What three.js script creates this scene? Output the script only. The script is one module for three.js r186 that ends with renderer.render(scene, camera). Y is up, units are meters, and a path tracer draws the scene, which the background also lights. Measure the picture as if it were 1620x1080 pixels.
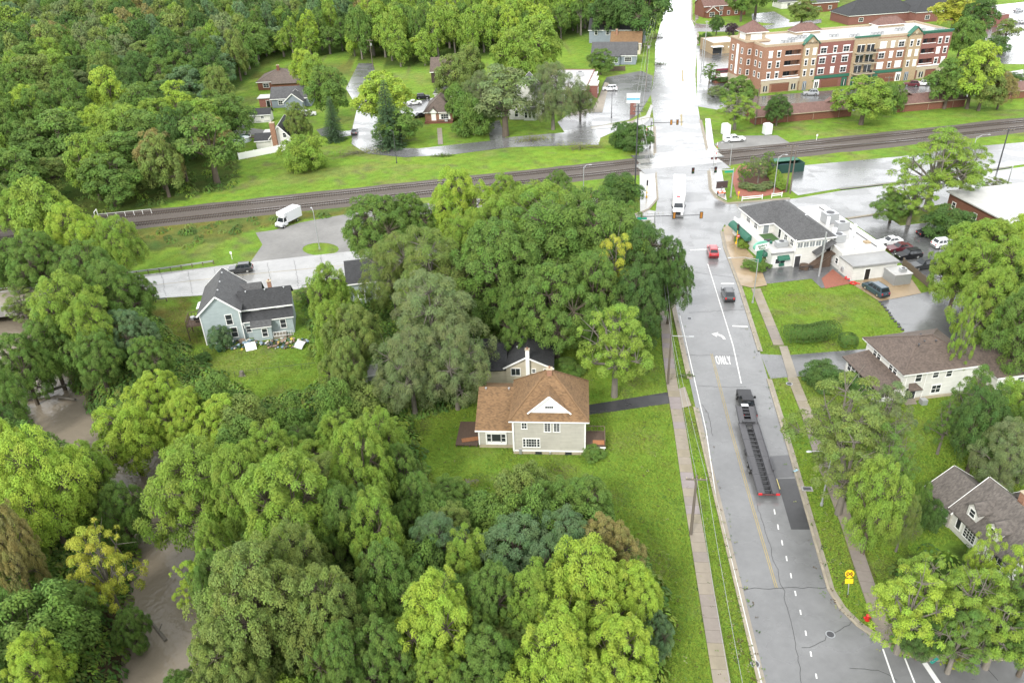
import * as THREE from 'three';
import { mergeGeometries } from 'three/addons/utils/BufferGeometryUtils.js';
import { FontLoader } from 'three/addons/loaders/FontLoader.js';
import { TextGeometry } from 'three/addons/geometries/TextGeometry.js';

// ---------- camera ----------
const H = 65, FOCAL = 1260, PITCH = 30.4 * Math.PI / 180, ROLL = -0.043;
const scene = new THREE.Scene();
const camera = new THREE.PerspectiveCamera(2 * Math.atan(540 / FOCAL) * 180 / Math.PI, 1.5, 0.5, 3000);
camera.rotation.order = 'YXZ';
camera.position.set(0, H, 0);
camera.rotation.set(-PITCH, 0, ROLL);
camera.updateMatrixWorld();

// ---------- random numbers and noise ----------
function rng(s) { return () => { s |= 0; s = s + 0x6D2B79F5 | 0; let t = Math.imul(s ^ s >>> 15, 1 | s); t = t + Math.imul(t ^ t >>> 7, 61 | t) ^ t; return ((t ^ t >>> 14) >>> 0) / 4294967296; }; }
function hash2(i, j, k = 0) { let h = Math.imul(i, 374761393) + Math.imul(j, 668265263) + Math.imul(k, 974634721) | 0; h = Math.imul(h ^ h >>> 13, 1274126177); return ((h ^ h >>> 16) >>> 0) / 4294967296; }
const smooth = (t) => t * t * (3 - 2 * t), lerp = (a, b, t) => a + (b - a) * t, clamp = (x, a = 0, b = 1) => Math.min(b, Math.max(a, x));
const step = (a, b, x) => smooth(clamp((x - a) / (b - a)));
function noise(x, y, k = 0, per = 0) {
  const i = Math.floor(x), j = Math.floor(y), u = smooth(x - i), v = smooth(y - j), m = (a) => per ? ((a % per) + per) % per : a;
  return lerp(lerp(hash2(m(i), m(j), k), hash2(m(i + 1), m(j), k), u), lerp(hash2(m(i), m(j + 1), k), hash2(m(i + 1), m(j + 1), k), u), v);
}
function fbm(x, y, oct = 4, k = 0, per = 0) { let s = 0, a = 0.5, n = 0; for (let o = 0; o < oct; o++) { s += a * noise(x, y, k + o, per); n += a; a *= 0.5; x *= 2; y *= 2; per *= 2; } return s / n; }

// ---------- overcast sky, soft sun, exposure ----------
{
  const w = 512, h = 256, d = new Float32Array(w * h * 4);
  for (let j = 0; j < h; j++) for (let i = 0; i < w; i++) {
    const el = ((j + 0.5) / h - 0.5) * Math.PI, az = ((i + 0.5) / w - 0.5) * 2 * Math.PI;
    const c = fbm(i / 32, Math.max(el, 0) * 9, 4, 5, 16);
    const L = el < 0 ? 0.25 : (0.82 + 0.95 * Math.pow(1 - Math.sin(el), 3)) * (0.86 + 0.28 * c);
    d.set([L * 0.975, L * 0.995, L * 1.02, 1], (j * w + i) * 4);
  }
  const t = new THREE.DataTexture(d, w, h, THREE.RGBAFormat, THREE.FloatType);
  t.mapping = THREE.EquirectangularReflectionMapping; t.magFilter = THREE.LinearFilter; t.minFilter = THREE.LinearFilter; t.wrapS = THREE.RepeatWrapping; t.needsUpdate = true;
  scene.background = t; scene.environment = t;
}
const sun = new THREE.DirectionalLight(new THREE.Color(1, 0.96, 0.89), 1.5);
sun.position.set(-120, 190, 60); sun.target.position.set(0, 0, -150); scene.add(sun, sun.target);
sun.castShadow = true; sun.shadow.radius = 22; sun.shadow.mapSize.set(4096, 4096);
Object.assign(sun.shadow.camera, { left: -400, right: 400, top: 400, bottom: -400, near: 1, far: 1200 });
const renderer = new THREE.WebGLRenderer({ antialias: true });
renderer.toneMapping = THREE.LinearToneMapping;
renderer.toneMappingExposure = 2.42;
renderer.shadowMap.enabled = true;

// ---------- helpers ----------
const _v = new THREE.Vector3(), CAM = camera.quaternion.clone();
// surveyed point: where the sight line of photo point (u, v) meets the level h
function at(u, v, h = 0) { _v.set((u - 810) / FOCAL, (540 - v) / FOCAL, -1).applyQuaternion(CAM); const t = (h - H) / _v.y; return [_v.x * t, _v.z * t]; }
const dist2 = (a, b) => Math.hypot(a[0] - b[0], a[1] - b[1]);
const depthAt = (x, y, z) => { _v.set(x, y - H, z).applyQuaternion(CAM.clone().invert()); return -_v.z; };
const taken = {};
function numbered(n) { const k = taken[n] = (taken[n] ?? -1) + 1; return k ? n + '_' + String(k).padStart(3, '0') : n; }
function tag(o, label, category, group, kind) { if (label) o.userData.label = label; if (category) o.userData.category = category; if (group) o.userData.group = group; if (kind) o.userData.kind = kind; return o; }
function cleanGeo(g) { let q = g.index ? g.toNonIndexed() : g; for (const k of Object.keys(q.attributes)) if (!['position', 'normal', 'uv', 'color'].includes(k)) q.deleteAttribute(k); if (!q.attributes.normal) q.computeVertexNormals(); if (!q.attributes.uv) q.setAttribute('uv', new THREE.BufferAttribute(new Float32Array(q.attributes.position.count * 2), 2)); return q; }
function mk(name, geos, mat, parent = scene) {
  geos = [].concat(geos); const g = geos.length === 1 ? geos[0] : mergeGeometries(geos.map(cleanGeo));
  const m = new THREE.Mesh(g, mat); m.name = parent === scene ? numbered(name) : name; m.castShadow = m.receiveShadow = true; parent.add(m); return m;
}
function thing(name, label, category, [x, y, z] = [0, 0, 0], turn = 0, group) { const o = new THREE.Group(); o.name = numbered(name); scene.add(o); o.position.set(x, y, z); o.rotation.y = turn; return tag(o, label, category, group); }
function setting(name, geos, mat, parent) { const m = mk(name, geos, mat, parent); if (!parent || parent === scene) m.userData.kind = 'structure'; return m; }
function dup(root, [x, y, z], turn, label, group) { const r = root.clone(); r.name = numbered(root.name.replace(/_\d{3}$/, '')); r.userData = { ...root.userData }; scene.add(r); r.position.set(x, y, z); r.rotation.y = turn; if (label) r.userData.label = label; if (group) r.userData.group = group; return r; }
// box with uv in metres; (x, y, z) is the middle of its underside
const boxCache = {};
function box(w, h, d, x = 0, y = 0, z = 0, ry = 0, rx = 0, rz = 0) {
  const g = new THREE.BoxGeometry(w, h, d), u = g.attributes.uv, s = [[d, h], [d, h], [w, d], [w, d], [w, h], [w, h]];
  for (let i = 0; i < 24; i++) u.setXY(i, u.getX(i) * s[i >> 2][0], u.getY(i) * s[i >> 2][1]);
  g.translate(0, h / 2, 0); if (rx) g.rotateX(rx); if (rz) g.rotateZ(rz); if (ry) g.rotateY(ry); g.translate(x, y, z); return g;
}
function cyl(r0, r1, h, x = 0, y = 0, z = 0, n = 12, rx = 0, rz = 0, ry = 0) { const g = new THREE.CylinderGeometry(r1, r0, h, n); g.translate(0, h / 2, 0); if (rx) g.rotateX(rx); if (rz) g.rotateZ(rz); if (ry) g.rotateY(ry); g.translate(x, y, z); return g; }
function bar(a, b, r, n = 6, r2) { const A = new THREE.Vector3(...a), B = new THREE.Vector3(...b), d = B.clone().sub(A), l = d.length(), g = new THREE.CylinderGeometry(r2 ?? r, r, l, n); g.translate(0, l / 2, 0); g.applyQuaternion(new THREE.Quaternion().setFromUnitVectors(new THREE.Vector3(0, 1, 0), d.normalize())); g.translate(...a); return g; }
function beam(a, b, w, h) { const A = new THREE.Vector3(...a), B = new THREE.Vector3(...b), d = B.clone().sub(A), l = d.length(), g = new THREE.BoxGeometry(w, h, l); const m = new THREE.Matrix4().lookAt(B, A, Math.abs(d.y) > l * 0.99 ? new THREE.Vector3(1, 0, 0) : new THREE.Vector3(0, 1, 0)); g.applyMatrix4(m); g.translate((A.x + B.x) / 2, (A.y + B.y) / 2, (A.z + B.z) / 2); return g; }
// flat-shaded faces from polygons of points [x,y,z]; uv in metres along the face
function faces(polys) {
  const p = [], u = [], n = [];
  for (const q of polys) {
    const A = new THREE.Vector3(...q[0]), e1 = new THREE.Vector3(...q[1]).sub(A), e2 = new THREE.Vector3(...q[q.length - 1]).sub(A), N = e1.clone().cross(e2).normalize(), X = e1.clone().normalize(), Y = N.clone().cross(X);
    const P = q.map((c) => new THREE.Vector3(...c)), U = P.map((c) => { const r = c.clone().sub(A); return [r.dot(X), r.dot(Y)]; });
    const tri = q.length === 3 ? [[0, 1, 2]] : q.length === 4 ? [[0, 1, 2], [0, 2, 3]] : THREE.ShapeUtils.triangulateShape(U.map((c) => new THREE.Vector2(...c)), []);
    for (const t of tri) for (const k of t) { p.push(P[k].x, P[k].y, P[k].z); u.push(...U[k]); n.push(N.x, N.y, N.z); }
  }
  const g = new THREE.BufferGeometry();
  g.setAttribute('position', new THREE.Float32BufferAttribute(p, 3)); g.setAttribute('uv', new THREE.Float32BufferAttribute(u, 2)); g.setAttribute('normal', new THREE.Float32BufferAttribute(n, 3)); return g;
}
// a slab of even thickness under a polygon of points (a roof plane)
function slab(q, t = 0.16) {
  const A = new THREE.Vector3(...q[0]), N = new THREE.Vector3(...q[1]).sub(A).cross(new THREE.Vector3(...q[q.length - 1]).sub(A)).normalize(); if (N.y < 0) { q = q.slice().reverse(); N.negate(); }
  const lo = q.map((c) => [c[0], c[1] - t, c[2]]), f = [q, lo.slice().reverse()];
  q.forEach((c, i) => { const j = (i + 1) % q.length; f.push([lo[i], lo[j], q[j], c]); }); return faces(f);
}
// level sheet over a plan polygon [[x,z],...]; uv = metres
function sheet(pts, y, holes = []) {
  const V = pts.map((p) => new THREE.Vector2(p[0], p[1])), Hs = holes.map((h) => h.map((p) => new THREE.Vector2(p[0], p[1])));
  if (!THREE.ShapeUtils.isClockWise(V)) V.reverse(); Hs.forEach((h) => { if (THREE.ShapeUtils.isClockWise(h)) h.reverse(); });
  const all = [...V, ...Hs.flat()], tri = THREE.ShapeUtils.triangulateShape(V, Hs), p = [], u = [], n = [];
  for (const t of tri) { const a = all[t[0]], b = all[t[1]], c = all[t[2]], up = (b.x - a.x) * (c.y - a.y) - (b.y - a.y) * (c.x - a.x) < 0 ? [a, b, c] : [a, c, b]; for (const q of up) { p.push(q.x, y, q.y); u.push(q.x, q.y); n.push(0, 1, 0); } }
  const g = new THREE.BufferGeometry(); g.setAttribute('position', new THREE.Float32BufferAttribute(p, 3)); g.setAttribute('uv', new THREE.Float32BufferAttribute(u, 2)); g.setAttribute('normal', new THREE.Float32BufferAttribute(n, 3)); return g;
}
const px = (list, h = 0) => list.map(([u, v]) => at(u, v, h));
// a band of constant profile along a plan line: width w to both sides, from y0 to y1
function offsetLine(pts, o) { return pts.map((p, i) => { const a = pts[Math.max(i - 1, 0)], b = pts[Math.min(i + 1, pts.length - 1)], l = dist2(a, b) || 1, nx = -(b[1] - a[1]) / l, nz = (b[0] - a[0]) / l; return [p[0] + nx * o, p[1] + nz * o]; }); }
function strip(pts, o0, o1, y) { const a = offsetLine(pts, o0), b = offsetLine(pts, o1); const q = []; for (let i = 0; i + 1 < pts.length; i++) q.push([[a[i][0], y, a[i][1]], [a[i + 1][0], y, a[i + 1][1]], [b[i + 1][0], y, b[i + 1][1]], [b[i][0], y, b[i][1]]]); return upward(faces(q), true); }
function upward(g, uvWorld) { const p = g.attributes.position, n = g.attributes.normal, u = g.attributes.uv; for (let i = 0; i < p.count; i += 3) { if (n.getY(i) < 0) { for (const at of [p, u]) { const s = at.itemSize, A = at.array, t = Array.from(A.slice((i + 1) * s, (i + 2) * s)); A.copyWithin((i + 1) * s, (i + 2) * s, (i + 3) * s); A.set(t, (i + 2) * s); } for (let k = 0; k < 3; k++) n.setXYZ(i + k, 0, 1, 0); } if (uvWorld) for (let k = 0; k < 3; k++) u.setXY(i + k, p.getX(i + k), p.getZ(i + k)); } return g; }
function ribbonSolid(pts, o0, o1, y0, y1) { const a = offsetLine(pts, o0), b = offsetLine(pts, o1), q = [], P = (c, y) => [c[0], y, c[1]]; for (let i = 0; i + 1 < pts.length; i++) { const j = i + 1; q.push([P(a[i], y1), P(a[j], y1), P(b[j], y1), P(b[i], y1)], [P(a[i], y0), P(a[j], y0), P(a[j], y1), P(a[i], y1)], [P(b[j], y0), P(b[i], y0), P(b[i], y1), P(b[j], y1)]); } return faces(q); }
function resample(pts, ds) { const out = [pts[0]]; for (let i = 0; i + 1 < pts.length; i++) { const l = dist2(pts[i], pts[i + 1]), n = Math.max(1, Math.round(l / ds)); for (let k = 1; k <= n; k++) out.push([lerp(pts[i][0], pts[i + 1][0], k / n), lerp(pts[i][1], pts[i + 1][1], k / n)]); } return out; }
function curve(pts, n = 40) { return new THREE.CatmullRomCurve3(pts.map((p) => new THREE.Vector3(p[0], 0, p[1])), false, 'centripetal').getSpacedPoints(n).map((p) => [p.x, p.z]); }
function inside(poly, x, z) { let c = false; for (let i = 0, j = poly.length - 1; i < poly.length; j = i++) { const a = poly[i], b = poly[j]; if ((a[1] > z) !== (b[1] > z) && x < (b[0] - a[0]) * (z - a[1]) / (b[1] - a[1]) + a[0]) c = !c; } return c; }
function segDist(pts, x, z) { let m = 1e9; for (let i = 0; i + 1 < pts.length; i++) { const [ax, az] = pts[i], [bx, bz] = pts[i + 1], dx = bx - ax, dz = bz - az, t = clamp(((x - ax) * dx + (z - az) * dz) / (dx * dx + dz * dz)); m = Math.min(m, Math.hypot(x - ax - dx * t, z - az - dz * t)); } return m; }

// ---------- textures and materials ----------
function tex(n, fn, metres, srgb, ny = n) {
  const d = new Uint8Array(n * ny * 4);
  for (let j = 0; j < ny; j++) for (let i = 0; i < n; i++) { const c = fn(i / n, j / ny, i, j), k = (j * n + i) * 4; for (let m = 0; m < 3; m++) d[k + m] = clamp(c.length ? c[m] : c) * 255; d[k + 3] = 255; }
  const t = new THREE.DataTexture(d, n, ny); t.wrapS = t.wrapT = THREE.RepeatWrapping; t.magFilter = t.minFilter = THREE.LinearFilter; if (srgb) t.colorSpace = THREE.SRGBColorSpace;
  t.repeat.set(1 / (metres.length ? metres[0] : metres), 1 / (metres.length ? metres[1] : metres)); t.needsUpdate = true; return t;
}
const rgb = (r, g, b) => new THREE.Color().setRGB(r, g, b);
function std(c, rough = 0.8, extra = {}) { return new THREE.MeshStandardMaterial({ color: c.isColor ? c : rgb(...c), roughness: rough, ...extra }); }
function wet(c, film, extra) { return new THREE.MeshPhysicalMaterial({ color: rgb(...c), roughness: 1, clearcoat: film, clearcoatRoughness: 0.2, map: wearMap, roughnessMap: roadRough, bumpMap: roadBump, bumpScale: 0.006, ...extra }); }
// mottle: neutral grain around 0.8 so that colour × map stays near colour
const fineGrain = tex(512, (u, v, i, j) => 0.62 + 0.3 * fbm(u * 32, v * 32, 4, 1, 32) + 0.16 * hash2(i, j, 3), 6, false);
const wearMap = tex(1024, (u, v, i, j) => { const a = fbm(u * 8, v * 8, 6, 11, 8), b = fbm(u * 64, v * 64, 2, 19, 64), s = hash2(i, j, 4); return 0.5 + 0.42 * a + 0.14 * b + 0.1 * s; }, 31, false);
const roadRough = tex(1024, (u, v) => { const a = fbm(u * 6, v * 10, 5, 23, 1000), w = step(0.44, 0.62, a); const b = fbm(u * 70, v * 70, 2, 29, 1000); return clamp(lerp(0.2, 0.46, w) + 0.12 * (b - 0.5)); }, 37, false);
const roadBump = tex(512, (u, v, i, j) => hash2(i, j, 8) * 0.5 + 0.5 * fbm(u * 60, v * 60, 2, 31, 60), 3, false);
const grassMap = tex(1024, (u, v, i, j) => { const f = fbm(u * 90, v * 90, 3, 41, 90), m = fbm(u * 14, v * 14, 4, 47, 14), s = hash2(i, j, 9), k = 0.54 + 0.4 * m + 0.46 * (f - 0.5) + 0.3 * (s - 0.5), y = fbm(u * 9, v * 9, 3, 53, 9); return [k * (0.9 + 0.3 * y), k, k * (0.8 + 0.3 * s)]; }, 17, false);
const grassBump = tex(512, (u, v, i, j) => hash2(i, j, 2) * 0.6 + 0.4 * fbm(u * 64, v * 64, 2, 43, 64), 4.3, false);
function shingles(base, k) { // courses 0.14 m, tabs 0.3 m; the tone of a tab is its own
  return tex(512, (u, v) => { const row = Math.floor(v * 36), off = hash2(row, 3, k), col = Math.floor((u * 18 + off * 18)) % 18, t = hash2(row, col, k), g = fbm(u * 6, v * 6, 4, k, 6), f = hash2(Math.floor(u * 512), Math.floor(v * 512), k); const m = 0.68 + 0.34 * (t - 0.5) + 0.3 * (g - 0.5) + 0.14 * (f - 0.5); return m; }, 5, false);
}
const shingleMap = shingles(0, 61), shingleBump = tex(256, (u, v) => { const f = (v * 36) % 1; return f; }, 5, false);
function brickTex(k) { return tex(512, (u, v) => { const row = Math.floor(v * 32), x = u * 10 + (row % 2) * 0.5, col = Math.floor(x) % 10, fu = x % 1, fv = (v * 32) % 1, m = fu < 0.05 || fv < 0.14; const t = hash2(row, col, k); return m ? [0.78, 0.76, 0.72] : [0.66 + 0.3 * (t - 0.5), 0.66 + 0.34 * (t - 0.5), 0.66 + 0.36 * (t - 0.5)]; }, [2.4, 2.4], false); }
const brickMap = brickTex(71);
const sidingBump = tex(64, (u, v) => (v * 8) % 1, 1.2, false), sidingMap = tex(512, (u, v, i, j) => 0.8 + 0.08 * (hash2(Math.floor(v * 40), Math.floor(u * 4), 5) - 0.5) + 0.14 * (fbm(u * 12, v * 6, 4, 81, 1000) - 0.5), 6, false);
const barkMap = tex(256, (u, v) => 0.55 + 0.5 * fbm(u * 40, v * 6, 4, 91, 1000), 2, false);
const MAT = {
  road: wet([0.165, 0.166, 0.167], 0.6),
  roadOld: wet([0.23, 0.226, 0.215], 0.65),
  lot: wet([0.125, 0.126, 0.128], 0.7),
  patch: std([0.06, 0.06, 0.063], 1, { map: wearMap, roughnessMap: roadRough, bumpMap: roadBump, bumpScale: 0.005 }),
  gravel: std([0.23, 0.225, 0.215], 0.9, { map: wearMap, bumpMap: roadBump, bumpScale: 0.03 }),
  concrete: std([0.29, 0.255, 0.205], 0.7, { map: wearMap, bumpMap: roadBump, bumpScale: 0.003 }),
  concreteWet: wet([0.34, 0.33, 0.31], 0.8),
  tanConcrete: std([0.33, 0.245, 0.15], 1, { map: wearMap, roughnessMap: roadRough }),
  kerb: std([0.32, 0.28, 0.21], 0.7, { map: wearMap }),
  lineWhite: std([0.75, 0.75, 0.73], 0.6, { map: wearMap }), lineYellow: std([0.33, 0.265, 0.13], 0.7, { map: wearMap }),
  crack: std([0.03, 0.03, 0.03], 0.9),
  mulch: std([0.1, 0.045, 0.025], 0.95, { map: fineGrain, bumpMap: roadBump, bumpScale: 0.05 }), pavers: std([0.28, 0.1, 0.065], 0.8, { map: fineGrain }),
  ballast: std([0.115, 0.096, 0.082], 0.95, { map: fineGrain, bumpMap: roadBump, bumpScale: 0.08 }),
  bark: std([0.12, 0.095, 0.07], 0.95, { map: barkMap, bumpMap: barkMap, bumpScale: 0.03 }), barkGrey: std([0.19, 0.17, 0.14], 0.95, { map: barkMap, bumpMap: barkMap, bumpScale: 0.03 }),
  water: new THREE.MeshPhysicalMaterial({ color: rgb(0.2, 0.17, 0.13), roughness: 0.07, ior: 1.33 }),
  white: std([0.74, 0.74, 0.71], 0.6, { map: sidingMap }), trim: std([0.78, 0.78, 0.76], 0.5), gloss: std([0.62, 0.63, 0.64], 0.3),
  glass: std([0.03, 0.034, 0.038], 0.06, { metalness: 0 }), glassPale: std([0.2, 0.22, 0.23], 0.1), curtain: std([0.62, 0.6, 0.55], 0.8),
  steel: std([0.35, 0.36, 0.37], 0.4, { metalness: 0.7 }), darkSteel: std([0.06, 0.06, 0.065], 0.5, { metalness: 0.3 }), galv: std([0.42, 0.43, 0.44], 0.45, { metalness: 0.5 }),
  wood: std([0.16, 0.12, 0.085], 0.9, { map: barkMap }), poleWood: std([0.15, 0.125, 0.1], 0.95, { map: barkMap }), deckWood: std([0.1, 0.065, 0.045], 0.8, { map: barkMap }),
  black: std([0.015, 0.015, 0.016], 0.35), tyre: std([0.02, 0.02, 0.02], 0.85), red: std([0.5, 0.02, 0.02], 0.4), green: std([0.02, 0.11, 0.07], 0.6), yellow: std([0.75, 0.45, 0.02], 0.5),
  roofBrown: std([0.235, 0.137, 0.064], 0.85, { map: shingleMap, bumpMap: shingleBump, bumpScale: 0.012 }), roofDark: std([0.042, 0.043, 0.046], 0.8, { map: shingleMap, bumpMap: shingleBump, bumpScale: 0.012 }),
  roofGrey: std([0.095, 0.095, 0.097], 0.75, { map: shingleMap, bumpMap: shingleBump, bumpScale: 0.012 }), roofUmber: std([0.135, 0.1, 0.08], 0.75, { map: shingleMap, bumpMap: shingleBump, bumpScale: 0.012 }),
  roofTaupe: std([0.155, 0.135, 0.12], 0.85, { map: shingleMap, bumpMap: shingleBump, bumpScale: 0.015 }), roofRed: std([0.2, 0.11, 0.09], 0.8, { map: shingleMap, bumpMap: shingleBump, bumpScale: 0.012 }),
  membrane: std([0.5, 0.495, 0.48], 0.6, { map: wearMap }), membraneGrey: std([0.3, 0.3, 0.3], 0.5, { map: wearMap }),
  tan: std([0.5, 0.478, 0.42], 0.75, { map: sidingMap, bumpMap: sidingBump, bumpScale: 0.012 }), cream: std([0.6, 0.54, 0.42], 0.75, { map: sidingMap, bumpMap: sidingBump, bumpScale: 0.012 }),
  paleBlue: std([0.4, 0.47, 0.48], 0.75, { map: sidingMap, bumpMap: sidingBump, bumpScale: 0.012 }), blueGrey: std([0.25, 0.29, 0.335], 0.75, { map: sidingMap, bumpMap: sidingBump, bumpScale: 0.012 }), whiteSiding: std([0.72, 0.71, 0.67], 0.7, { map: sidingMap, bumpMap: sidingBump, bumpScale: 0.012 }),
  brick: std([0.37, 0.2, 0.13], 0.9, { map: brickMap }), brickTan: std([0.46, 0.35, 0.22], 0.9, { map: brickMap }), brickRed: std([0.27, 0.115, 0.095], 0.9, { map: brickMap }), brickBrown: std([0.22, 0.09, 0.055], 0.9, { map: brickMap }), brickLight: std([0.5, 0.4, 0.28], 0.9, { map: brickMap }),
  stone: std([0.42, 0.36, 0.26], 0.9, { map: fineGrain }),
};
// ---------- plan of the place (surveyed outlines) ----------
const EDGE_L = [[1370, 1800], [1240, 1250], [1203, 1080], [1117, 720], [1092, 606], [1069, 505], [1048, 405]];
const EDGE_R = [[1142, 366], [1147, 393], [1170, 453], [1208, 575], [1250, 713], [1313, 933], [1331, 962], [1357, 988], [1393, 1013], [1430, 1033], [1463, 1043], [1620, 1041], [1760, 1041], [2200, 1041]];
const plan = {
  main: px([...EDGE_L, [1040, 385], [1036, 345], [1040, 315], [1037, 244], [1035, 195], [1030, 150], [1036, 111], [1037, 69], [1056, 0], [1064, -40], [1094, -40], [1093, 0], [1094, 31], [1104, 50], [1102, 90], [1100, 118], [1103, 160], [1108, 190], [1114, 215], [1120, 250], [1121, 287], [1125, 300], [1134, 313], [1151, 322], [1162, 326], [1160, 352], [1146, 356], ...EDGE_R, [2200, 1300], [1600, 1300], [1720, 1800]]),
  west: px([[-500, 552], [-60, 497], [0, 487], [211, 474], [310, 468], [469, 458], [540, 441], [800, 408], [990, 384], [1050, 402], [1042, 335], [1026, 332], [1013, 337], [975, 346], [800, 369], [552, 398], [395, 415], [199, 438], [0, 463], [-60, 470], [-500, 515]]),
  east: px([[1148, 324], [1260, 314], [1330, 302], [1407, 293], [1500, 281], [1620, 264], [1800, 240], [1800, 275], [1620, 303], [1480, 325], [1395, 337], [1340, 345], [1250, 355], [1148, 358]]),
  wetLot: px([[1257, 263], [1430, 247], [1527, 233], [1620, 225], [1800, 200], [1800, 236], [1620, 260], [1500, 277], [1407, 289], [1330, 298], [1263, 309], [1250, 300]]),
  gravel: px([[395, 416], [415, 387], [404, 368], [433, 364], [475, 352], [552, 338], [640, 325], [870, 303], [885, 316], [690, 336], [575, 352], [552, 399]]),
  island: px(Array.from({ length: 16 }, (_, i) => [507 + 29 * Math.cos(i * Math.PI / 8), 394 + 10 * Math.sin(i * Math.PI / 8)])),
  side: px([[1033, 187], [933, 200], [890, 210], [807, 217], [773, 223], [663, 235], [617, 234], [607, 227], [597, 187], [574, 147], [593, 113], [590, 100], [567, 100], [547, 140], [565, 170], [558, 200], [556, 228], [580, 243], [640, 249], [720, 244], [807, 233], [947, 229], [950, 218], [973, 208], [1034, 198]]),
  sideDrive: px([[556, 214], [535, 218], [508, 215], [500, 205], [520, 200], [540, 208], [556, 206]]),
  bungalowDrive: px([[600, 165], [655, 160], [700, 152], [700, 160], [655, 185], [604, 172]]),
  victorianDrive: px([[775, 222], [772, 195], [790, 190], [800, 219]]),
  clinic: px([[960, 122], [1015, 112], [1033, 120], [1030, 150], [1012, 180], [995, 190], [932, 201], [893, 209], [882, 193], [902, 180], [937, 173], [949, 150], [955, 130]]),
  apartment: px([[1103, 72], [1150, 76], [1168, 92], [1175, 150], [1204, 152], [1500, 128], [1620, 110], [1620, 140], [1480, 162], [1195, 192], [1160, 178], [1103, 168]]),
  northStreet: px([[1100, 37], [1185, 43], [1300, 30], [1300, 36], [1185, 50], [1100, 50]]),
  northLot: px([[1190, 22], [1225, 18], [1250, 32], [1245, 40], [1190, 34]]),
  farLot: px([[1549, 11], [1760, -12], [1760, 102], [1565, 101], [1545, 68], [1562, 45]]),
  garage: px([[1203, 560], [1243, 562], [1370, 552], [1432, 524], [1391, 476], [1457, 464], [1507, 453], [1560, 490], [1600, 520], [1700, 560], [1700, 600], [1490, 560], [1400, 587], [1255, 596], [1219, 599]]),
  restaurantFront: px([[1197, 451], [1190, 425], [1225, 420], [1330, 415], [1349, 447], [1300, 456], [1284, 441]]),
  restaurantLot: px([[1340, 346], [1395, 337], [1425, 357], [1470, 352], [1505, 365], [1540, 430], [1508, 448], [1476, 451], [1425, 416], [1385, 377]]),
  pad: px([[1344, 447], [1395, 438], [1441, 439], [1458, 464], [1392, 477]]),
  corner: px([[1144, 361], [1158, 354], [1172, 385], [1200, 415], [1214, 452], [1190, 456], [1172, 452], [1151, 395]]),
  walkNW: px([[1012, 272], [1036, 270], [1039, 314], [1026, 330], [1013, 336]]), walkNW2: px([[1012, 206], [1033, 200], [1036, 262], [1010, 264]]),
  walkNE: px([[1116, 188], [1124, 188], [1130, 230], [1140, 243], [1122, 243], [1117, 215]]), walkSE: px([[1122, 268], [1142, 268], [1150, 318], [1136, 311], [1127, 300]]),
  plaza: px([[1157, 280], [1170, 262], [1222, 262], [1240, 285], [1245, 304], [1190, 314], [1166, 310]]), bed: px([[1166, 284], [1178, 272], [1214, 274], [1226, 296], [1184, 304]]),
  drive: px([[928, 641], [1064, 619], [1068, 637], [928, 657]]), driveApron: px([[1072, 616], [1084, 612], [1094, 642], [1078, 646]]),
  pickupPad: px([[1130, 228], [1160, 215], [1230, 214], [1250, 226], [1145, 240]]),
  poolYard: px([[366, 206], [400, 203], [422, 206], [422, 213], [370, 214]]),
};
const PAVED = Object.values(plan);
const CREEK = curve(px([[250, 1160], [262, 1030], [257, 960], [268, 900], [264, 840], [245, 785], [190, 722], [110, 688], [86, 642], [56, 605], [36, 562], [26, 515], [32, 472], [66, 425]], -3), 60);
// railway: two straight tracks
const trackLine = (a, b) => { const A = at(...a), B = at(...b), d = dist2(A, B), u = [(B[0] - A[0]) / d, (B[1] - A[1]) / d]; return [[A[0] - u[0] * 160, A[1] - u[1] * 160], [B[0] + u[0] * 120, B[1] + u[1] * 120]]; };
const TRACKS = [trackLine([173, 345], [1620, 192]), trackLine([205, 356], [1620, 202])];
const BEDLINE = [0, 1].map((k) => [(TRACKS[0][k][0] + TRACKS[1][k][0]) / 2, (TRACKS[0][k][1] + TRACKS[1][k][1]) / 2]);
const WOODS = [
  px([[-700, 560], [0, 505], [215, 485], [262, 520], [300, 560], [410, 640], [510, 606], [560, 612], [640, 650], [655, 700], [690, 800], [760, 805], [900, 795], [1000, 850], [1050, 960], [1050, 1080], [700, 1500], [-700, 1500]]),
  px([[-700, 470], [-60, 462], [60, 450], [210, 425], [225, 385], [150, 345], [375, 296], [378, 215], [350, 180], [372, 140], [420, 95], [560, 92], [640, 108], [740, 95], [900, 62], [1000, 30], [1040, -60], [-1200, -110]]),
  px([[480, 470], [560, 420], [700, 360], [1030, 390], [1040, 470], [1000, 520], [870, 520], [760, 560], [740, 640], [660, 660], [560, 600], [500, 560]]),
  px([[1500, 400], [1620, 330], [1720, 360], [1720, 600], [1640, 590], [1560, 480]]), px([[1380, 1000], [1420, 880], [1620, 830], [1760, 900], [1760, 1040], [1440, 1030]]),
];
const WEEDS = [px([[150, 352], [560, 318], [560, 336], [420, 362], [300, 392], [215, 396]]), px([[380, 120], [560, 92], [560, 122], [470, 112], [420, 140]]), px([[210, 520], [300, 470], [320, 560], [280, 540]])];
function groundY(x, z) { if (x > 10 || z < -150) return 0; const d = segDist(CREEK, x, z); return -3.6 * (1 - step(2.6, 8.5, d)) * step(-150, -138, z); }
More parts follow.
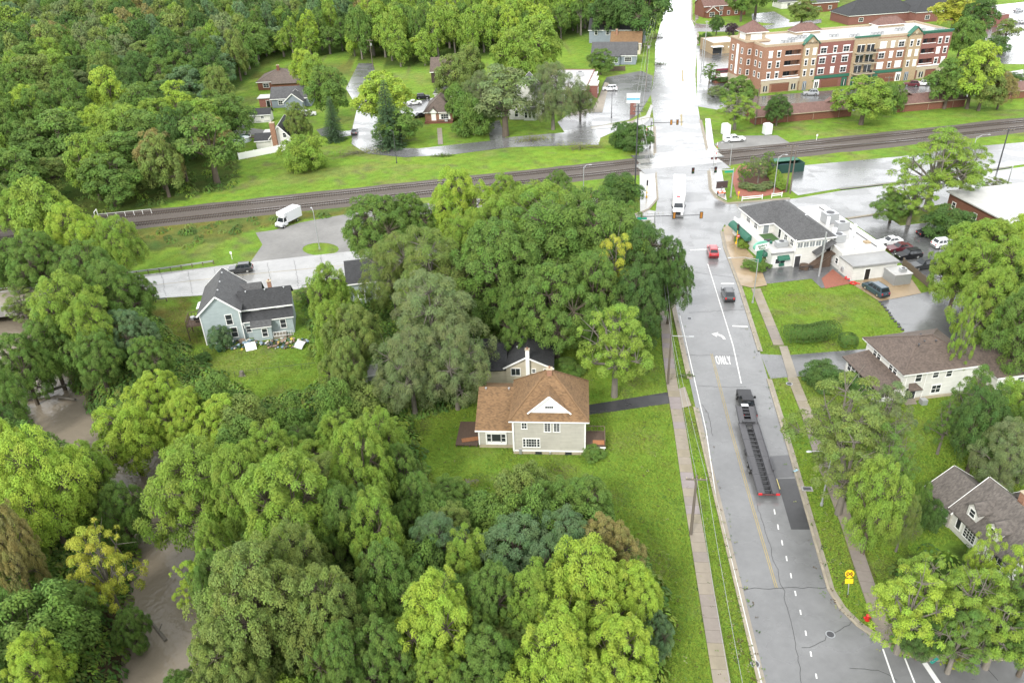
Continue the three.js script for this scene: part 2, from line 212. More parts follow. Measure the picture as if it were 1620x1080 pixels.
{
  const xs = [], zs = [];
  for (let x = -1500; x <= 1500;) { xs.push(x); x += x >= -95 && x < 105 ? 1.3 : Math.max(3, Math.min(80, (x < 0 ? -95 - x : x - 105) * 0.16)); }
  for (let z = 60; z >= -1500;) { zs.push(z); z -= z <= -20 && z > -240 ? 1.3 : Math.max(3, Math.min(80, (z > -20 ? z + 20 : -240 - z) * 0.16)); }
  const p = [], u = [], c = [], ix = [], nx = xs.length;
  for (const z of zs) for (const x of xs) {
    const gy = groundY(x, z); p.push(x, gy, z); u.push(x, z);
    const jx = x + 5 * (fbm(x / 6, z / 6, 2, 3) - 0.5), jz = z + 5 * (fbm(x / 6, z / 6, 2, 7) - 0.5);
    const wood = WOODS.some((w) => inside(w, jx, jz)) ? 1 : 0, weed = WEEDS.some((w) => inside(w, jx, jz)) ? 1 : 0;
    const n = fbm(x / 14, z / 14, 4, 13), m = fbm(x / 3, z / 3, 3, 17);
    let col = [0.14 + 0.06 * (n - 0.5), 0.238 + 0.08 * (n - 0.5) + 0.05 * (m - 0.5), 0.034];
    const worn = step(0.55, 0.72, fbm(x / 7, z / 7, 3, 61)) * 0.7; col = [lerp(col[0], 0.17, worn), lerp(col[1], 0.205, worn), lerp(col[2], 0.06, worn)]; const bare = step(0.66, 0.74, fbm(x / 2.6, z / 2.6, 3, 67)); col = [lerp(col[0], 0.12, bare * 0.6), lerp(col[1], 0.12, bare * 0.6), lerp(col[2], 0.06, bare * 0.6)];
    if (weed) col = [0.1 + 0.1 * (m - 0.4), 0.135, 0.035];
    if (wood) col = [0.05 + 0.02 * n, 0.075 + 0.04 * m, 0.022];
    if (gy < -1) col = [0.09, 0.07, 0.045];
    c.push(...col);
  }
  for (let j = 0; j + 1 < zs.length; j++) for (let i = 0; i + 1 < nx; i++) { const a = j * nx + i; ix.push(a, a + 1, a + nx, a + 1, a + nx + 1, a + nx); }
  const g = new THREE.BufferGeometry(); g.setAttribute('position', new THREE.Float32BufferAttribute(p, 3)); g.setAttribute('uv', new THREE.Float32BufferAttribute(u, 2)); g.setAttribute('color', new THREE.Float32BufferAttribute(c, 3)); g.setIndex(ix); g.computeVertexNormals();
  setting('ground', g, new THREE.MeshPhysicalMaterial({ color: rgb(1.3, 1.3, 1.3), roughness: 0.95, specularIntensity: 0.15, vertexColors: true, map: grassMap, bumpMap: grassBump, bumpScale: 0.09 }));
}
// creek
{ const a = offsetLine(CREEK, 5.2), b = offsetLine(CREEK, -5.2).reverse(); const wb = tex(512, (u, v) => 0.5 * fbm(u * 24, v * 24, 3, 37, 24) + 0.5 * fbm(u * 8, v * 8, 2, 39, 8), 9, false); MAT.water.bumpMap = wb; MAT.water.bumpScale = 0.09; setting('creek_water', sheet([...a, ...b], -2.9), MAT.water); }

// roads, lots, pavements
setting('main_road', sheet(plan.main, 0.06), MAT.road);
setting('west_street', sheet(plan.west, 0.045), MAT.roadOld);
setting('east_street', sheet(plan.east, 0.05), MAT.road);
setting('side_street', sheet(plan.side, 0.05), MAT.road);
for (const [k, y, m, n] of [['wetLot', 0.035, 'lot', 'parking_lot'], ['clinic', 0.035, 'lot', 'parking_lot'], ['apartment', 0.03, 'lot', 'parking_lot'], ['farLot', 0.03, 'lot', 'parking_lot'], ['restaurantLot', 0.035, 'lot', 'parking_lot'], ['garage', 0.03, 'lot', 'driveway'], ['restaurantFront', 0.045, 'lot', 'driveway'], ['drive', 0.03, 'patch', 'driveway'], ['sideDrive', 0.03, 'lot', 'driveway'], ['bungalowDrive', 0.03, 'lot', 'driveway'], ['victorianDrive', 0.03, 'lot', 'driveway'], ['northLot', 0.03, 'lot', 'parking_lot'], ['northStreet', 0.04, 'road', 'road'], ['pickupPad', 0.03, 'gravel', 'gravel_pad'], ['poolYard', 0.03, 'gravel', 'gravel_pad'], ['pad', 0.07, 'tanConcrete', 'concrete_pad'], ['corner', 0.13, 'tanConcrete', 'pavement'], ['walkNW', 0.12, 'concreteWet', 'pavement'], ['walkNW2', 0.12, 'concreteWet', 'pavement'], ['walkNE', 0.12, 'concreteWet', 'pavement'], ['walkSE', 0.12, 'concreteWet', 'pavement'], ['plaza', 0.06, 'pavers', 'paved_plaza'], ['bed', 0.1, 'mulch', 'mulch_bed'], ['driveApron', 0.07, 'concrete', 'pavement']]) setting(n, sheet(plan[k], y), MAT[m]);
setting('gravel_lot', sheet(plan.gravel, 0.03, [plan.island]), MAT.gravel);
setting('mulch_bed', sheet(px([[1300, 441], [1318, 426], [1347, 449], [1325, 453], [1306, 457]]), 0.075), MAT.pavers);
setting('road_patch', sheet(px([[1229, 758], [1258, 757], [1282, 838], [1252, 838]]), 0.066), MAT.patch);
setting('road_patch', sheet(px([[1218, 722], [1249, 720], [1257, 755], [1228, 757]]), 0.066), std([0.11, 0.11, 0.115], 1, { map: wearMap, roughnessMap: roadRough }));
// kerbs
function kerb(list, side, mat = MAT.kerb) { const l = resample(px(list), 2.5); setting('kerb', ribbonSolid(l, 0, side * 0.28, 0.0, 0.17), mat); setting('gutter', strip(l, 0, -side * 0.5, 0.068), MAT.concrete); }
kerb([[1203, 1080], [1117, 720], [1100, 645]], -1); kerb([[1090, 600], [1069, 505], [1048, 405], [1041, 388]], -1); kerb([[1370, 1800], [1240, 1250], [1203, 1080]], -1);
kerb(EDGE_R.slice(0, 3).concat([[1202, 556]]), 1); kerb([[1216, 600], [1250, 713], [1313, 933], [1331, 962], [1357, 988], [1393, 1013], [1430, 1033], [1463, 1043], [1620, 1041], [1760, 1041], [2200, 1041]], 1);
kerb([[1108, 190], [1114, 215], [1120, 243]], 1); kerb([[1122, 268], [1125, 300], [1134, 313], [1151, 322], [1250, 314]], -1); kerb([[1036, 262], [1035, 200]], -1); kerb([[975, 346], [1013, 337], [1026, 331], [1040, 315], [1037, 272]], 1);
kerb([[1330, 300], [1407, 291], [1500, 279], [1600, 265]], 1, MAT.darkSteel); kerb([[1340, 346], [1395, 338]], 1); kerb([[1030, 186], [1000, 192], [935, 202]], 1); kerb([[1094, 0], [1094, 31], [1100, 36]], 1); kerb([[1104, 52], [1104, 70]], 1);
// pavements of slabs
function slabWalk(name, list, w, len, mats) {
  const o = new THREE.Group(); o.name = numbered(name); o.userData.kind = 'structure'; scene.add(o);
  const pts = px(list); let tot = 0; const L = [0]; for (let i = 1; i < pts.length; i++) L.push(tot += dist2(pts[i - 1], pts[i]));
  const pos = (s) => { let i = 1; while (i < L.length - 1 && L[i] < s) i++; const t = (s - L[i - 1]) / (L[i] - L[i - 1]); return [lerp(pts[i - 1][0], pts[i][0], t), lerp(pts[i - 1][1], pts[i][1], t)]; };
  const g = box(w, 0.14, len - 0.035), r = rng(5); let i = 0;
  for (let s = len / 2; s < tot - len / 2; s += len) { const a = pos(s - 0.4), b = pos(s + 0.4), c = pos(s), m = mk('slab', g, mats[Math.floor(r() * mats.length)], o); m.position.set(c[0], -0.01 + 0.012 * r(), c[1]); m.rotation.y = Math.atan2(b[0] - a[0], b[1] - a[1]); m.rotation.x = 0.004 * (r() - 0.5); if (++i > 290) break; }
}
const slabMats = [0, 1, 2, 3, 4].map((i) => { const t = wearMap.clone(); t.offset.set(i * 0.21, i * 0.37); return std([0.29 - 0.028 * (i % 3), 0.25 - 0.024 * (i % 3), 0.195 - 0.016 * (i % 2)], 0.72, { map: t }); });
slabWalk('pavement', [[1262, 1780], [1158, 1170], [1142, 1080], [1088, 760], [1076, 680], [1063, 606], [1057, 560], [1050, 470]], 1.6, 1.5, slabMats);
slabWalk('pavement', [[1196, 457], [1233, 548]], 1.6, 1.5, slabMats); slabWalk('pavement', [[1254, 598], [1275, 650], [1300, 728], [1318, 770], [1343, 835], [1371, 920], [1405, 1017]], 1.5, 1.5, slabMats);
setting('pavement', sheet(px([[1233, 548], [1246, 548], [1262, 597], [1248, 600]]), 0.09), MAT.concrete);
slabWalk('garden_path', [[695, 203], [697, 229]], 1.4, 1.4, slabMats);
setting('pavement', sheet(px([[949, 150], [957, 130], [964, 132], [953, 178], [935, 178], [902, 183], [903, 178], [940, 171]]), 0.1), MAT.concrete);
setting('pavement', sheet(px([[1012, 203], [1010, 199], [935, 205], [937, 201], [995, 193], [1022, 183], [1030, 165], [1033, 168], [1027, 190]]), 0.1), MAT.concreteWet);
setting('pavement', sheet(px([[1101, 0], [1108, 0], [1105, 30], [1100, 34]]), 0.1), MAT.concreteWet);
// painted markings
function line(list, w, mat, y = 0.072, name = 'road_marking') { return setting(name, strip(resample(px(list), 4), -w / 2, w / 2, y), mat); }
const LW = MAT.lineWhite;
line([[1076, 500], [1117, 680], [1133, 787], [1203, 1073], [1225, 1160], [1376, 1790]], 0.11, LW); line([[1120, 418], [1160, 547], [1173, 607]], 0.14, LW); line([[1092, 396], [1140, 394]], 0.4, LW); line([[1159, 516], [1183, 517]], 0.35, LW); line([[1141, 449], [1162, 449]], 0.35, LW);
line([[1127, 560], [1158, 680], [1193, 805], [1230, 930]], 0.1, MAT.lineYellow); line([[1124.5, 560], [1155, 680], [1190, 805], [1227, 930]], 0.1, MAT.lineYellow);
line([[200, 456], [395, 434], [552, 419], [800, 388]], 0.12, MAT.lineYellow, 0.055); line([[211, 471], [469, 455], [540, 439]], 0.1, LW, 0.055);
line([[1397, 1027], [1417, 1085]], 0.15, LW); line([[1430, 1037], [1449, 1085]], 0.15, LW); line([[1463, 1049], [1491, 1090]], 0.5, LW);
for (const [u, v] of [[1225, 810], [1230.5, 834], [1237, 859], [1244, 884], [1251, 911], [1258, 939], [1266, 969], [1274.5, 1002], [1282.5, 1035], [1291, 1070]]) line([[u, v - 4], [u + 1.4, v + 4]], 0.14, LW);
for (const [u, v] of [[1075, 290], [1078, 190], [1080, 120]]) line([[u, v - 9], [u + 0.5, v + 9]], 0.5, MAT.lineYellow);
for (const [u0, v0, u1, v1] of [[895, 183, 905, 192], [905, 181, 917, 190], [915, 179, 929, 188], [925, 177, 939, 185]]) line([[u0, v0], [u1, v1]], 0.12, LW, 0.045);
const font = await new FontLoader().loadAsync('fonts/droid/droid_sans_bold.typeface.json');
const near = at(1158, 680), far = at(1118, 520), ROADTURN = Math.atan2(-(far[0] - near[0]), -(far[1] - near[1]));
function lettering(text, size, depth, stretch = 1) { const g = new TextGeometry(text, { font, size, depth, curveSegments: 3 }); g.computeBoundingBox(); const b = g.boundingBox; g.translate(-(b.min.x + b.max.x) / 2, -(b.min.y + b.max.y) / 2, 0); g.scale(1, stretch, 1); return g; }
{
  const g = lettering('ONLY', 1.0, 0.004, 2.4); g.rotateX(-Math.PI / 2); const m = setting('road_lettering', g, LW), c = at(1144.5, 570); m.position.set(c[0], 0.07, c[1]); m.scale.x = 0.62; m.rotation.y = ROADTURN;
  const s = new THREE.Shape(); s.moveTo(0.75, -1.25); s.quadraticCurveTo(0.75, 0.15, -0.25, 0.5); s.lineTo(-0.1, 1.05); s.lineTo(-1.25, 0.5); s.lineTo(-0.55, -0.55); s.lineTo(-0.42, 0); s.quadraticCurveTo(0.35, -0.3, 0.33, -1.25); s.closePath();
  const a = new THREE.ExtrudeGeometry(s, { depth: 0.004, bevelEnabled: false }); a.rotateX(-Math.PI / 2); const k = setting('road_marking', a, LW), d = at(1139, 531); k.position.set(d[0], 0.07, d[1]); k.rotation.y = ROADTURN;
}
// cracks: narrow, wandering
function crack(list, w, seed, y = 0.0705) { const r = rng(seed), l = resample(px(list), 0.7).map(([x, z]) => [x + 0.25 * (r() - 0.5), z + 0.25 * (r() - 0.5)]); setting('road_crack', strip(l, -w / 2, w / 2, y), MAT.crack); }
crack([[1170, 931], [1228, 931], [1312, 930]], 0.06, 1); crack([[1198, 800], [1240, 935], [1256, 1010], [1270, 1085]], 0.045, 2); crack([[1102, 611], [1150, 613], [1180, 612]], 0.05, 3); crack([[1085, 562], [1170, 563]], 0.05, 4); crack([[1090, 495], [1180, 490]], 0.05, 5); crack([[1320, 1004], [1345, 988], [1352, 975]], 0.05, 6); crack([[1310, 1008], [1290, 1022], [1270, 1026]], 0.05, 7); crack([[1112, 640], [1120, 655], [1124, 668], [1128, 690]], 0.05, 8); crack([[1345, 1056], [1390, 1060], [1420, 1075]], 0.05, 9); crack([[1540, 1044], [1560, 1056], [1580, 1075]], 0.06, 10); crack([[1090, 430], [1165, 440]], 0.05, 11);
for (let i = 0; i < 7; i++) crack([[255 + i * 42, 434 - i * 4.5], [262 + i * 42, 469 - i * 2.5]], 0.06, 30 + i, 0.0535);
// manhole covers
for (const [u, v] of [[1314, 1004], [1091, 504], [1249, 608], [1195, 1051]]) { const [x, z] = at(u, v), t = thing('manhole_cover', u > 1300 ? 'round iron manhole cover in the road before the side street' : u < 1100 ? 'round manhole cover near the turn arrow lane' : u < 1200 ? 'small iron cover in gutter of the road' : 'round iron cover set in the pavement by driveway', 'manhole cover', [x, u === 1249 ? 0.128 : 0.066, z]); mk('lid', cyl(0.34, 0.33, 0.025, 0, 0, 0, 20), MAT.darkSteel, t); mk('ring', new THREE.RingGeometry(0.35, 0.46, 24).rotateX(-Math.PI / 2).translate(0, 0.008, 0), MAT.steel, t); }

// railway
{
  const o = new THREE.Group(); o.name = 'railway'; o.userData.kind = 'structure'; scene.add(o);
  const len = dist2(...BEDLINE), dx = (BEDLINE[1][0] - BEDLINE[0][0]) / len, dz = (BEDLINE[1][1] - BEDLINE[0][1]) / len, nxx = -dz, nzz = dx, r = rng(77);
  const P = (s, o_, y) => [BEDLINE[0][0] + dx * s + nxx * o_, y, BEDLINE[0][1] + dz * s + nzz * o_], q = [];
  const prof = [[-6.6, -0.02], [-4.8, 0.07], [-3.4, 0.1], [3.4, 0.1], [4.8, 0.07], [6.8, -0.02]], n = 150, row = (i) => prof.map(([a, y], k) => P(i * len / n, a + (k === 0 || k === 5 ? 1.6 * (fbm(i * 0.5, k, 3, 3) - 0.5) : 0), y));
  for (let i = 0; i < n; i++) { const A = row(i), B = row(i + 1); for (let k = 0; k < 5; k++) q.push([A[k], A[k + 1], B[k + 1], B[k]]); }
  mk('ballast', upward(faces(q), true), MAT.ballast, o);
  const tieM = std([0.055, 0.045, 0.038], 0.95, { map: barkMap }), railM = std([0.12, 0.085, 0.065], 0.5, { metalness: 0.4 }), headM = std([0.6, 0.6, 0.6], 0.25, { metalness: 0.9 });
  for (const T of TRACKS) {
    const tl = dist2(...T), ux = (T[1][0] - T[0][0]) / tl, uz = (T[1][1] - T[0][1]) / tl, turn = Math.atan2(-uz, ux), cnt = Math.floor(tl / 0.56);
    const im = new THREE.InstancedMesh(box(0.23, 0.16, 2.6), tieM, cnt), M = new THREE.Matrix4(), Q = new THREE.Quaternion(); im.name = 'tie_row'; im.userData.kind = 'stuff'; im.castShadow = im.receiveShadow = true;
    for (let i = 0; i < cnt; i++) { const s = i * 0.56; Q.setFromAxisAngle(new THREE.Vector3(0, 1, 0), turn + 0.02 * (r() - 0.5)); M.compose(new THREE.Vector3(T[0][0] + ux * s, 0.0 + 0.02 * r(), T[0][1] + uz * s), Q, new THREE.Vector3(1, 1, 1)); im.setMatrixAt(i, M); }
    o.add(im);
    for (const g of [-0.74, 0.74]) { const A = [T[0][0] - uz * g, T[0][1] + ux * g], B = [T[1][0] - uz * g, T[1][1] + ux * g]; const rl = mk('rail', [beam([A[0], 0.22, A[1]], [B[0], 0.22, B[1]], 0.1, 0.14)], railM, o); mk('rail_head', beam([A[0], 0.305, A[1]], [B[0], 0.305, B[1]], 0.075, 0.03), headM, rl); }
    // crossing panels
    { const e = [at(1010, T === TRACKS[0] ? 257 : 267), at(1140, T === TRACKS[0] ? 245 : 255)], w = T === TRACKS[0] ? -1 : 1, P2 = (p, o_, y) => [p[0] - uz * o_, y, p[1] + ux * o_]; mk('crossing_ramp', faces([[P2(e[0], 1.56 * w, 0.3), P2(e[1], 1.56 * w, 0.3), P2(e[1], 6 * w, 0.064), P2(e[0], 6 * w, 0.064)], [P2(e[0], -1.56 * w, 0.3), P2(e[1], -1.56 * w, 0.3), P2(e[1], -2.4 * w, 0.3), P2(e[0], -2.4 * w, 0.3)]].map((q) => { const A = new THREE.Vector3(...q[1]).sub(new THREE.Vector3(...q[0])), B = new THREE.Vector3(...q[3]).sub(new THREE.Vector3(...q[0])); return A.cross(B).y < 0 ? q.slice().reverse() : q; })), MAT.road, o); }
    const c0 = at(1010, T === TRACKS[0] ? 257 : 267), c1 = at(1140, T === TRACKS[0] ? 245 : 255), cl = dist2(c0, c1), pn = 9;
    for (let i = 0; i < pn; i++) for (const [w, off] of [[1.3, 0], [0.7, 1.2], [0.7, -1.2]]) { const s = (i + 0.5) / pn, m = mk('crossing_panel', box(cl / pn - 0.03, 0.22, w), MAT.concreteWet, o); m.position.set(lerp(c0[0], c1[0], s) - uz * off, 0.085, lerp(c0[1], c1[1], s) + ux * off); m.rotation.y = turn; }
  }
}
// ---------- trees ----------
function leafSoup(list) { // list of [x,y,z, nx,ny,nz, tx,ty,tz, len, wid, shade r,g,b]
  const n = list.length, p = new Float32Array(n * 12), c = new Float32Array(n * 12), ix = new Uint32Array(n * 6);
  const N = new THREE.Vector3(), T = new THREE.Vector3(), B = new THREE.Vector3();
  for (let i = 0; i < n; i++) {
    const a = list[i]; N.set(a[3], a[4], a[5]).normalize(); T.set(a[6], a[7], a[8]); T.addScaledVector(N, -T.dot(N)); if (T.lengthSq() < 1e-6) T.set(1, 0, 0); T.normalize(); B.crossVectors(N, T);
    const L = a[9], W = a[10] / 2, q = [[0, 0, 0], [0.45 * L, W, -0.12 * L], [L, 0, -0.2 * L], [0.45 * L, -W, -0.12 * L]];
    for (let k = 0; k < 4; k++) { const [t, b, m] = q[k], o = i * 12 + k * 3, nn = k % 2 ? m : m + (k === 0 ? 0 : 0.06 * L); p[o] = a[0] + T.x * t + B.x * b + N.x * nn; p[o + 1] = a[1] + T.y * t + B.y * b + N.y * nn; p[o + 2] = a[2] + T.z * t + B.z * b + N.z * nn; c[o] = a[11]; c[o + 1] = a[12]; c[o + 2] = a[13]; }
    ix.set([i * 4, i * 4 + 1, i * 4 + 2, i * 4, i * 4 + 2, i * 4 + 3], i * 6);
  }
  const g = new THREE.BufferGeometry(); g.setAttribute('position', new THREE.BufferAttribute(p, 3)); g.setAttribute('color', new THREE.BufferAttribute(c, 3)); g.setIndex(new THREE.BufferAttribute(ix, 1)); g.computeVertexNormals(); return g;
}
const sph = (r) => { const z = 2 * r() - 1, a = r() * 6.2832, s = Math.sqrt(1 - z * z); return [s * Math.cos(a), z, s * Math.sin(a)]; };
// style: crown radius R, height Ht, crown base (share of height), clumps, clump size, leaves per clump, leaf length/width, droop, openness
const STYLES = {
  broad: { R: 6.6, Ht: 13, base: 0.16, clumps: 250, cr: [0.55, 1.1], leaves: 165, L: 0.24, W: 0.155, droop: 0, flat: 0.95, top: 0.62 },
  oak: { R: 7.2, Ht: 14, base: 0.14, clumps: 320, cr: [0.5, 1.0], leaves: 150, L: 0.22, W: 0.16, droop: -0.1, flat: 0.95, top: 0.7 },
  tall: { R: 4, Ht: 14, base: 0.2, clumps: 90, cr: [0.8, 1.3], leaves: 190, L: 0.3, W: 0.18, droop: 0.5, flat: 0.8, top: 0.5 },
  walnut: { R: 6.6, Ht: 12.5, base: 0.14, clumps: 270, cr: [0.5, 0.95], leaves: 160, L: 0.29, W: 0.12, droop: 0.3, flat: 0.9, top: 0.62 },
  open: { R: 5.4, Ht: 12.5, base: 0.18, clumps: 105, cr: [0.45, 0.95], leaves: 165, L: 0.22, W: 0.125, droop: 0.4, flat: 0.7, top: 0.55 },
  willow: { R: 6.6, Ht: 14, base: 0.1, clumps: 260, cr: [0.55, 1.05], leaves: 175, L: 0.3, W: 0.08, droop: 0.6, flat: 0.95, top: 0.55 },
  shrub: { R: 3, Ht: 4.2, base: 0.0, clumps: 75, cr: [0.45, 0.85], leaves: 165, L: 0.2, W: 0.13, droop: 0.2, flat: 0.9, top: 0.5 },
  spruce: { R: 3.2, Ht: 14, base: 0.05, spruce: true },
  far: { R: 4.6, Ht: 11, base: 0.12, clumps: 75, cr: [0.65, 1.35], leaves: 66, L: 0.46, W: 0.33, droop: 0, flat: 0.9, top: 0.6 },
  farTall: { R: 4, Ht: 14, base: 0.15, clumps: 52, cr: [0.9, 1.5], leaves: 62, L: 0.6, W: 0.4, droop: 0.6, flat: 0.8, top: 0.5 },
  mid: { R: 5, Ht: 11, base: 0.18, clumps: 115, cr: [0.6, 1.15], leaves: 110, L: 0.35, W: 0.24, droop: 0, flat: 0.9, top: 0.62 },
  midOpen: { R: 4.2, Ht: 12.5, base: 0.18, clumps: 50, cr: [0.8, 1.3], leaves: 105, L: 0.42, W: 0.24, droop: 0.6, flat: 0.75, top: 0.55 },
};
function growTree(styleName, seed) {
  const S = STYLES[styleName], r = rng(seed * 7919 + 13), leaves = [], wood = [], y0 = S.Ht * S.base, hc = S.Ht - y0;
  const shade = (b = 0.46) => { const k = 1 + b * (r() - 0.5), y = 0.12 * (r() - 0.5); return [k * (1 + y), k, k * (1 - y)]; };
  const tr = 0.035 * S.Ht * (S.R > 3 ? 1 : 0.5);
  if (S.spruce) {
    wood.push(bar([0, -0.3, 0], [0, S.Ht * 0.97, 0], tr * 0.8, 7, 0.03));
    for (let y = S.Ht * 0.05; y < S.Ht; y += 0.42) { const R = S.R * Math.pow(1 - y / S.Ht, 0.85) + 0.15, nb = Math.ceil(5 + R * 3.2), ph = r() * 6; for (let b = 0; b < nb; b++) { const a = ph + b / nb * 6.283 + 0.3 * (r() - 0.5), l = R * (0.75 + 0.4 * r()), n = Math.ceil(l * 20); for (let k = 0; k < n; k++) { const t = (k + r()) / n, rr = l * (0.12 + 0.88 * t), dx = Math.cos(a), dz = Math.sin(a), w = 0.42 * (1 - t * 0.6) * (r() - 0.5) * 2; leaves.push([dx * rr - dz * w, y - rr * 0.3 + 0.1 * rr * t + 0.08 * r(), dz * rr + dx * w, (r() - 0.5) * 0.8 + dx * 0.3, 1, (r() - 0.5) * 0.8 + dz * 0.3, dx - dz * w * 2, -0.35, dz + dx * w * 2, 0.34, 0.1, ...shade(0.35)]); } } }
    return { crown: leafSoup(leaves), trunk: mergeGeometries(wood.map(cleanGeo)), R: S.R, Ht: S.Ht, cy: S.Ht * 0.45 };
  }
  // big lobes give the outline; clumps sit on the lobes; leaves sit on the clumps
  const lobes = []; const nl = S.clumps > 100 ? 15 : 9;
  for (let i = 0; i < nl; i++) { const a = i * 2.4 + r(), h = (i + 0.5) / nl, rr = S.R * (0.46 + 0.34 * r()) * Math.sin(Math.PI * Math.min(0.95, 0.22 + 0.78 * Math.pow(h, 0.9))) * 1.05; lobes.push([Math.cos(a) * rr, y0 + hc * (0.2 + 0.64 * h + 0.1 * (r() - 0.5)), Math.sin(a) * rr, S.R * (0.27 + 0.21 * r())]); }
  lobes.push([0, y0 + hc * 0.66, 0, S.R * 0.46]);
  const cl = []; let guard = 0;
  while (cl.length < S.clumps && guard++ < 9000) {
    const lb = lobes[Math.floor(r() * lobes.length)], d = sph(r); if (d[1] < -0.45 && r() < 0.7) continue;
    const k = lb[3] * (0.8 + 0.25 * r() + (r() < 0.12 ? 0.3 * r() : 0)), c = [lb[0] + d[0] * k, lb[1] + d[1] * k * 0.85, lb[2] + d[2] * k];
    if (c[1] < y0 * 0.8 || c[1] > S.Ht - 0.3) continue;
    let deep = 0; for (const m of lobes) if (m !== lb && Math.hypot(c[0] - m[0], (c[1] - m[1]) / 0.85, c[2] - m[2]) < m[3] * 0.72) deep = 1; if (deep && r() < 0.85) continue;
    const cr = lerp(S.cr[0], S.cr[1], r()); if (cl.some((o) => Math.hypot(o[0] - c[0], o[1] - c[1], o[2] - c[2]) < (o[3] + cr) * 0.52)) continue;
    cl.push([...c, cr]);
  }
  for (const [x, y, z, cr] of cl) {
    const out = new THREE.Vector3(x, (y - (y0 + hc * 0.4)) * 0.9, z).normalize(), tint = [1 + 0.16 * (r() - 0.5), 1 + 0.1 * (r() - 0.5), 1 + 0.2 * (r() - 0.5)], nL = Math.round(S.leaves * cr * cr / (S.cr[0] * S.cr[1]));
    for (let k = 0; k < nL; k++) {
      const s = sph(r), d = new THREE.Vector3(s[0] * 0.95 + out.x * 0.5, s[1] + 0.62 + out.y * 0.35, s[2] * 0.95 + out.z * 0.5).normalize(), rad = cr * (0.62 + 0.46 * Math.pow(r(), 0.7)), n = sph(r), sh = shade();
      leaves.push([x + d.x * rad, y + d.y * rad * S.flat, z + d.z * rad, d.x + 0.65 * n[0], d.y + 0.35 + 0.65 * n[1], d.z + 0.65 * n[2], d.x + n[2] * 0.6, d.y - S.droop, d.z + n[0] * 0.6, S.L * (0.7 + 0.6 * r()), S.W * (0.75 + 0.5 * r()), sh[0] * tint[0], sh[1] * tint[1], sh[2] * tint[2]]);
    }
  }
  // trunk and limbs
  const fork = y0 + hc * 0.22, lean = [0.4 * (r() - 0.5), 0.4 * (r() - 0.5)], F = [lean[0], fork, lean[1]];
  wood.push(bar([0, -0.6, 0], [lean[0] * 0.3, fork * 0.4, lean[1] * 0.3], tr * 1.25, 8, tr), bar([lean[0] * 0.3, fork * 0.4, lean[1] * 0.3], F, tr, 8, tr * 0.8));
  for (const lb of lobes) { const m = [lerp(F[0], lb[0], 0.5) + 0.3 * (r() - 0.5), lerp(F[1], lb[1], 0.55), lerp(F[2], lb[2], 0.5) + 0.3 * (r() - 0.5)]; wood.push(bar(F, m, tr * 0.5, 6, tr * 0.34), bar(m, [lb[0], lb[1], lb[2]], tr * 0.34, 5, tr * 0.16)); }
  for (const c of cl) { let b = lobes[0], bd = 1e9; for (const l of lobes) { const q = Math.hypot(l[0] - c[0], l[1] - c[1], l[2] - c[2]); if (q < bd) { bd = q; b = l; } } wood.push(bar([b[0], b[1] - 0.2, b[2]], [c[0], c[1], c[2]], tr * 0.15, 4, 0.02)); }
  for (let i = 0; i < 9; i++) { const lb = lobes[Math.floor(r() * lobes.length)], d = sph(r), q = lb[3] * (1.25 + 0.3 * r()); wood.push(bar([lb[0], lb[1], lb[2]], [lb[0] + d[0] * q, lb[1] + Math.abs(d[1]) * q, lb[2] + d[2] * q], tr * 0.14, 4, 0.012)); }
  return { crown: leafSoup(leaves), trunk: mergeGeometries(wood.map(cleanGeo)), R: S.R, Ht: S.Ht, cy: y0 + hc * 0.52 };
}
const KINDS = {}; const kindOf = (n, i) => KINDS[n + i] ??= growTree(n, n.length * 31 + i * 101 + n.charCodeAt(0));
function leafMat(r, g, b) { return new THREE.MeshPhysicalMaterial({ color: rgb(r, g, b), roughness: 1, transmission: 0.24, thickness: 0, vertexColors: true, side: THREE.DoubleSide, specularIntensity: 0.22 }); }
const LEAF = {
  lime: leafMat(0.262, 0.368, 0.05), bright: leafMat(0.192, 0.29, 0.047), mid: leafMat(0.12, 0.202, 0.043), deep: leafMat(0.076, 0.14, 0.036), olive: leafMat(0.162, 0.22, 0.055), grey: leafMat(0.158, 0.205, 0.082), blue: leafMat(0.112, 0.186, 0.08), gold: leafMat(0.35, 0.375, 0.055), russet: leafMat(0.235, 0.215, 0.075), spruce: leafMat(0.06, 0.108, 0.048), plum: leafMat(0.07, 0.045, 0.06),
};
const LEAFWORD = { lime: 'yellow-green', bright: 'bright green', mid: 'mid green', deep: 'dark green', olive: 'olive green', grey: 'grey-green', blue: 'bluish green', gold: 'golden green', russet: 'russet-tinged', spruce: 'dark needled', plum: 'purple-leaved' };
const TREE_SPOTS = [];
const GROWN = 1.16;
function plant(style, variant, colour, xz, R, Ht, ...more) { return plant0(style, variant, colour, xz, R * GROWN, Ht * GROWN, ...more); }
function plant0(style, variant, colour, [x, z], R, Ht, label, group, turn, name = style === 'shrub' ? 'shrub' : 'tree') {
  const K = kindOf(style, variant), t = new THREE.Group(); t.name = numbered(name); scene.add(t);
  const y = groundY(x, z); t.position.set(x, y, z); t.rotation.y = turn ?? hash2(Math.round(x * 10), Math.round(z * 10), 3) * 6.28; t.scale.set(R / K.R, Ht / K.Ht, R / K.R);
  const tm = new THREE.Mesh(K.trunk, style === 'open' || style === 'willow' ? MAT.barkGrey : MAT.bark); tm.name = 'trunk'; const cm = new THREE.Mesh(K.crown, LEAF[colour]); cm.name = 'crown';
  for (const m of [tm, cm]) { m.castShadow = m.receiveShadow = true; t.add(m); }
  TREE_SPOTS.push([x, z, R]); return tag(t, label, name === 'shrub' ? 'shrub' : 'tree', group);
}
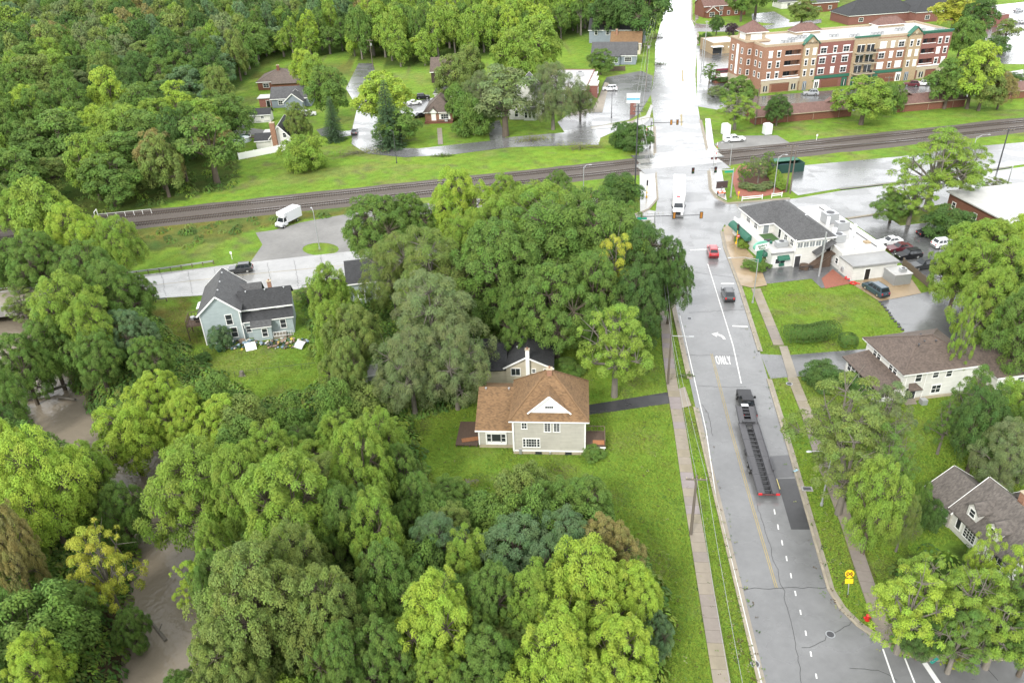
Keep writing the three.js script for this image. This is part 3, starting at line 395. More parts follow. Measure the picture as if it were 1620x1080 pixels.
// a tree whose crown is seen round photo point (u, v), pr photo points wide to each side
function tree(u, v, pr, Ht, style, colour, label, group, variant) {
  Ht *= GROWN; const K0 = kindOf(style, 0), h = Ht * K0.cy / K0.Ht, [x, z] = at(u, v, h), R = pr * depthAt(x, h, z) / FOCAL;
  const vv = variant ?? Math.floor(hash2(u, v, 5) * (style === 'spruce' ? 1 : 3)) % 3;
  return plant0(style, vv, colour, [x, z], R, Ht, label ?? `${LEAFWORD[colour]} tree standing in the woods along the creek`, label ? group : group ?? 'trees of the woods along the creek');
}
{
  const W = 'trees of the woods along the creek', woods = (rows) => rows.forEach(([u, v, pr, Ht, s, c]) => tree(u, v, pr * 0.93, Ht * 0.96, s, c));
  // creek woods, seen from above
  woods([[40, 335, 45, 12, 'broad', 'bright'], [5, 395, 42, 12, 'broad', 'mid'], [62, 405, 45, 12, 'walnut', 'mid'], [115, 372, 46, 13, 'broad', 'lime'], [186, 388, 40, 12, 'broad', 'bright'], [22, 452, 34, 7, 'open', 'olive'], [138, 438, 58, 13, 'oak', 'mid'], [176, 462, 46, 12, 'broad', 'mid'], [102, 485, 56, 13, 'broad', 'bright'], [66, 522, 48, 12, 'broad', 'mid'], [20, 545, 46, 12, 'oak', 'mid'], [150, 520, 46, 12, 'walnut', 'bright'], [205, 528, 42, 9, 'oak', 'blue'], [150, 560, 44, 9, 'broad', 'mid'], [238, 566, 36, 8, 'oak', 'mid'], [-6, 612, 36, 10, 'broad', 'mid'], [0, 690, 40, 10, 'broad', 'deep'],
    [190, 652, 64, 11, 'broad', 'lime'], [246, 618, 44, 8.5, 'broad', 'lime'], [302, 742, 92, 13, 'walnut', 'bright'], [352, 668, 46, 8, 'broad', 'lime'], [292, 655, 46, 8.5, 'walnut', 'lime'], [424, 714, 50, 8.5, 'broad', 'bright'], [536, 690, 42, 7.5, 'broad', 'bright'], [480, 700, 40, 5.5, 'broad', 'mid'], [462, 815, 86, 15, 'walnut', 'bright'], [390, 770, 60, 13, 'walnut', 'bright'], [572, 748, 56, 14, 'walnut', 'bright'], [600, 705, 44, 11, 'broad', 'bright'], [634, 752, 38, 9, 'walnut', 'mid'], [662, 802, 38, 9, 'broad', 'mid'], [540, 830, 56, 12, 'walnut', 'mid'], [592, 845, 50, 12, 'broad', 'bright'],
    [60, 765, 74, 14, 'broad', 'lime'], [130, 735, 40, 9, 'broad', 'bright'], [14, 730, 46, 12, 'broad', 'lime'], [16, 862, 42, 13, 'oak', 'russet'], [145, 862, 58, 12, 'open', 'gold'], [180, 775, 38, 9, 'broad', 'mid'], [60, 1056, 56, 9, 'walnut', 'lime'], [6, 985, 46, 8, 'broad', 'mid'], [112, 955, 44, 7, 'broad', 'mid'], [190, 955, 30, 6, 'walnut', 'mid'], [296, 892, 36, 8, 'open', 'lime'], [345, 930, 46, 11, 'walnut', 'mid'], [336, 868, 34, 9, 'broad', 'bright'], [410, 965, 100, 15, 'oak', 'olive'], [512, 985, 74, 13, 'oak', 'olive'], [470, 905, 66, 13, 'oak', 'olive'], [280, 1066, 44, 7, 'broad', 'mid'], [360, 1060, 66, 12, 'oak', 'olive'],
    [690, 985, 74, 13, 'walnut', 'lime'], [612, 1046, 54, 10, 'walnut', 'mid'], [612, 930, 56, 11, 'broad', 'mid'], [690, 872, 54, 9, 'willow', 'blue'], [746, 892, 52, 9, 'broad', 'bright'], [816, 872, 84, 8.5, 'walnut', 'blue'], [900, 866, 62, 8.5, 'walnut', 'blue'], [966, 872, 56, 8.5, 'walnut', 'russet'], [930, 940, 88, 11, 'walnut', 'lime'], [1000, 950, 54, 9.5, 'walnut', 'lime'], [838, 962, 64, 10, 'walnut', 'bright'], [880, 1050, 80, 11, 'walnut', 'lime'], [982, 1045, 66, 10, 'walnut', 'lime'], [770, 965, 56, 11, 'walnut', 'mid'], [770, 1056, 60, 9, 'broad', 'mid'], [1034, 1000, 34, 6, 'walnut', 'blue'], [690, 1075, 50, 8, 'walnut', 'bright'], [540, 1060, 50, 11, 'oak', 'mid'],
    [120, 1180, 70, 10, 'broad', 'bright'], [330, 1200, 70, 10, 'walnut', 'mid'], [480, 1190, 66, 10, 'oak', 'olive'], [640, 1190, 60, 9, 'walnut', 'bright'], [790, 1180, 66, 9, 'walnut', 'lime'], [-60, 1080, 56, 9, 'broad', 'mid'], [-70, 900, 60, 10, 'broad', 'bright'], [-60, 760, 56, 10, 'walnut', 'lime']]);
  // grove between the houses and the crossroads
  const grove = (rows) => rows.forEach(([u, v, pr, Ht, s, c]) => tree(u, v, pr, Ht, s, c, `${LEAFWORD[c]} tree of the grove between the two streets`, 'trees of the grove by the crossroads'));
  grove([[524, 470, 40, 12, 'walnut', 'bright'], [526, 530, 36, 11, 'walnut', 'bright'], [562, 535, 48, 11, 'broad', 'olive'], [600, 358, 58, 13, 'oak', 'mid'], [648, 350, 42, 12, 'oak', 'mid'], [725, 325, 46, 15, 'broad', 'lime'], [738, 385, 42, 12, 'broad', 'bright'], [680, 430, 72, 15, 'willow', 'olive'], [620, 430, 50, 13, 'willow', 'olive'], [690, 512, 80, 15, 'willow', 'grey'], [648, 582, 58, 12, 'willow', 'grey'], [718, 572, 52, 12, 'willow', 'grey'], [790, 425, 78, 16, 'oak', 'mid'], [868, 388, 88, 17, 'broad', 'mid'], [948, 392, 80, 16, 'broad', 'mid'], [1020, 425, 56, 14, 'oak', 'deep'], [880, 482, 66, 14, 'oak', 'mid'], [820, 500, 40, 11, 'oak', 'mid'], [936, 470, 54, 14, 'oak', 'mid'], [1006, 482, 50, 13, 'oak', 'deep'], [1062, 436, 34, 13, 'oak', 'deep'], [850, 345, 62, 14, 'broad', 'bright'], [792, 362, 52, 13, 'broad', 'bright'], [932, 352, 56, 13, 'broad', 'mid'], [990, 372, 40, 12, 'broad', 'mid'], [800, 312, 30, 10, 'broad', 'bright'], [895, 318, 28, 9, 'open', 'mid'], [885, 296, 22, 8, 'broad', 'mid'], [846, 308, 26, 8, 'open', 'olive']]);
  tree(972, 432, 38, 15, 'open', 'gold', 'golden green tree top rising among dark oaks by the road', null, 1);
  tree(975, 540, 62, 13, 'open', 'bright', 'tall loose yellowish tree on lawn beside the cream house', null, 0);
  tree(548, 588, 34, 10, 'broad', 'olive', 'olive tree with yellow patches over the small white shed', null, 1);
  // shrubs and yard trees with their own places
  const S = (u, v, pr, h, c, l, st = 'shrub', g) => tree(u, v, pr, h, st, c, l, g);
  const G = (u, v, h = 0) => at(u, v, h);
  plant('shrub', 0, 'deep', G(976, 322), 4.4, 5.4, 'round dark green bush on lawn by the railway crossing'); plant('shrub', 1, 'deep', G(1003, 236), 4.2, 5, 'dark bush at the street corner below tall utility pole'); plant('shrub', 2, 'deep', G(988, 232), 3.4, 5.6, 'upright dark bush beside the bush at street corner');
  plant('shrub', 2, 'bright', G(486, 268), 5.2, 7.4, 'big round bush on lawn before the white fence'); plant('oak', 1, 'olive', G(475, 228), 3.6, 10, 'dense olive tree beside the house with brick chimney');
  plant('mid', 1, 'mid', G(527, 192), 5.5, 14, 'tall loose tree on the island of the curved drive'); plant('spruce', 0, 'spruce', G(530, 222), 3.1, 11, 'grey-green pine standing at the curved drive'); plant('mid', 0, 'lime', G(610, 205), 7.2, 14, 'broad yellow-green tree behind the tall spruce'); plant('spruce', 0, 'spruce', G(618, 232), 4.4, 16, 'tall dark spruce at the bend of the side street'); plant('mid', 2, 'mid', G(634, 228), 5.4, 8.5, 'white-flecked tree on the lawn of brick bungalow');
  plant('mid', 1, 'lime', G(489, 150), 4.2, 13, 'yellow-green tree behind the grey roofed houses'); plant('mid', 2, 'bright', G(505, 160), 4.4, 13, 'bright tree over the drive of grey houses');
  plant('shrub', 0, 'mid', G(750, 214), 5.2, 9, 'leafy bush beside the lawn of brick bungalow'); plant('shrub', 1, 'mid', G(738, 190), 5, 9.5, 'tall bush between bungalow and white gabled house'); plant('mid', 1, 'olive', G(722, 170), 5.5, 14, 'olive tree behind the brick bungalow chimney'); plant('mid', 0, 'olive', G(745, 150), 5, 14, 'tan-tipped tree beside the dark brown barn');
  plant('midOpen', 0, 'grey', G(800, 215), 7.2, 17, 'storm-split tree with bare limbs before white gabled house'); plant('willow', 1, 'grey', G(875, 205), 6.2, 17, 'tall grey-green willow beside the brick clinic'); plant('willow', 2, 'grey', G(918, 190), 3.6, 10, 'small grey-green tree against the brick clinic wall'); plant('willow', 0, 'grey', G(765, 195), 4.6, 13, 'grey-green willow beside the wet gravel drive');
  plant('mid', 2, 'mid', G(950, 118), 4.4, 7.5, 'dense bush between the clinic and grey-blue house', null, 0, 'shrub'); plant('mid', 1, 'deep', G(1014, 74), 9.5, 24, 'huge dark street tree leaning over the far road'); plant('mid', 0, 'deep', G(965, 66), 8, 19, 'dark tree over the blue house roof');
  plant('mid', 2, 'bright', G(815, 150), 7, 18, 'bright tree behind the white gabled house'); plant('mid', 0, 'bright', G(850, 130), 8, 19, 'tall bright green tree behind the clinic');
  // apartment block side
  plant('mid', 1, 'mid', G(1165, 178), 4.4, 9, 'street tree before the apartment block corner'); plant('open', 2, 'bright', G(1162, 205), 4.8, 9, 'loose light green tree beside the portable toilet'); plant('oak', 0, 'deep', G(1228, 199), 3.4, 7.6, 'round dense tree before the brick garage wall'); plant('mid', 2, 'bright', G(1362, 197), 6.6, 11, 'spreading pale-leaved tree before the garage row'); plant('shrub', 1, 'mid', G(1408, 178), 3.2, 7, 'bush squeezed beside the middle garage row');
  plant('mid', 0, 'mid', G(1494, 172), 5.4, 12, 'green tree at the end of the garage row'); plant('mid', 1, 'lime', G(1530, 172), 5.6, 16, 'tall yellow-green tree behind the garage row'); plant('mid', 2, 'olive', G(1548, 175), 4.8, 11, 'olive tree leaning against yellow-green tree by garages'); plant('oak', 1, 'russet', G(1578, 173), 3.6, 9, 'small russet tree by the farther garage row');
  plant('mid', 0, 'mid', G(1512, 105), 4, 14, 'tree close to the apartment block end wall'); plant('mid', 2, 'mid', G(1530, 98), 3.8, 12, 'bright tree beside the apartment block end wall'); plant('mid', 1, 'deep', G(1540, 62), 6, 13, 'dark tree behind the apartment block'); plant('mid', 0, 'gold', G(1506, 50), 8, 13, 'golden green tree behind the apartment roof'); plant('shrub', 0, 'deep', G(1572, 84), 4.6, 5, 'dark shrubs on the car park island'); plant('midOpen', 1, 'olive', G(1588, 72), 4, 9, 'wind-bent tree on the car park island');
  plant('mid', 2, 'olive', G(1268, 38), 6, 9, 'round olive tree behind the apartment tower roof'); plant('mid', 1, 'deep', G(1133, 56), 2.8, 7, 'small dark tree at the north side street'); plant('shrub', 1, 'plum', G(1157, 55), 2.2, 4, 'purple-leaved shrub beside the flat brick shop'); plant('shrub', 0, 'deep', G(1116, 68), 2.8, 3.4, 'low bush beside the flat brick shop'); plant('mid', 0, 'mid', G(1172, 34), 6, 15, 'tree beside the dark brick house'); plant('mid', 1, 'mid', G(1195, 24), 6.5, 15, 'tree behind the dark brick house yard');
  plant('open', 1, 'mid', G(1122, 132), 2.6, 6, 'young street tree beside the red sign'); plant('shrub', 2, 'grey', G(1135, 152), 2.6, 2.6, 'pale shrub at the apartment corner'); plant('shrub', 1, 'deep', G(1142, 128), 3.4, 1.6, 'low planting under the red sign');
  for (const [u, v, l] of [[1282, 139, 'potted street tree before the tan brick bay'], [1350, 133, 'street tree before the balcony bay'], [1441, 122, 'street tree before the second gabled bay']]) plant('open', 0, 'mid', G(u, v), 1.6, 4.6, l);
  plant('shrub', 0, 'deep', G(1580, 122), 2, 2.2, 'round clipped bush on the grass by far car park'); plant('shrub', 2, 'deep', G(1606, 127), 2.6, 2, 'wide clipped bush on grass by far car park');
  for (let i = 0; i < 9; i++) plant('far', i % 3, ['mid', 'deep', 'bright', 'olive'][i % 4], G(1185 + i * 42, 14 - i * 2.5 - (i % 3) * 9), 6, 11 + (i % 4), `${LEAFWORD[['mid', 'deep', 'bright', 'olive'][i % 4]]} tree behind the roofs past the apartment block`, 'trees behind the far roofs');
  // plaza, restaurant
  for (const [u, v, R, h, c] of [[1176, 294, 1.5, 5, 'mid'], [1199, 290, 1.8, 5.5, 'grey'], [1213, 280, 1.7, 5.5, 'mid'], [1190, 280, 1.3, 4.5, 'grey']]) plant('open', 1, c, G(u, v), R, h, 'slender young tree in the mulch bed of plaza', 'young trees of the plaza');
  for (const [u, v] of [[1224, 282], [1228, 288], [1233, 294], [1238, 300], [1220, 277]]) plant('shrub', 1, 'bright', G(u, v), 1.3, 1.6, 'low green shrub edging the brick plaza', 'shrubs edging the plaza');
  for (const [u, v] of [[1190, 300], [1204, 300], [1216, 296], [1180, 297]]) plant('shrub', 2, 'grey', G(u, v), 1.5, 1, 'low grey planting in the plaza bed', 'low planting of the plaza bed');
  plant('open', 0, 'bright', G(1466, 333), 7, 15, 'spreading elm on lawn beside the restaurant car park', null, 1); plant('open', 2, 'bright', G(1437, 355), 4.2, 9.5, 'lower loose tree beside the elm'); plant('broad', 1, 'mid', G(1408, 352), 3.4, 5.6, 'dense round bush at restaurant car park corner', null, 0, 'shrub'); plant('open', 1, 'bright', G(1513, 324), 4.6, 12, 'tree at the corner of the white-roofed building'); plant('shrub', 0, 'deep', G(1502, 376), 4.2, 5, 'round dark shrub beside the white-roofed building');
  plant('shrub', 1, 'bright', G(1176, 392), 1, 1.4, 'small shrub below the green awning'); plant('shrub', 0, 'mid', G(1172, 382), 1.2, 1.2, 'low shrub under the long green awning'); plant('shrub', 2, 'mid', G(1197, 424), 2.1, 1.3, 'low shrub round the restaurant sign post'); plant('open', 2, 'olive', G(1572, 307), 2.6, 3.4, 'scrubby tree beside the east street pole');
  // right-hand yards
  const yard = (u, v, pr, h, st, c, l) => tree(u, v, pr, h, st, c, l);
  for (const [u, v, pr, h, st, c] of [[1560, 405, 62, 12, 'walnut', 'bright'], [1520, 425, 44, 11, 'walnut', 'bright'], [1600, 445, 66, 13, 'walnut', 'bright'], [1570, 480, 52, 12, 'walnut', 'bright'], [1618, 520, 50, 12, 'broad', 'mid'], [1622, 390, 50, 12, 'walnut', 'lime'], [1640, 470, 50, 12, 'broad', 'mid']]) tree(u, v, pr, h, st, c, `${LEAFWORD[c]} tree in the thicket behind the garage lot`, 'thicket behind the garage lot');
  yard(1335, 665, 78, 12, 'open', 'olive', 'sparse olive tree over pavement before the white house'); yard(1400, 655, 46, 10, 'open', 'grey', 'grey-green tree before white house porch'); yard(1345, 730, 64, 11, 'open', 'olive', 'olive tree over the leaning street lamp'); yard(1408, 728, 46, 10, 'open', 'mid', 'mid green tree between white house and cape cottage'); yard(1386, 790, 46, 11, 'broad', 'bright', 'bright green tree beside the pavement bend');
  yard(1527, 528, 19, 13, 'open', 'bright', 'slender tall tree over the brown roofed white house'); yard(1540, 628, 34, 10, 'open', 'mid', 'leafy tree against white house side wall'); yard(1556, 668, 44, 11, 'broad', 'deep', 'dark tree on the lawn behind white house'); yard(1602, 650, 44, 9, 'broad', 'bright', 'bright bushy tree by the second brown roof'); yard(1592, 720, 46, 9, 'willow', 'grey', 'grey-green conical tree above the cape cottage'); yard(1498, 668, 26, 7, 'open', 'mid', 'loose low tree on the lawn below white house'); yard(1636, 690, 40, 10, 'broad', 'mid', 'mid green tree at the yard edge past conical tree');
  yard(1432, 822, 24, 7, 'willow', 'olive', 'weeping brown-green shrub beside cape cottage lawn'); yard(1458, 790, 16, 4, 'shrub', 'mid', 'bush beside the cape cottage corner'); yard(1478, 818, 18, 3.4, 'shrub', 'deep', 'dark yew bush under cape cottage window');
  for (const [u, v, pr, h, st, c] of [[1442, 960, 62, 9, 'open', 'lime'], [1470, 925, 42, 9, 'open', 'bright'], [1540, 950, 60, 9, 'open', 'bright'], [1585, 992, 58, 8, 'open', 'bright'], [1520, 1008, 48, 7, 'open', 'mid'], [1462, 1004, 34, 5, 'broad', 'deep'], [1612, 915, 38, 9, 'open', 'lime'], [1618, 960, 42, 8, 'open', 'mid'], [1640, 1005, 52, 8, 'broad', 'mid'], [1555, 885, 26, 9, 'open', 'lime']]) tree(u, v, pr, h, st, c, `${LEAFWORD[c]} tree in the corner thicket by the side street`, 'corner thicket by the side street');
  plant('shrub', 1, 'blue', G(351, 552), 1.6, 3.3, 'grey-green bush against the pale blue house wall'); plant('shrub', 0, 'mid', G(938, 722), 1.4, 1.1, 'low bush at the tan house corner'); plant('shrub', 2, 'deep', G(322, 572), 1.1, 1.2, 'small dark shrub on lawn by green bin'); plant('shrub', 0, 'deep', G(1303, 608), 2.9, 2.6, 'clipped dark bush beside the white house driveway'); plant('shrub', 1, 'deep', G(1365, 618), 2, 2, 'clipped dark bush before the porch of white house'); plant('shrub', 0, 'mid', G(896, 590), 2.2, 1.6, 'low bush behind the tan house');
  plant('open', 1, 'mid', G(488, 480), 2, 3, 'scrubby bush beside pale blue house steps');
  for (const [u, v, R, h, c] of [[222, 482, 2, 2.6, 'mid'], [208, 498, 3, 4, 'bright'], [212, 560, 4, 6, 'mid']]) plant('shrub', 1, c, G(u, v), R, h, 'shrub at the end of the street guardrail', 'shrubs by the guardrail');
  // undergrowth trees filling gaps of the creek woods
  const r = rng(311), cols = ['mid', 'deep', 'mid', 'bright', 'olive'];
  let n = 0, guard = 0;
  while (n < 60 && guard++ < 4000) { const u = r() * 1040, v = 500 + r() * 640, [x, z] = at(u, v); if (!inside(WOODS[0], x, z) || segDist(CREEK, x, z) < 9 || (v < 680 && u > 240) || u > 930) continue; if (TREE_SPOTS.some(([a, b, R]) => Math.hypot(a - x, b - z) < R * 0.75)) continue; plant(r() < 0.4 ? 'walnut' : 'shrub', Math.floor(r() * 3), cols[Math.floor(r() * 5)], [x, z], 2.2 + 1.6 * r(), 4 + 4 * r(), 'understorey bush in the woods along the creek', 'understorey bushes along the creek'); n++; }
  // the wood north of the railway: nearest trees one by one, the rest as one mass
  const cand = []; guard = 0;
  while (guard++ < 60000 && cand.length < 1500) { const z = -150 - 470 * Math.pow(r(), 0.75), x = -420 + r() * 470; if (!inside(WOODS[1], x, z) || segDist(BEDLINE, x, z) < 10) continue; const pc = new THREE.Vector3(x, 8, z).project(camera); if (pc.x < -1.25 || pc.x > 0.42 || pc.y > 1.5) continue; if (cand.some((c) => Math.hypot(c[0] - x, c[1] - z) < 5.2 + 2 * r())) continue; cand.push([x, z]); }
  cand.sort((a, b) => b[1] - a[1]);
  const fc = (x, z) => { const q = fbm(x / 40, z / 40, 3, 71), k = r(); return q > 0.56 ? (k < 0.5 ? 'bright' : k < 0.6 ? 'lime' : 'mid') : q > 0.46 ? (k < 0.35 ? 'mid' : k < 0.55 ? 'olive' : k < 0.7 ? 'grey' : k < 0.78 ? 'russet' : 'bright') : (k < 0.4 ? 'deep' : k < 0.6 ? 'mid' : k < 0.75 ? 'blue' : k < 0.88 ? 'grey' : 'olive'); };
  const NEAR = 170;
  cand.slice(0, NEAR).forEach(([x, z]) => { const c = fc(x, z), st = r() < 0.7 ? 'mid' : 'midOpen'; plant(st, Math.floor(r() * 3), c, [x, z], 3.4 + 4 * r() * r() + 0.8 * r(), 9 + 7.5 * r(), `${LEAFWORD[c]} tree of the wood beyond the railway`, 'trees of the wood beyond the railway'); });
  const rest = cand.slice(NEAR), g = new THREE.Group(); g.name = 'far_woodland'; tag(g, 'far wood of mixed green trees beyond the railway', 'woodland', null, 'stuff'); scene.add(g);
  const M = new THREE.Matrix4(), Q = new THREE.Quaternion(), Y = new THREE.Vector3(0, 1, 0);
  ['far', 'farTall', 'far'].forEach((st, i) => { const K = kindOf(st, i), mine = rest.filter((_, j) => j % 3 === i), white = leafMat(1, 1, 1), im = new THREE.InstancedMesh(K.crown, white, mine.length), tm = new THREE.InstancedMesh(K.trunk, MAT.barkGrey, mine.length); im.name = 'crown_mass'; tm.name = 'trunk_mass';
    mine.forEach(([x, z], j) => { const s = (3.3 + 4 * r() * r()) / K.R * GROWN, h = (9 + 9 * r()) / K.Ht * GROWN; Q.setFromAxisAngle(Y, r() * 6.28); M.compose(new THREE.Vector3(x, 0, z), Q, new THREE.Vector3(s, h, s)); im.setMatrixAt(j, M); tm.setMatrixAt(j, M); const c = LEAF[fc(x, z)].color, k = 0.9 + 0.2 * r(); im.setColorAt(j, new THREE.Color(c.r * k, c.g * k, c.b * k)); }); im.castShadow = im.receiveShadow = tm.castShadow = true; g.add(im, tm); });
  // ground cover of leaves on the woodland floor and banks
  { const lv = []; for (let k = 0; k < 70; k++) { const d = sph(r), a = Math.abs(d[1]); lv.push([d[0] * 0.7, a * 0.55, d[2] * 0.7, d[0] + 0.6 * (r() - 0.5), a + 0.6, d[2] + 0.6 * (r() - 0.5), d[0], -0.3, d[2], 0.3, 0.17, 0.85 + 0.3 * r(), 0.85 + 0.3 * r(), 0.85 + 0.3 * r()]); }
    const geo = leafSoup(lv), spots = []; guard = 0;
    while (spots.length < 9000 && guard++ < 90000) { const k = r(); let x, z; if (k < 0.8) { x = -80 + r() * 100; z = -36 - r() * 105; if (!inside(WOODS[0], x, z) && !inside(WOODS[2], x, z)) continue; } else if (k < 0.9) { x = -130 + r() * 110; z = -135 - r() * 120; if (!inside(WOODS[1], x, z) && !inside(WEEDS[0], x, z)) continue; } else { x = 35 + r() * 50; z = -38 - r() * 90; if (!inside(WOODS[3], x, z) && !inside(WOODS[4], x, z)) continue; } if (segDist(CREEK, x, z) < 4.3 || PAVED.some((p) => inside(p, x, z)) || segDist(BEDLINE, x, z) < 7) continue; spots.push([x, z]); }
    const im = new THREE.InstancedMesh(geo, leafMat(1, 1, 1), spots.length); im.name = 'ground_cover'; tag(im, 'leafy ground cover on woodland floor and creek banks', 'ground cover', null, 'stuff'); im.castShadow = im.receiveShadow = true;
    spots.forEach(([x, z], j) => { const s = 0.8 + 1.1 * r(); Q.setFromAxisAngle(Y, r() * 6.28); M.compose(new THREE.Vector3(x, groundY(x, z) - 0.05, z), Q, new THREE.Vector3(s, s * (0.7 + 0.7 * r()), s)); im.setMatrixAt(j, M); const c = LEAF[['mid', 'deep', 'mid', 'olive', 'bright'][Math.floor(r() * 5)]].color; im.setColorAt(j, c); }); scene.add(im); }
}
// ---------- building parts (local axes: x along the front, +z towards the front, -z to the back) ----------
function lot(name, label, category, [u, v], heading, group) { const [x, z] = at(u, v); return thing(name, label, category, [x, 0, z], -heading * Math.PI / 180, group); }
const FACE = { f: 0, b: Math.PI, l: -Math.PI / 2, r: Math.PI / 2 };
// face f/b: c is the wall's z, a runs along x; face l/r: c is the wall's x, a runs along z
function onFace(m, face, c, a, y) { m.rotation.y = FACE[face]; if (face === 'f') m.position.set(a, y, c); else if (face === 'b') m.position.set(a, y, c); else m.position.set(c, y, a); return m; }
const winCache = {};
function win(p, face, c, a, y, w, h, o = {}) { // y = sill height
  const t = o.t ?? 0.1, cols = o.cols ?? 1, rows = o.rows ?? 2, key = [w, h, t, cols, rows].join();
  const fr = winCache[key] ??= (() => { const g = [box(w + 2 * t, t, 0.09, 0, h, 0.035), box(w + 2 * t + 0.06, t, 0.12, 0, -t, 0.045), box(t, h, 0.09, -(w + t) / 2, 0, 0.035), box(t, h, 0.09, (w + t) / 2, 0, 0.035)]; for (let i = 1; i < cols; i++) g.push(box(cols > 3 ? 0.03 : 0.045, h, 0.06, -w / 2 + w * i / cols, 0, 0.03)); for (let j = 1; j < rows; j++) g.push(box(w, rows > 2 ? 0.028 : 0.045, 0.05, 0, h * j / rows - 0.02, 0.028)); return mergeGeometries(g.map(cleanGeo)); })();
  const m = onFace(mk(o.name ?? 'window', fr, o.trim ?? MAT.trim, p), face, c, a, y);
  mk('pane', winCache['p' + key] ??= box(w, h, 0.03, 0, 0, 0.01), o.glass ?? MAT.glass, m); return m;
}
function door(p, face, c, a, y, w, h, mat = MAT.green, o = {}) { const m = onFace(mk('door', box(w, h, 0.08, 0, 0, 0.02), mat, p), face, c, a, y); mk('handle', cyl(0.03, 0.03, 0.12, w * 0.36, h * 0.45, 0.1, 6, Math.PI / 2), MAT.steel, m); mk('frame', [box(w + 0.2, 0.1, 0.1, 0, h, 0.03), box(0.1, h, 0.1, -w / 2 - 0.05, 0, 0.03), box(0.1, h, 0.1, w / 2 + 0.05, 0, 0.03)], o.trim ?? MAT.trim, m); return m; }
function walls(p, x0, x1, z0, z1, h, mat, y = 0, name = 'wall') { return mk(name, box(x1 - x0, h, Math.abs(z1 - z0), (x0 + x1) / 2, y, (z0 + z1) / 2), mat, p); } // z0 front, z1 back
function gable(p, x0, x1, z0, z1, ye, yr, axis, mat, wallMat, o = {}) {
  const v = o.over ?? 0.4, t = o.t ?? 0.18, xm = o.at ?? (axis === 'z' ? (x0 + x1) / 2 : (z0 + z1) / 2), k = axis === 'z' ? (yr - ye) / ((x1 - x0) / 2) : (yr - ye) / (Math.abs(z1 - z0) / 2), e = ye - v * k * 0.9; let A, B, g;
  if (axis === 'z') { A = [[x0 - v, e, z0 + v], [xm, yr, z0 + v], [xm, yr, z1 - v], [x0 - v, e, z1 - v]]; B = [[xm, yr, z0 + v], [x1 + v, e, z0 + v], [x1 + v, e, z1 - v], [xm, yr, z1 - v]]; g = [[[x0, ye - 0.02, z0], [x1, ye - 0.02, z0], [xm, yr - t, z0]], [[x1, ye - 0.02, z1], [x0, ye - 0.02, z1], [xm, yr - t, z1]]]; }
  else { A = [[x0 - v, e, z0 + v], [x1 + v, e, z0 + v], [x1 + v, yr, xm], [x0 - v, yr, xm]]; B = [[x0 - v, yr, xm], [x1 + v, yr, xm], [x1 + v, e, z1 - v], [x0 - v, e, z1 - v]]; g = [[[x0, ye - 0.02, z1], [x0, ye - 0.02, z0], [x0, yr - t, xm]], [[x1, ye - 0.02, z0], [x1, ye - 0.02, z1], [x1, yr - t, xm]]]; }
  const r = mk('roof', [slab(A, t), slab(B, t)], mat, p); if (wallMat) mk('gable_wall', faces(g), wallMat, p);
  const tr = o.trim ?? MAT.trim; if (tr) { if (axis === 'z') for (const z of [z0 + v + 0.02, z1 - v - 0.02]) mk('barge_board', [beam([x0 - v, e - t / 2, z], [xm, yr - t / 2, z], 0.05, t + 0.06), beam([xm, yr - t / 2, z], [x1 + v, e - t / 2, z], 0.05, t + 0.06)], tr, r); else for (const z of [z0 + v + 0.03, z1 - v - 0.03]) mk('fascia', box(x1 - x0 + 2 * v, t + 0.04, 0.06, (x0 + x1) / 2, e - t - 0.02, z), tr, r); }
  return r;
}
function hip(p, x0, x1, z0, z1, ye, yr, inset, mat, o = {}) { // ridge along the longer side, or a point
  const v = o.over ?? 0.45, X0 = x0 - v, X1 = x1 + v, Z0 = z0 + v, Z1 = z1 - v, xm = (X0 + X1) / 2, zm = (Z0 + Z1) / 2, along = X1 - X0 >= Z0 - Z1, a = along ? [X0 + inset, yr, zm] : [xm, yr, Z0 - inset], b = along ? [X1 - inset, yr, zm] : [xm, yr, Z1 + inset];
  const P = along ? [[[X0, ye, Z0], [X1, ye, Z0], b, a], [[X1, ye, Z0], [X1, ye, Z1], b], [[X1, ye, Z1], [X0, ye, Z1], a, b], [[X0, ye, Z1], [X0, ye, Z0], a]] : [[[X0, ye, Z0], [X1, ye, Z0], a], [[X1, ye, Z0], [X1, ye, Z1], b, a], [[X1, ye, Z1], [X0, ye, Z1], b], [[X0, ye, Z1], [X0, ye, Z0], a, b]];
  const r = mk('roof', P.map((q) => slab(q, 0.14)), mat, p); const tr = o.trim ?? MAT.trim; mk('fascia', [box(X1 - X0, 0.2, 0.06, xm, ye - 0.22, Z0 - 0.02), box(X1 - X0, 0.2, 0.06, xm, ye - 0.22, Z1 + 0.02), box(0.06, 0.2, Z0 - Z1 - 0.1, X0 + 0.03, ye - 0.22, zm), box(0.06, 0.2, Z0 - Z1 - 0.1, X1 - 0.03, ye - 0.22, zm), ...(o.soffit === false ? [] : [box(X1 - X0 - 0.1, 0.04, Z0 - Z1 - 0.1, xm, ye - 0.19, zm)])], tr, r);
  mk('ridge_cap', [...(Math.hypot(a[0] - b[0], a[2] - b[2]) > 0.2 ? [beam(a, b, 0.3, 0.05)] : []), ...[[X0, Z0], [X1, Z0], [X0, Z1], [X1, Z1]].map(([x, z]) => beam([x, ye + 0.02, z], Math.hypot(x - a[0], z - a[2]) < Math.hypot(x - b[0], z - b[2]) ? a : b, 0.26, 0.05))], mat, r); return r;
}
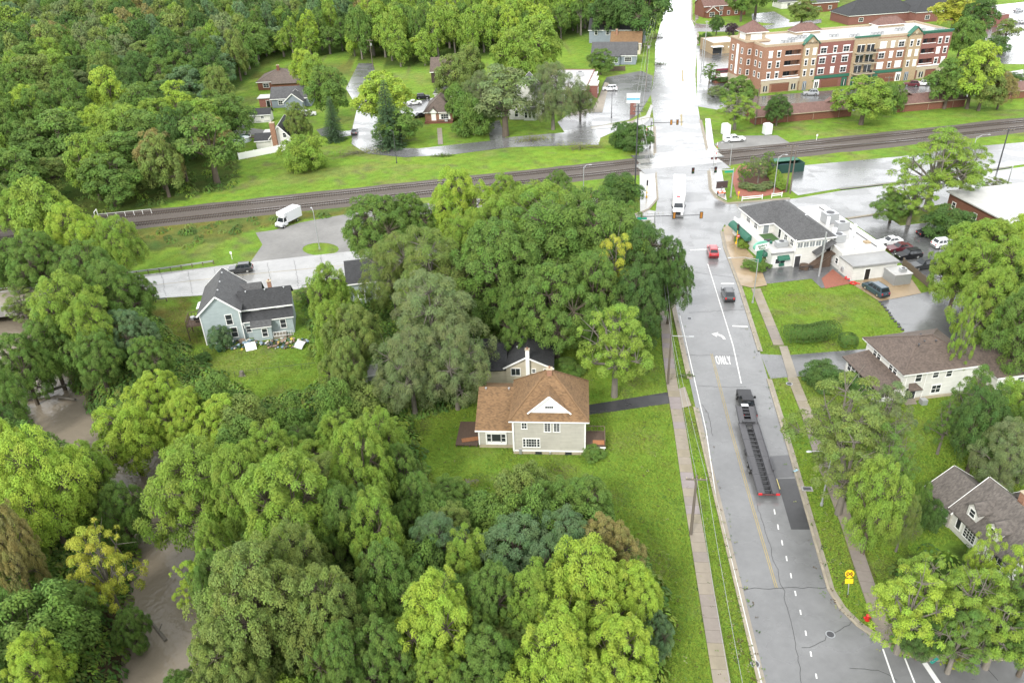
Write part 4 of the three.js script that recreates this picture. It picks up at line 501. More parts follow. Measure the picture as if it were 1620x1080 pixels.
function flatRoof(p, x0, x1, z0, z1, y, mat, par = 0.5, parMat = MAT.trim) { const xm = (x0 + x1) / 2, zm = (z0 + z1) / 2; const r = mk('roof', box(x1 - x0 - 0.02, 0.1, Math.abs(z1 - z0) - 0.02, xm, y, zm), mat, p); if (par) mk('parapet', [box(x1 - x0 + 0.1, par, 0.28, xm, y - 0.1, z0 - 0.1), box(x1 - x0 + 0.1, par, 0.28, xm, y - 0.1, z1 + 0.1), box(0.28, par, Math.abs(z1 - z0) - 0.5, x0 + 0.1, y - 0.1, zm), box(0.28, par, Math.abs(z1 - z0) - 0.5, x1 - 0.1, y - 0.1, zm)], parMat, p); return r; }
function chimney(p, x, y, z, w, h, mat = MAT.brick) { const c = mk('chimney', box(w, h, w, x, y, z), mat, p); mk('cap', box(w + 0.14, 0.1, w + 0.14, x, y + h, z), MAT.stone, c); mk('flue', cyl(0.11, 0.1, 0.28, x, y + h + 0.1, z, 10), MAT.brick, c); return c; }
function vent(p, x, y, z, mat = MAT.galv) { return mk('roof_vent', [cyl(0.07, 0.07, 0.35, x, y - 0.1, z, 8), cyl(0.16, 0.12, 0.1, x, y + 0.22, z, 10)], mat, p); }
function hvac(p, x, y, z, w = 1.8, h = 1.3, d = 1.5, mat = MAT.galv) { const m = mk('rooftop_unit', [box(w, h, d, x, y + 0.15, z), box(w * 0.9, 0.15, d * 0.9, x, y, z)], mat, p); mk('fan_grille', cyl(0.35 * d, 0.35 * d, 0.06, x, y + h + 0.15, z, 14), MAT.darkSteel, m); return m; }
function steps(p, x, z, w, n, rise, mat = MAT.concrete) { for (let i = 0; i < n; i++) mk('step', box(w, rise, 0.3 * (n - i), x, rise * i, z + 0.15 * (n - i)), mat, p); }
function railing(p, a, b, h, mat = MAT.trim, n) { const L = Math.hypot(b[0] - a[0], b[2] - a[2]); n = n ?? Math.max(2, Math.round(L / 0.45)); const g = [beam([a[0], a[1] + h, a[2]], [b[0], b[1] + h, b[2]], 0.09, 0.07), beam([a[0], a[1] + 0.12, a[2]], [b[0], b[1] + 0.12, b[2]], 0.06, 0.06)]; for (let i = 0; i <= n; i++) { const t = i / n, q = [lerp(a[0], b[0], t), lerp(a[1], b[1], t), lerp(a[2], b[2], t)]; g.push(box(0.05, h, 0.05, q[0], q[1], q[2])); } return mk('railing', g, mat, p); }

// ---- tan farmhouse ----
{
  const t = lot('farmhouse', 'tan sided farmhouse with brown pyramid roof and white gable on the big lawn', 'house', [812.7, 717.7], 5.5);
  walls(t, 0, 9.28, 0, -8.6, 0.55, MAT.stone, 0, 'foundation'); walls(t, -0.02, 9.3, 0.02, -8.6, 4.95, MAT.tan, 0.55);
  mk('corner_board', [box(0.16, 4.95, 0.1, 0.03, 0.55, 0.05)], MAT.trim, t); mk('corner_board', [box(0.16, 4.95, 0.1, 9.22, 0.55, 0.05)], MAT.trim, t); mk('water_table', box(9.4, 0.16, 0.12, 4.64, 0.52, 0.04), MAT.trim, t);
  const r = hip(t, 0, 9.28, 0, -8.6, 5.55, 10.3, 4.86, MAT.roofBrown);
  // front gable on the roof
  mk('dormer_wall', faces([[[2.3, 6.45, -0.42], [7.1, 6.45, -0.42], [4.7, 8.72, -0.42]]]), MAT.trim, t);
  mk('dormer_roof', [slab([[4.7, 8.95, -0.15], [1.95, 6.38, -0.15], [1.95, 6.38, -0.55], [4.7, 8.95, -3.1]], 0.14), slab([[4.7, 8.95, -0.15], [7.45, 6.38, -0.15], [7.45, 6.38, -0.55], [4.7, 8.95, -3.1]], 0.14)], MAT.roofBrown, t);
  mk('dormer_trim', [beam([1.95, 6.32, -0.13], [4.7, 8.88, -0.13], 0.05, 0.2), beam([7.45, 6.32, -0.13], [4.7, 8.88, -0.13], 0.05, 0.2), box(5.2, 0.12, 0.1, 4.7, 6.38, -0.36)], MAT.trim, t);
  win(t, 'f', -0.42, 4.7, 7.0, 1.0, 0.34, { cols: 4, rows: 1, t: 0.05 });
  chimney(t, 4.65, 9.1, -4.0, 0.62, 1.5); 
  win(t, 'f', 0.02, 1.5, 4.15, 0.6, 0.85, { cols: 2 }); win(t, 'f', 0.02, 4.45, 3.75, 0.72, 1.25, { cols: 2, rows: 4 }); win(t, 'f', 0.02, 5.62, 3.75, 0.72, 1.25, { cols: 2, rows: 4 });
  win(t, 'f', 0.02, 2.35, 1.25, 2.1, 1.25, { cols: 6, rows: 3 }); mk('mullion', box(0.12, 1.25, 0.1, 1.65, 1.25, 0.06), MAT.trim, t); mk('mullion', box(0.12, 1.25, 0.1, 3.05, 1.25, 0.06), MAT.trim, t);
  for (const x of [3.25, 7.1]) win(t, 'f', 0.0, x, 0.1, 0.75, 0.32, { cols: 3, rows: 2, trim: MAT.darkSteel, t: 0.04, name: 'basement_window' });
  win(t, 'r', 9.3, -3, 3.7, 0.8, 1.3); win(t, 'r', 9.3, -6, 1.3, 0.8, 1.3); mk('downpipe', [cyl(0.05, 0.05, 5, 0.14, 0.5, 0.14, 8)], MAT.trim, t); mk('meter_box', box(0.32, 0.75, 0.2, 0.9, 0.15, 0.12), MAT.galv, t); mk('meter_box', box(0.22, 0.3, 0.2, 4.75, 0.2, 0.12), MAT.galv, t);
  // wing
  walls(t, -4.6, 0, -1.2, -11.4, 0.55, MAT.stone, 0, 'foundation'); walls(t, -4.62, 0.0, -1.18, -11.4, 2.65, MAT.tan, 0.55); mk('corner_board', box(0.16, 2.65, 0.1, -4.56, 0.55, -1.13), MAT.trim, t);
  const k = (5.75 - 3.25) / 6.2; mk('roof', [slab([[-5, 3.1, -0.75], [0.3, 3.1, -0.75], [0.3, 5.75, -7], [-5, 5.75, -7]]), slab([[-5, 5.75, -7], [0.3, 5.75, -7], [0.3, 3.2, -11.8], [-5, 3.2, -11.8]])], MAT.roofBrown, t); mk('fascia', box(5.3, 0.2, 0.06, -2.35, 2.9, -0.73), MAT.trim, t); mk('gable_wall', faces([[[-4.6, 3.18, -11.4], [-4.6, 3.18, -1.2], [-4.6, 5.6, -7]]]), MAT.tan, t);
  mk('bay_surround', [box(2.75, 0.14, 0.2, -2.3, 2.75, -1.1), box(2.75, 0.16, 0.2, -2.3, 0.68, -1.1), box(0.15, 2.0, 0.2, -3.6, 0.78, -1.1), box(0.15, 2.0, 0.2, -1.0, 0.78, -1.1), box(2.5, 0.2, 0.06, -2.3, 2.4, -1.12)], MAT.trim, t);
  win(t, 'f', -1.16, -2.3, 1.1, 1.15, 1.2, { cols: 1, rows: 1 }); win(t, 'f', -1.16, -3.25, 1.1, 0.5, 1.2, { cols: 1 }); win(t, 'f', -1.16, -1.35, 1.1, 0.5, 1.2, { cols: 1 });
  vent(t, -4, 5.6, -6.6); vent(t, -0.9, 5.6, -6.6);
  // side deck
  const dk = mk('deck', [box(2.5, 0.12, 3.2, 10.6, 0.85, -2.2)], MAT.deckWood, t); for (const [x, z] of [[9.6, -0.7], [11.7, -0.7], [11.7, -3.6], [9.6, -3.6]]) mk('post', box(0.1, 0.85, 0.1, x, 0, z), MAT.trim, dk); railing(dk, [11.8, 0.97, -0.65], [11.8, 0.97, -3.75], 0.9, MAT.wood); railing(dk, [9.5, 0.97, -3.75], [11.8, 0.97, -3.75], 0.9, MAT.wood); mk('stringer', beam([9.4, 0.8, -0.55], [11.9, 0.8, -0.55], 0.06, 0.18), MAT.trim, dk); mk('board', box(1.5, 0.05, 0.9, 11, 0.98, -1.4), std([0.4, 0.17, 0.07], 0.8, { map: barkMap }), dk);
  const lowDeck = mk('deck', [box(3.0, 0.12, 5.2, -6.3, 0.25, -3.8)], MAT.deckWood, t); mk('board', box(2.4, 0.06, 0.8, -5.9, 0.38, -2.4, 0.25), std([0.32, 0.14, 0.06], 0.8, { map: barkMap }), lowDeck); for (let i = 0; i < 4; i++) mk('post', box(0.1, 0.5, 0.1, -7.7 + i * 0.9, 0, -1.25), MAT.wood, lowDeck);
}
// ---- cream house behind ----
{
  const t = lot('house', 'cream gabled house with charcoal roof and white chimney stack behind farmhouse', 'house', [801, 606], 5);
  walls(t, 0.1, 6.7, 0.4, -9, 3.3, MAT.cream); gable(t, 0.1, 6.7, 0.4, -9, 3.3, 5.0, 'z', MAT.roofDark, MAT.cream, { at: 3.1 });
  const c = mk('chimney', box(0.55, 6.2, 0.5, 3.3, 0, 0.66), MAT.trim, t); mk('cap', box(0.7, 0.12, 0.62, 3.3, 6.2, 0.66), MAT.stone, c); mk('flue', cyl(0.13, 0.12, 0.25, 3.3, 6.32, 0.66, 8), MAT.brick, c);
  win(t, 'f', 0.4, 1.5, 1.7, 1.25, 1.15, { cols: 2, rows: 1 }); win(t, 'f', 0.4, 4.15, 2.2, 0.45, 0.55); win(t, 'f', 0.4, 5.9, 2.2, 0.5, 0.55); 
  walls(t, -4.0, 0.1, 0.2, -8.6, 2.3, MAT.cream); mk('roof', slab([[-4.4, 2.35, 0.6], [0.1, 2.75, 0.6], [0.1, 4.4, -4.2], [-4.4, 4.0, -4.2]]), MAT.roofDark, t); mk('roof', slab([[-4.4, 4.0, -4.2], [0.1, 4.4, -4.2], [0.1, 2.5, -9], [-4.4, 2.4, -9]]), MAT.roofDark, t); mk('vent_hood', [box(0.2, 0.2, 0.15, -3.3, 1.4, 0.26)], MAT.trim, t); mk('vent_hood', box(0.2, 0.2, 0.15, -2.6, 1.4, 0.26), MAT.trim, t);
  const por = mk('porch_slab', box(2.2, 0.3, 3, -5.2, 0, -0.6), MAT.concrete, t); mk('post', box(0.14, 2.3, 0.14, -6.1, 0, 0.6), MAT.trim, por); vent(t, 1.6, 4.3, -3); vent(t, 2.4, 4.7, -5);
}
// ---- pale blue house with decks and cluttered yard ----
{
  const t = lot('house', 'pale blue two-storey house with charcoal gable roof by the west street', 'house', [327, 546], -10.5);
  walls(t, 0, 6.2, 0, -10.6, 5.9, MAT.paleBlue); gable(t, 0, 6.2, 0, -10.6, 5.9, 8.7, 'z', MAT.roofGrey, MAT.paleBlue);
  win(t, 'f', 0, 4.4, 3.3, 0.95, 1.75); win(t, 'f', 0, 4.75, 0.9, 0.95, 1.75); win(t, 'l', 0, -4, 3.4, 0.9, 1.6); win(t, 'l', 0, -8, 3.4, 0.9, 1.6); mk('corner_board', box(0.14, 5.9, 0.1, 0.04, 0, 0.05), MAT.trim, t); mk('corner_board', box(0.14, 5.9, 0.1, 6.16, 0, 0.05), MAT.trim, t);
  for (const z of [-2.2, -5.4, -9]) vent(t, 3.3, 8.4, z);
  // wing with ridge along the street
  walls(t, 6.2, 14.2, -1.9, -6.7, 5.0, MAT.paleBlue); gable(t, 6.2, 14.2, -1.9, -6.7, 5.0, 7.0, 'x', MAT.roofDark, MAT.paleBlue, { over: 0.35 });
  win(t, 'f', -1.9, 8.4, 4.35, 1.0, 0.34, { rows: 1, t: 0.08 }); win(t, 'f', -1.9, 12.4, 4.35, 1.0, 0.34, { rows: 1, t: 0.08 }); win(t, 'r', 14.2, -4, 3, 0.8, 1.4); for (const x of [7.2, 10.3, 13.4]) vent(t, x, 6.7, -4.0); chimney(t, 11.1, 6.3, -4.9, 0.6, 1.6);
  walls(t, 6.2, 14.2, -0.5, -1.9, 3.3, MAT.paleBlue); mk('roof', slab([[6.0, 3.3, -0.15], [14.5, 3.3, -0.15], [14.5, 4.3, -1.92], [6.0, 4.3, -1.92]]), MAT.roofDark, t); mk('fascia', box(8.5, 0.18, 0.06, 10.25, 3.02, -0.14), MAT.trim, t);
  walls(t, 7.7, 10.7, 0.8, -0.5, 2.7, MAT.paleBlue); mk('roof', slab([[7.5, 2.7, 1.1], [10.9, 2.7, 1.1], [10.9, 3.28, -0.12], [7.5, 3.28, -0.12]]), MAT.roofGrey, t); mk('fascia', box(3.4, 0.16, 0.06, 9.2, 2.44, 1.1), MAT.trim, t);
  win(t, 'f', 0.8, 9.6, 0.7, 0.8, 1.4); win(t, 'f', -0.5, 7.0, 1.2, 0.75, 1.05); win(t, 'f', -0.5, 12.6, 1.2, 0.85, 1.5); mk('downpipe', [bar([6.0, 3.2, 0], [6.5, 2.9, 0.1], 0.06), bar([6.5, 2.9, 0.1], [6.5, 2.3, 0.1], 0.06)], MAT.trim, t);
  const st = mk('stoop', [box(2.0, 0.5, 1.4, 11.9, 0, 0.4), box(1.2, 0.25, 0.6, 13.1, 0, 0.4)], MAT.concrete, t); railing(st, [10.9, 0.5, 1.1], [12.9, 0.5, 1.1], 0.85); railing(st, [12.9, 0.5, 1.1], [14.0, 0.1, 0.5], 0.85); 
  // raised side deck
  const dk = mk('deck', box(2.9, 0.15, 3.6, -1.5, 2.6, -3.9), MAT.deckWood, t); for (const [x, z] of [[-2.9, -2.2], [-2.9, -5.6], [-0.15, -2.2]]) mk('post', box(0.15, 2.6, 0.15, x, 0, z), MAT.deckWood, dk); railing(dk, [-2.9, 2.75, -2.15], [-0.1, 2.75, -2.15], 0.9, MAT.deckWood); railing(dk, [-2.9, 2.75, -2.15], [-2.9, 2.75, -5.6], 0.9, MAT.deckWood); railing(dk, [-2.9, 2.75, -5.6], [-0.1, 2.75, -5.6], 0.9, MAT.deckWood); mk('brace', [beam([-2.9, 1.5, -2.2], [-2.0, 2.6, -2.2], 0.1, 0.1)], MAT.deckWood, dk); mk('grill', [box(0.9, 0.5, 0.5, -1.3, 3.2, -3.4), box(0.5, 0.5, 0.4, -1.3, 2.75, -3.4)], MAT.black, dk); mk('tub', [cyl(0.35, 0.4, 0.5, -2.2, 2.75, -4.6, 10)], MAT.galv, dk); mk('shade_roof', slab([[-1.6, 3.9, -6.0], [0, 4.3, -6.0], [0, 4.3, -8.5], [-1.6, 3.9, -8.5]], 0.08), MAT.gloss, t);
  walls(t, 5.2, 9.0, -6.7, -10.2, 4.6, MAT.paleBlue); gable(t, 5.2, 9, -6.7, -10.2, 4.6, 6.4, 'x', MAT.roofGrey, MAT.paleBlue); 
}
// ---- restaurant ----
{
  const t = lot('restaurant', 'white corner restaurant with grey hip roof, green awnings and rooftop deck', 'restaurant', [1218.9, 424.8], -9), wm = MAT.whiteSiding;
  walls(t, 0, 4.2, 0, -17, 3.3, MAT.white); walls(t, 1.4, 11.5, -8.4, -17, 5.5, wm); walls(t, 4.2, 11.5, 0.5, -8.5, 5.5, wm);
  const E = 5.5, Y = 8.1; mk('roof', [slab([[0.9, E, -17.4], [0.9, E, -8], [5.5, Y, -12.7]], 0.15), slab([[0.9, E, -17.4], [5.5, Y, -12.7], [7.8, Y, -12.7], [11.9, E, -17.4]], 0.15), slab([[0.9, E, -8], [3.9, E, -8], [7.8, Y, -12.7], [5.5, Y, -12.7]], 0.15), slab([[3.9, E, -8], [3.9, E, 0.9], [7.8, Y, -3.2], [7.8, Y, -12.7]], 0.15), slab([[3.9, E, 0.9], [11.9, E, 0.9], [7.8, Y, -3.2]], 0.15), slab([[11.9, E, 0.9], [11.9, E, -17.4], [7.8, Y, -12.7], [7.8, Y, -3.2]], 0.15)], MAT.roofGrey, t);
  mk('fascia', [box(0.06, 0.25, 9, 3.92, E - 0.26, -3.55), box(8, 0.25, 0.06, 7.9, E - 0.26, 0.88), box(3, 0.25, 0.06, 2.4, E - 0.26, -8.02), box(0.06, 0.25, 9.4, 0.92, E - 0.26, -12.7), box(7.9, 0.05, 17.9, 7.9, E - 0.22, -8.3)], MAT.trim, t);
  // deck over the low front part
  mk('deck_floor', box(4.1, 0.08, 8.2, 2.05, 3.3, -4.2), MAT.membrane, t); mk('turf', box(2.6, 0.04, 3.6, 2.4, 3.4, -6.2), std([0.05, 0.11, 0.03], 0.9, { map: fineGrain }), t); mk('parapet', [box(4.7, 0.55, 0.2, 2.15, 3.1, 0.05), box(0.2, 0.75, 17, 0.0, 3.1, -8.4)], MAT.trim, t); mk('gutter_band', box(4.9, 0.35, 0.25, 2.2, 2.85, 0.12), MAT.membraneGrey, t); hvac(t, 2.6, 3.4, -1.9, 2.2, 0.9, 1.3); mk('post', box(0.18, 2.3, 0.18, 4.0, 3.3, 0.7), MAT.trim, t);
  mk('planter', [cyl(0.25, 0.3, 0.45, 1.4, 3.4, -3.6, 8)], MAT.green, t); mk('bench', [box(1.2, 0.4, 0.5, 1.2, 3.4, -4.6)], MAT.darkSteel, t);
  for (const x of [5.0, 6.2, 7.4, 8.6, 9.8]) win(t, 'f', 0.5, x, 3.85, 1.0, 1.0, { cols: 2, rows: 1, t: 0.07, glass: MAT.glassPale }); win(t, 'l', 4.2, -1.0, 3.8, 1.1, 1.1, { cols: 2 }); win(t, 'l', 4.2, -3.4, 3.8, 1.1, 1.1, { cols: 2 }); door(t, 'l', 4.2, -5.8, 3.4, 0.9, 1.95, MAT.glass); door(t, 'f', -8.4, 2.6, 3.4, 1.1, 1.95, MAT.glassPale); win(t, 'l', 1.4, -10.2, 3.8, 1.3, 1.2, { cols: 2 }); win(t, 'l', 1.4, -13.5, 3.8, 1.6, 1.3, { cols: 3 });
  // awnings: bellied green canvas
  const awn = (len, r) => { const g = new THREE.CylinderGeometry(r, r, len, 14, 1, false, 0, Math.PI * 0.62); g.rotateZ(Math.PI / 2); return g; }, aw = (x, y, z, ry, len, r) => { const m = mk('awning', awn(len, r), MAT.green, t); m.position.set(x, y, z); m.rotation.y = ry; return m; };
  { const s = new THREE.Shape(); s.moveTo(0, 0); s.quadraticCurveTo(0.9, 0.0, 1.15, -0.95); s.lineTo(0, -0.95); s.closePath(); const long = new THREE.ExtrudeGeometry(s, { depth: 8.4, bevelEnabled: false }); const a = mk('awning', long, MAT.green, t); a.rotation.y = Math.PI; a.position.set(-0.02, 3.0, -8.6); mk('rib', Array.from({ length: 9 }, (_, i) => box(0.03, 0.03, 0.03, 0.6, 0, i)), MAT.green, a);
    const sm = new THREE.ExtrudeGeometry(s, { depth: 2.2, bevelEnabled: false }); const b = mk('awning', sm, MAT.green, t); b.rotation.y = -Math.PI / 2; b.scale.set(0.65, 0.75, 1); b.position.set(3.3, 2.45, 0.02); const c = mk('awning', sm, MAT.green, t); c.rotation.y = Math.PI; c.scale.set(0.65, 0.75, 1); c.position.set(-0.02, 2.45, -1.6); }
  win(t, 'f', 0, 1.75, 0.9, 1.9, 0.95, { cols: 2, rows: 1 }); mk('window_box', [box(0.9, 0.5, 0.4, 2.0, 0.45, 0.2)], MAT.green, t); win(t, 'l', 0, -2.8, 0.9, 1.8, 1, { cols: 2, rows: 1 }); door(t, 'f', 0.5, 4.9, 0.05, 1.1, 2.2, MAT.darkSteel);
  // covered stair to the upper floor
  { const s = mk('stair', [beam([7.4, 0.3, 1.3], [10.6, 2.5, 1.3], 1.4, 0.25)], MAT.deckWood, t); mk('skirt', faces([[[7.2, 0.0, 2.02], [10.8, 0.0, 2.02], [10.8, 2.4, 2.02]]]), MAT.deckWood, s); mk('landing', box(1.6, 0.2, 1.5, 11.4, 2.4, 1.3), MAT.deckWood, s); mk('stair_roof', slab([[7.6, 2.8, 2.2], [11.2, 4.9, 2.2], [11.2, 4.9, 0.5], [7.6, 2.8, 0.5]], 0.12), MAT.roofGrey, s); door(t, 'f', 0.5, 10.8, 2.6, 0.9, 1.95, MAT.black); mk('barrel', cyl(0.9, 0.9, 0.8, 5.9, 0, 1.6, 12), MAT.deckWood, t); railing(s, [4.4, 0, 2.4], [7.2, 0, 2.4], 0.9, MAT.darkSteel); }
  for (const [x, z] of [[8.6, -5.2], [9.2, -5.6], [8.2, -4.2]]) vent(t, x, 7.5, z, MAT.gloss);
  // flat-roofed kitchen wing
  walls(t, 11.5, 20, 4.1, -18, 3.6, MAT.white); flatRoof(t, 11.5, 20, 4.1, -18, 3.6, MAT.membrane, 0.35); mk('roof_seam', box(0.12, 0.12, 21, 18.6, 3.7, -7), MAT.darkSteel, t); walls(t, 11.3, 19.8, 8.4, 4.1, 2.9, MAT.white); mk('roof', box(9.0, 0.16, 4.7, 15.5, 2.9, 6.35), MAT.membraneGrey, t); mk('fascia', [box(9.1, 0.22, 0.08, 15.5, 2.75, 8.74)], MAT.membraneGrey, t);
  door(t, 'f', 8.4, 14.2, 0.05, 0.95, 2.05, MAT.black); win(t, 'l', 11.5, 2.8, 1.0, 0.8, 1.0); mk('meter', [box(0.3, 0.6, 0.5, 11.35, 0.8, 1.2)], MAT.galv, t); mk('meter', box(0.3, 0.7, 0.6, 11.15, 0.7, 5.4), MAT.galv, t);
  hvac(t, 16.4, 3.7, -9.6, 2.6, 1.9, 2.2); hvac(t, 16.6, 3.7, -5.4, 2.4, 1.6, 1.5, MAT.galv); hvac(t, 13.2, 3.7, -0.6, 2.0, 1.4, 1.7); mk('exhaust_stack', [cyl(0.5, 0.5, 1.0, 14.6, 3.7, -4.4, 14), cyl(0.32, 0.45, 1.4, 16.0, 3.7, -1.0, 12)], MAT.gloss, t); mk('exhaust_stack', box(0.6, 2.3, 0.6, 17.2, 3.7, -2.2), MAT.gloss, t); mk('exhaust_stack', box(0.5, 2.0, 0.5, 15, 3.7, -7.6), MAT.gloss, t); mk('roof_hatch', box(1.1, 0.25, 1.0, 18, 3.7, 1.2), MAT.brickTan, t); mk('duct', [bar([12.4, 4.3, -2.6], [15.2, 4.3, -3.4], 0.12)], MAT.darkSteel, t); vent(t, 15.5, 3.6, 3.4); vent(t, 14.2, 3.6, 3.3);
  const b = t.position, c = lot('walk_in_cooler', 'corrugated grey metal cooler shed against the kitchen wing', 'shed', [1416, 452], -9); { const cor = tex(64, (u) => 0.5 + 0.5 * Math.sin(u * 6.283 * 4), 1, false); mk('wall', box(3.2, 2.0, 3.3, 1.3, 0, -1.6), std([0.36, 0.38, 0.39], 0.45, { metalness: 0.5, bumpMap: cor, bumpScale: 0.03 }), c); mk('roof', box(3.4, 0.14, 3.5, 1.3, 2.0, -1.6), MAT.membrane, c); hvac(c, 1.6, 2.1, -0.9, 1.1, 0.6, 0.8); }
  // pylon sign
  const [sx, sz] = at(1199, 424), sg = thing('pylon_sign', "green restaurant pylon sign lettered Gabe's Place above the pavement", 'sign', [sx, 0, sz], 0.35);
  mk('pylon', box(1.0, 3.6, 0.5, 0, 0, 0), std([0.03, 0.18, 0.1], 0.6), sg); mk('oval_board', new THREE.CylinderGeometry(1.7, 1.7, 0.3, 32).rotateX(Math.PI / 2).scale(1, 0.55, 1).translate(0.1, 4.5, 0), std([0.15, 0.4, 0.3], 0.5), sg); mk('panel', box(2.9, 1.15, 0.4, 0.25, 3.75, 0.02), MAT.trim, sg);
  for (const [tx, y] of [["Gabe's", 4.58], ['Place', 4.06]]) { const m = mk('lettering', lettering(tx, 0.44, 0.03), std([0.02, 0.1, 0.05], 0.5), sg); m.position.set(0.25, y, 0.23); }
}
// ---- white house with brown roofs ----
{
  const t = lot('house', 'white two-storey house with brown hip roof and enclosed front porch', 'house', [1430, 642], -8), wm = MAT.whiteSiding;
  walls(t, -0.3, 10.4, -0.9, -10.2, 4.9, wm, 0); walls(t, -0.35, 10.45, -0.85, -10.25, 0.5, MAT.stone, 0, 'foundation'); hip(t, -0.3, 10.4, -0.9, -10.2, 4.9, 7.5, 4.9, MAT.roofUmber, { over: 0.55 });
  mk('cross_roof', [slab([[-0.85, 4.95, -4.0], [3.2, 6.9, -6.4], [-0.85, 4.95, -9.4]], 0.12)], MAT.roofUmber, t); 
  walls(t, -3.4, -0.3, -1.4, -9.6, 2.5, wm); mk('roof', [slab([[-3.9, 2.5, -0.9], [-3.9, 2.5, -10.1], [-0.3, 3.5, -9.5], [-0.3, 3.5, -1.5]], 0.14), slab([[-3.9, 2.5, -0.9], [0.1, 2.5, -0.9], [-0.3, 3.5, -1.5]], 0.14)], MAT.roofUmber, t);
  for (const z of [-8.6, -7.6, -6.6, -5.6]) win(t, 'l', -3.4, z, 0.9, 0.8, 1.25); for (const z of [-3.9, -2.6]) win(t, 'l', -3.4, z, 0.9, 1.0, 1.25); for (const z of [-7.9, -6.9]) win(t, 'l', -0.3, z, 3.3, 0.8, 1.15); for (const z of [-3.9, -2.9]) win(t, 'l', -0.3, z, 3.3, 0.8, 1.15);
  win(t, 'f', -1.4, -1.9, 0.8, 2.0, 1.2, { cols: 3, rows: 1 }); win(t, 'f', -0.9, 1.9, 3.2, 0.85, 1.3); win(t, 'f', -0.9, 4.4, 3.5, 0.8, 0.9); win(t, 'f', -0.9, 6.4, 3.4, 0.8, 1.0); win(t, 'f', -0.9, 5.0, 0.95, 1.3, 1.2, { cols: 2 }); door(t, 'f', -0.9, 1.2, 0.35, 1.5, 1.9, MAT.glass); mk('door_hood', [slab([[0.1, 2.45, 0.1], [2.3, 2.45, 0.1], [1.7, 3.0, -0.9], [0.7, 3.0, -0.9]], 0.1)], MAT.roofUmber, t); mk('cooling_unit', box(0.8, 0.8, 0.8, 2.8, 0, 0.1), MAT.galv, t); steps(t, 1.2, -0.9, 1.6, 3, 0.15); for (const [x, z] of [[4, -6.2], [5, -6.4], [4.4, -4.6], [6, -4.4], [3.2, -4.0]]) vent(t, x, 6.9, z, MAT.darkSteel); mk('downpipe', cyl(0.05, 0.05, 4.6, 0.1, 0.1, -0.82, 8), MAT.trim, t); mk('downpipe', cyl(0.05, 0.05, 4.6, 3.0, 0.1, -0.82, 8), MAT.trim, t);
  const g = lot('garage', 'low white garage with brown hip roof beside the white house', 'garage', [1572, 622], -8); walls(g, 0, 9, 0, -7.6, 2.8, wm); walls(g, -0.03, 9.03, 0.03, -7.63, 0.4, MAT.stone, 0, 'foundation'); hip(g, 0, 9, 0, -7.6, 2.85, 4.9, 3.9, MAT.roofUmber); win(g, 'f', 0, 3.6, 1.4, 0.9, 0.8); win(g, 'l', 0, -3, 1.1, 0.8, 1.0); door(g, 'l', 0, -5.4, 0.05, 0.95, 2.0, MAT.trim); vent(g, 6, 4.6, -3.2);
}
// ---- cape cottage ----
{
  const t = lot('cottage', 'white cape cottage with taupe shingle roof and two dormers', 'house', [1467, 785], -11), wm = MAT.whiteSiding;
  walls(t, -1.0, 6.4, 13.6, 5.1, 3.0, wm); gable(t, -1.0, 6.4, 13.6, 5.1, 3.0, 6.2, 'z', MAT.roofTaupe, wm, { over: 0.4 }); walls(t, -1.2, 4.6, 5.1, 1.2, 2.7, MAT.tan); gable(t, -1.2, 4.6, 5.0, 1.2, 2.7, 4.9, 'z', MAT.roofTaupe, MAT.tan, { over: 0.4 });
  for (const z of [7.2, 10.2]) { const d = mk('dormer', box(2.6, 1.35, 1.5, 0.55, 3.2, z), wm, t); mk('dormer_gable', faces([[[-0.76, 4.55, z - 0.75], [-0.76, 4.55, z + 0.75], [-0.76, 5.25, z]]]), wm, d); mk('dormer_roof', [slab([[-1.0, 5.4, z], [2.2, 5.4, z], [1.4, 4.4, z + 1.0], [-1.0, 4.4, z + 1.0]], 0.1), slab([[-1.0, 5.4, z], [2.2, 5.4, z], [1.4, 4.4, z - 1.0], [-1.0, 4.4, z - 1.0]], 0.1)], MAT.roofTaupe, d); win(t, 'l', -0.76, z, 3.5, 0.7, 0.9); }
  win(t, 'l', -1.2, 2.2, 1.1, 0.95, 1.2); win(t, 'l', -1.2, 4.2, 1.0, 0.8, 1.4); win(t, 'l', -1.0, 6.2, 0.9, 0.6, 1.5, { rows: 1 }); win(t, 'l', -1.0, 7.9, 0.8, 1.6, 1.5, { cols: 4, rows: 4 }); win(t, 'l', -1.0, 12, 0.8, 1.2, 1.4, { cols: 2 }); door(t, 'l', -1.0, 10.2, 0.2, 0.95, 2.0, MAT.trim); steps(t, -1.6, 10.4, 1.0, 2, 0.15, MAT.brick); win(t, 'f', 13.6, 2.7, 1, 1.2, 1.3, { cols: 2 });
  walls(t, 6.4, 10.4, 9.6, 4.6, 2.7, wm); gable(t, 6.4, 10.4, 9.6, 4.6, 2.7, 4.4, 'x', MAT.roofTaupe, wm); chimney(t, 3.6, 5.4, 8.6, 0.7, 1.6);
}
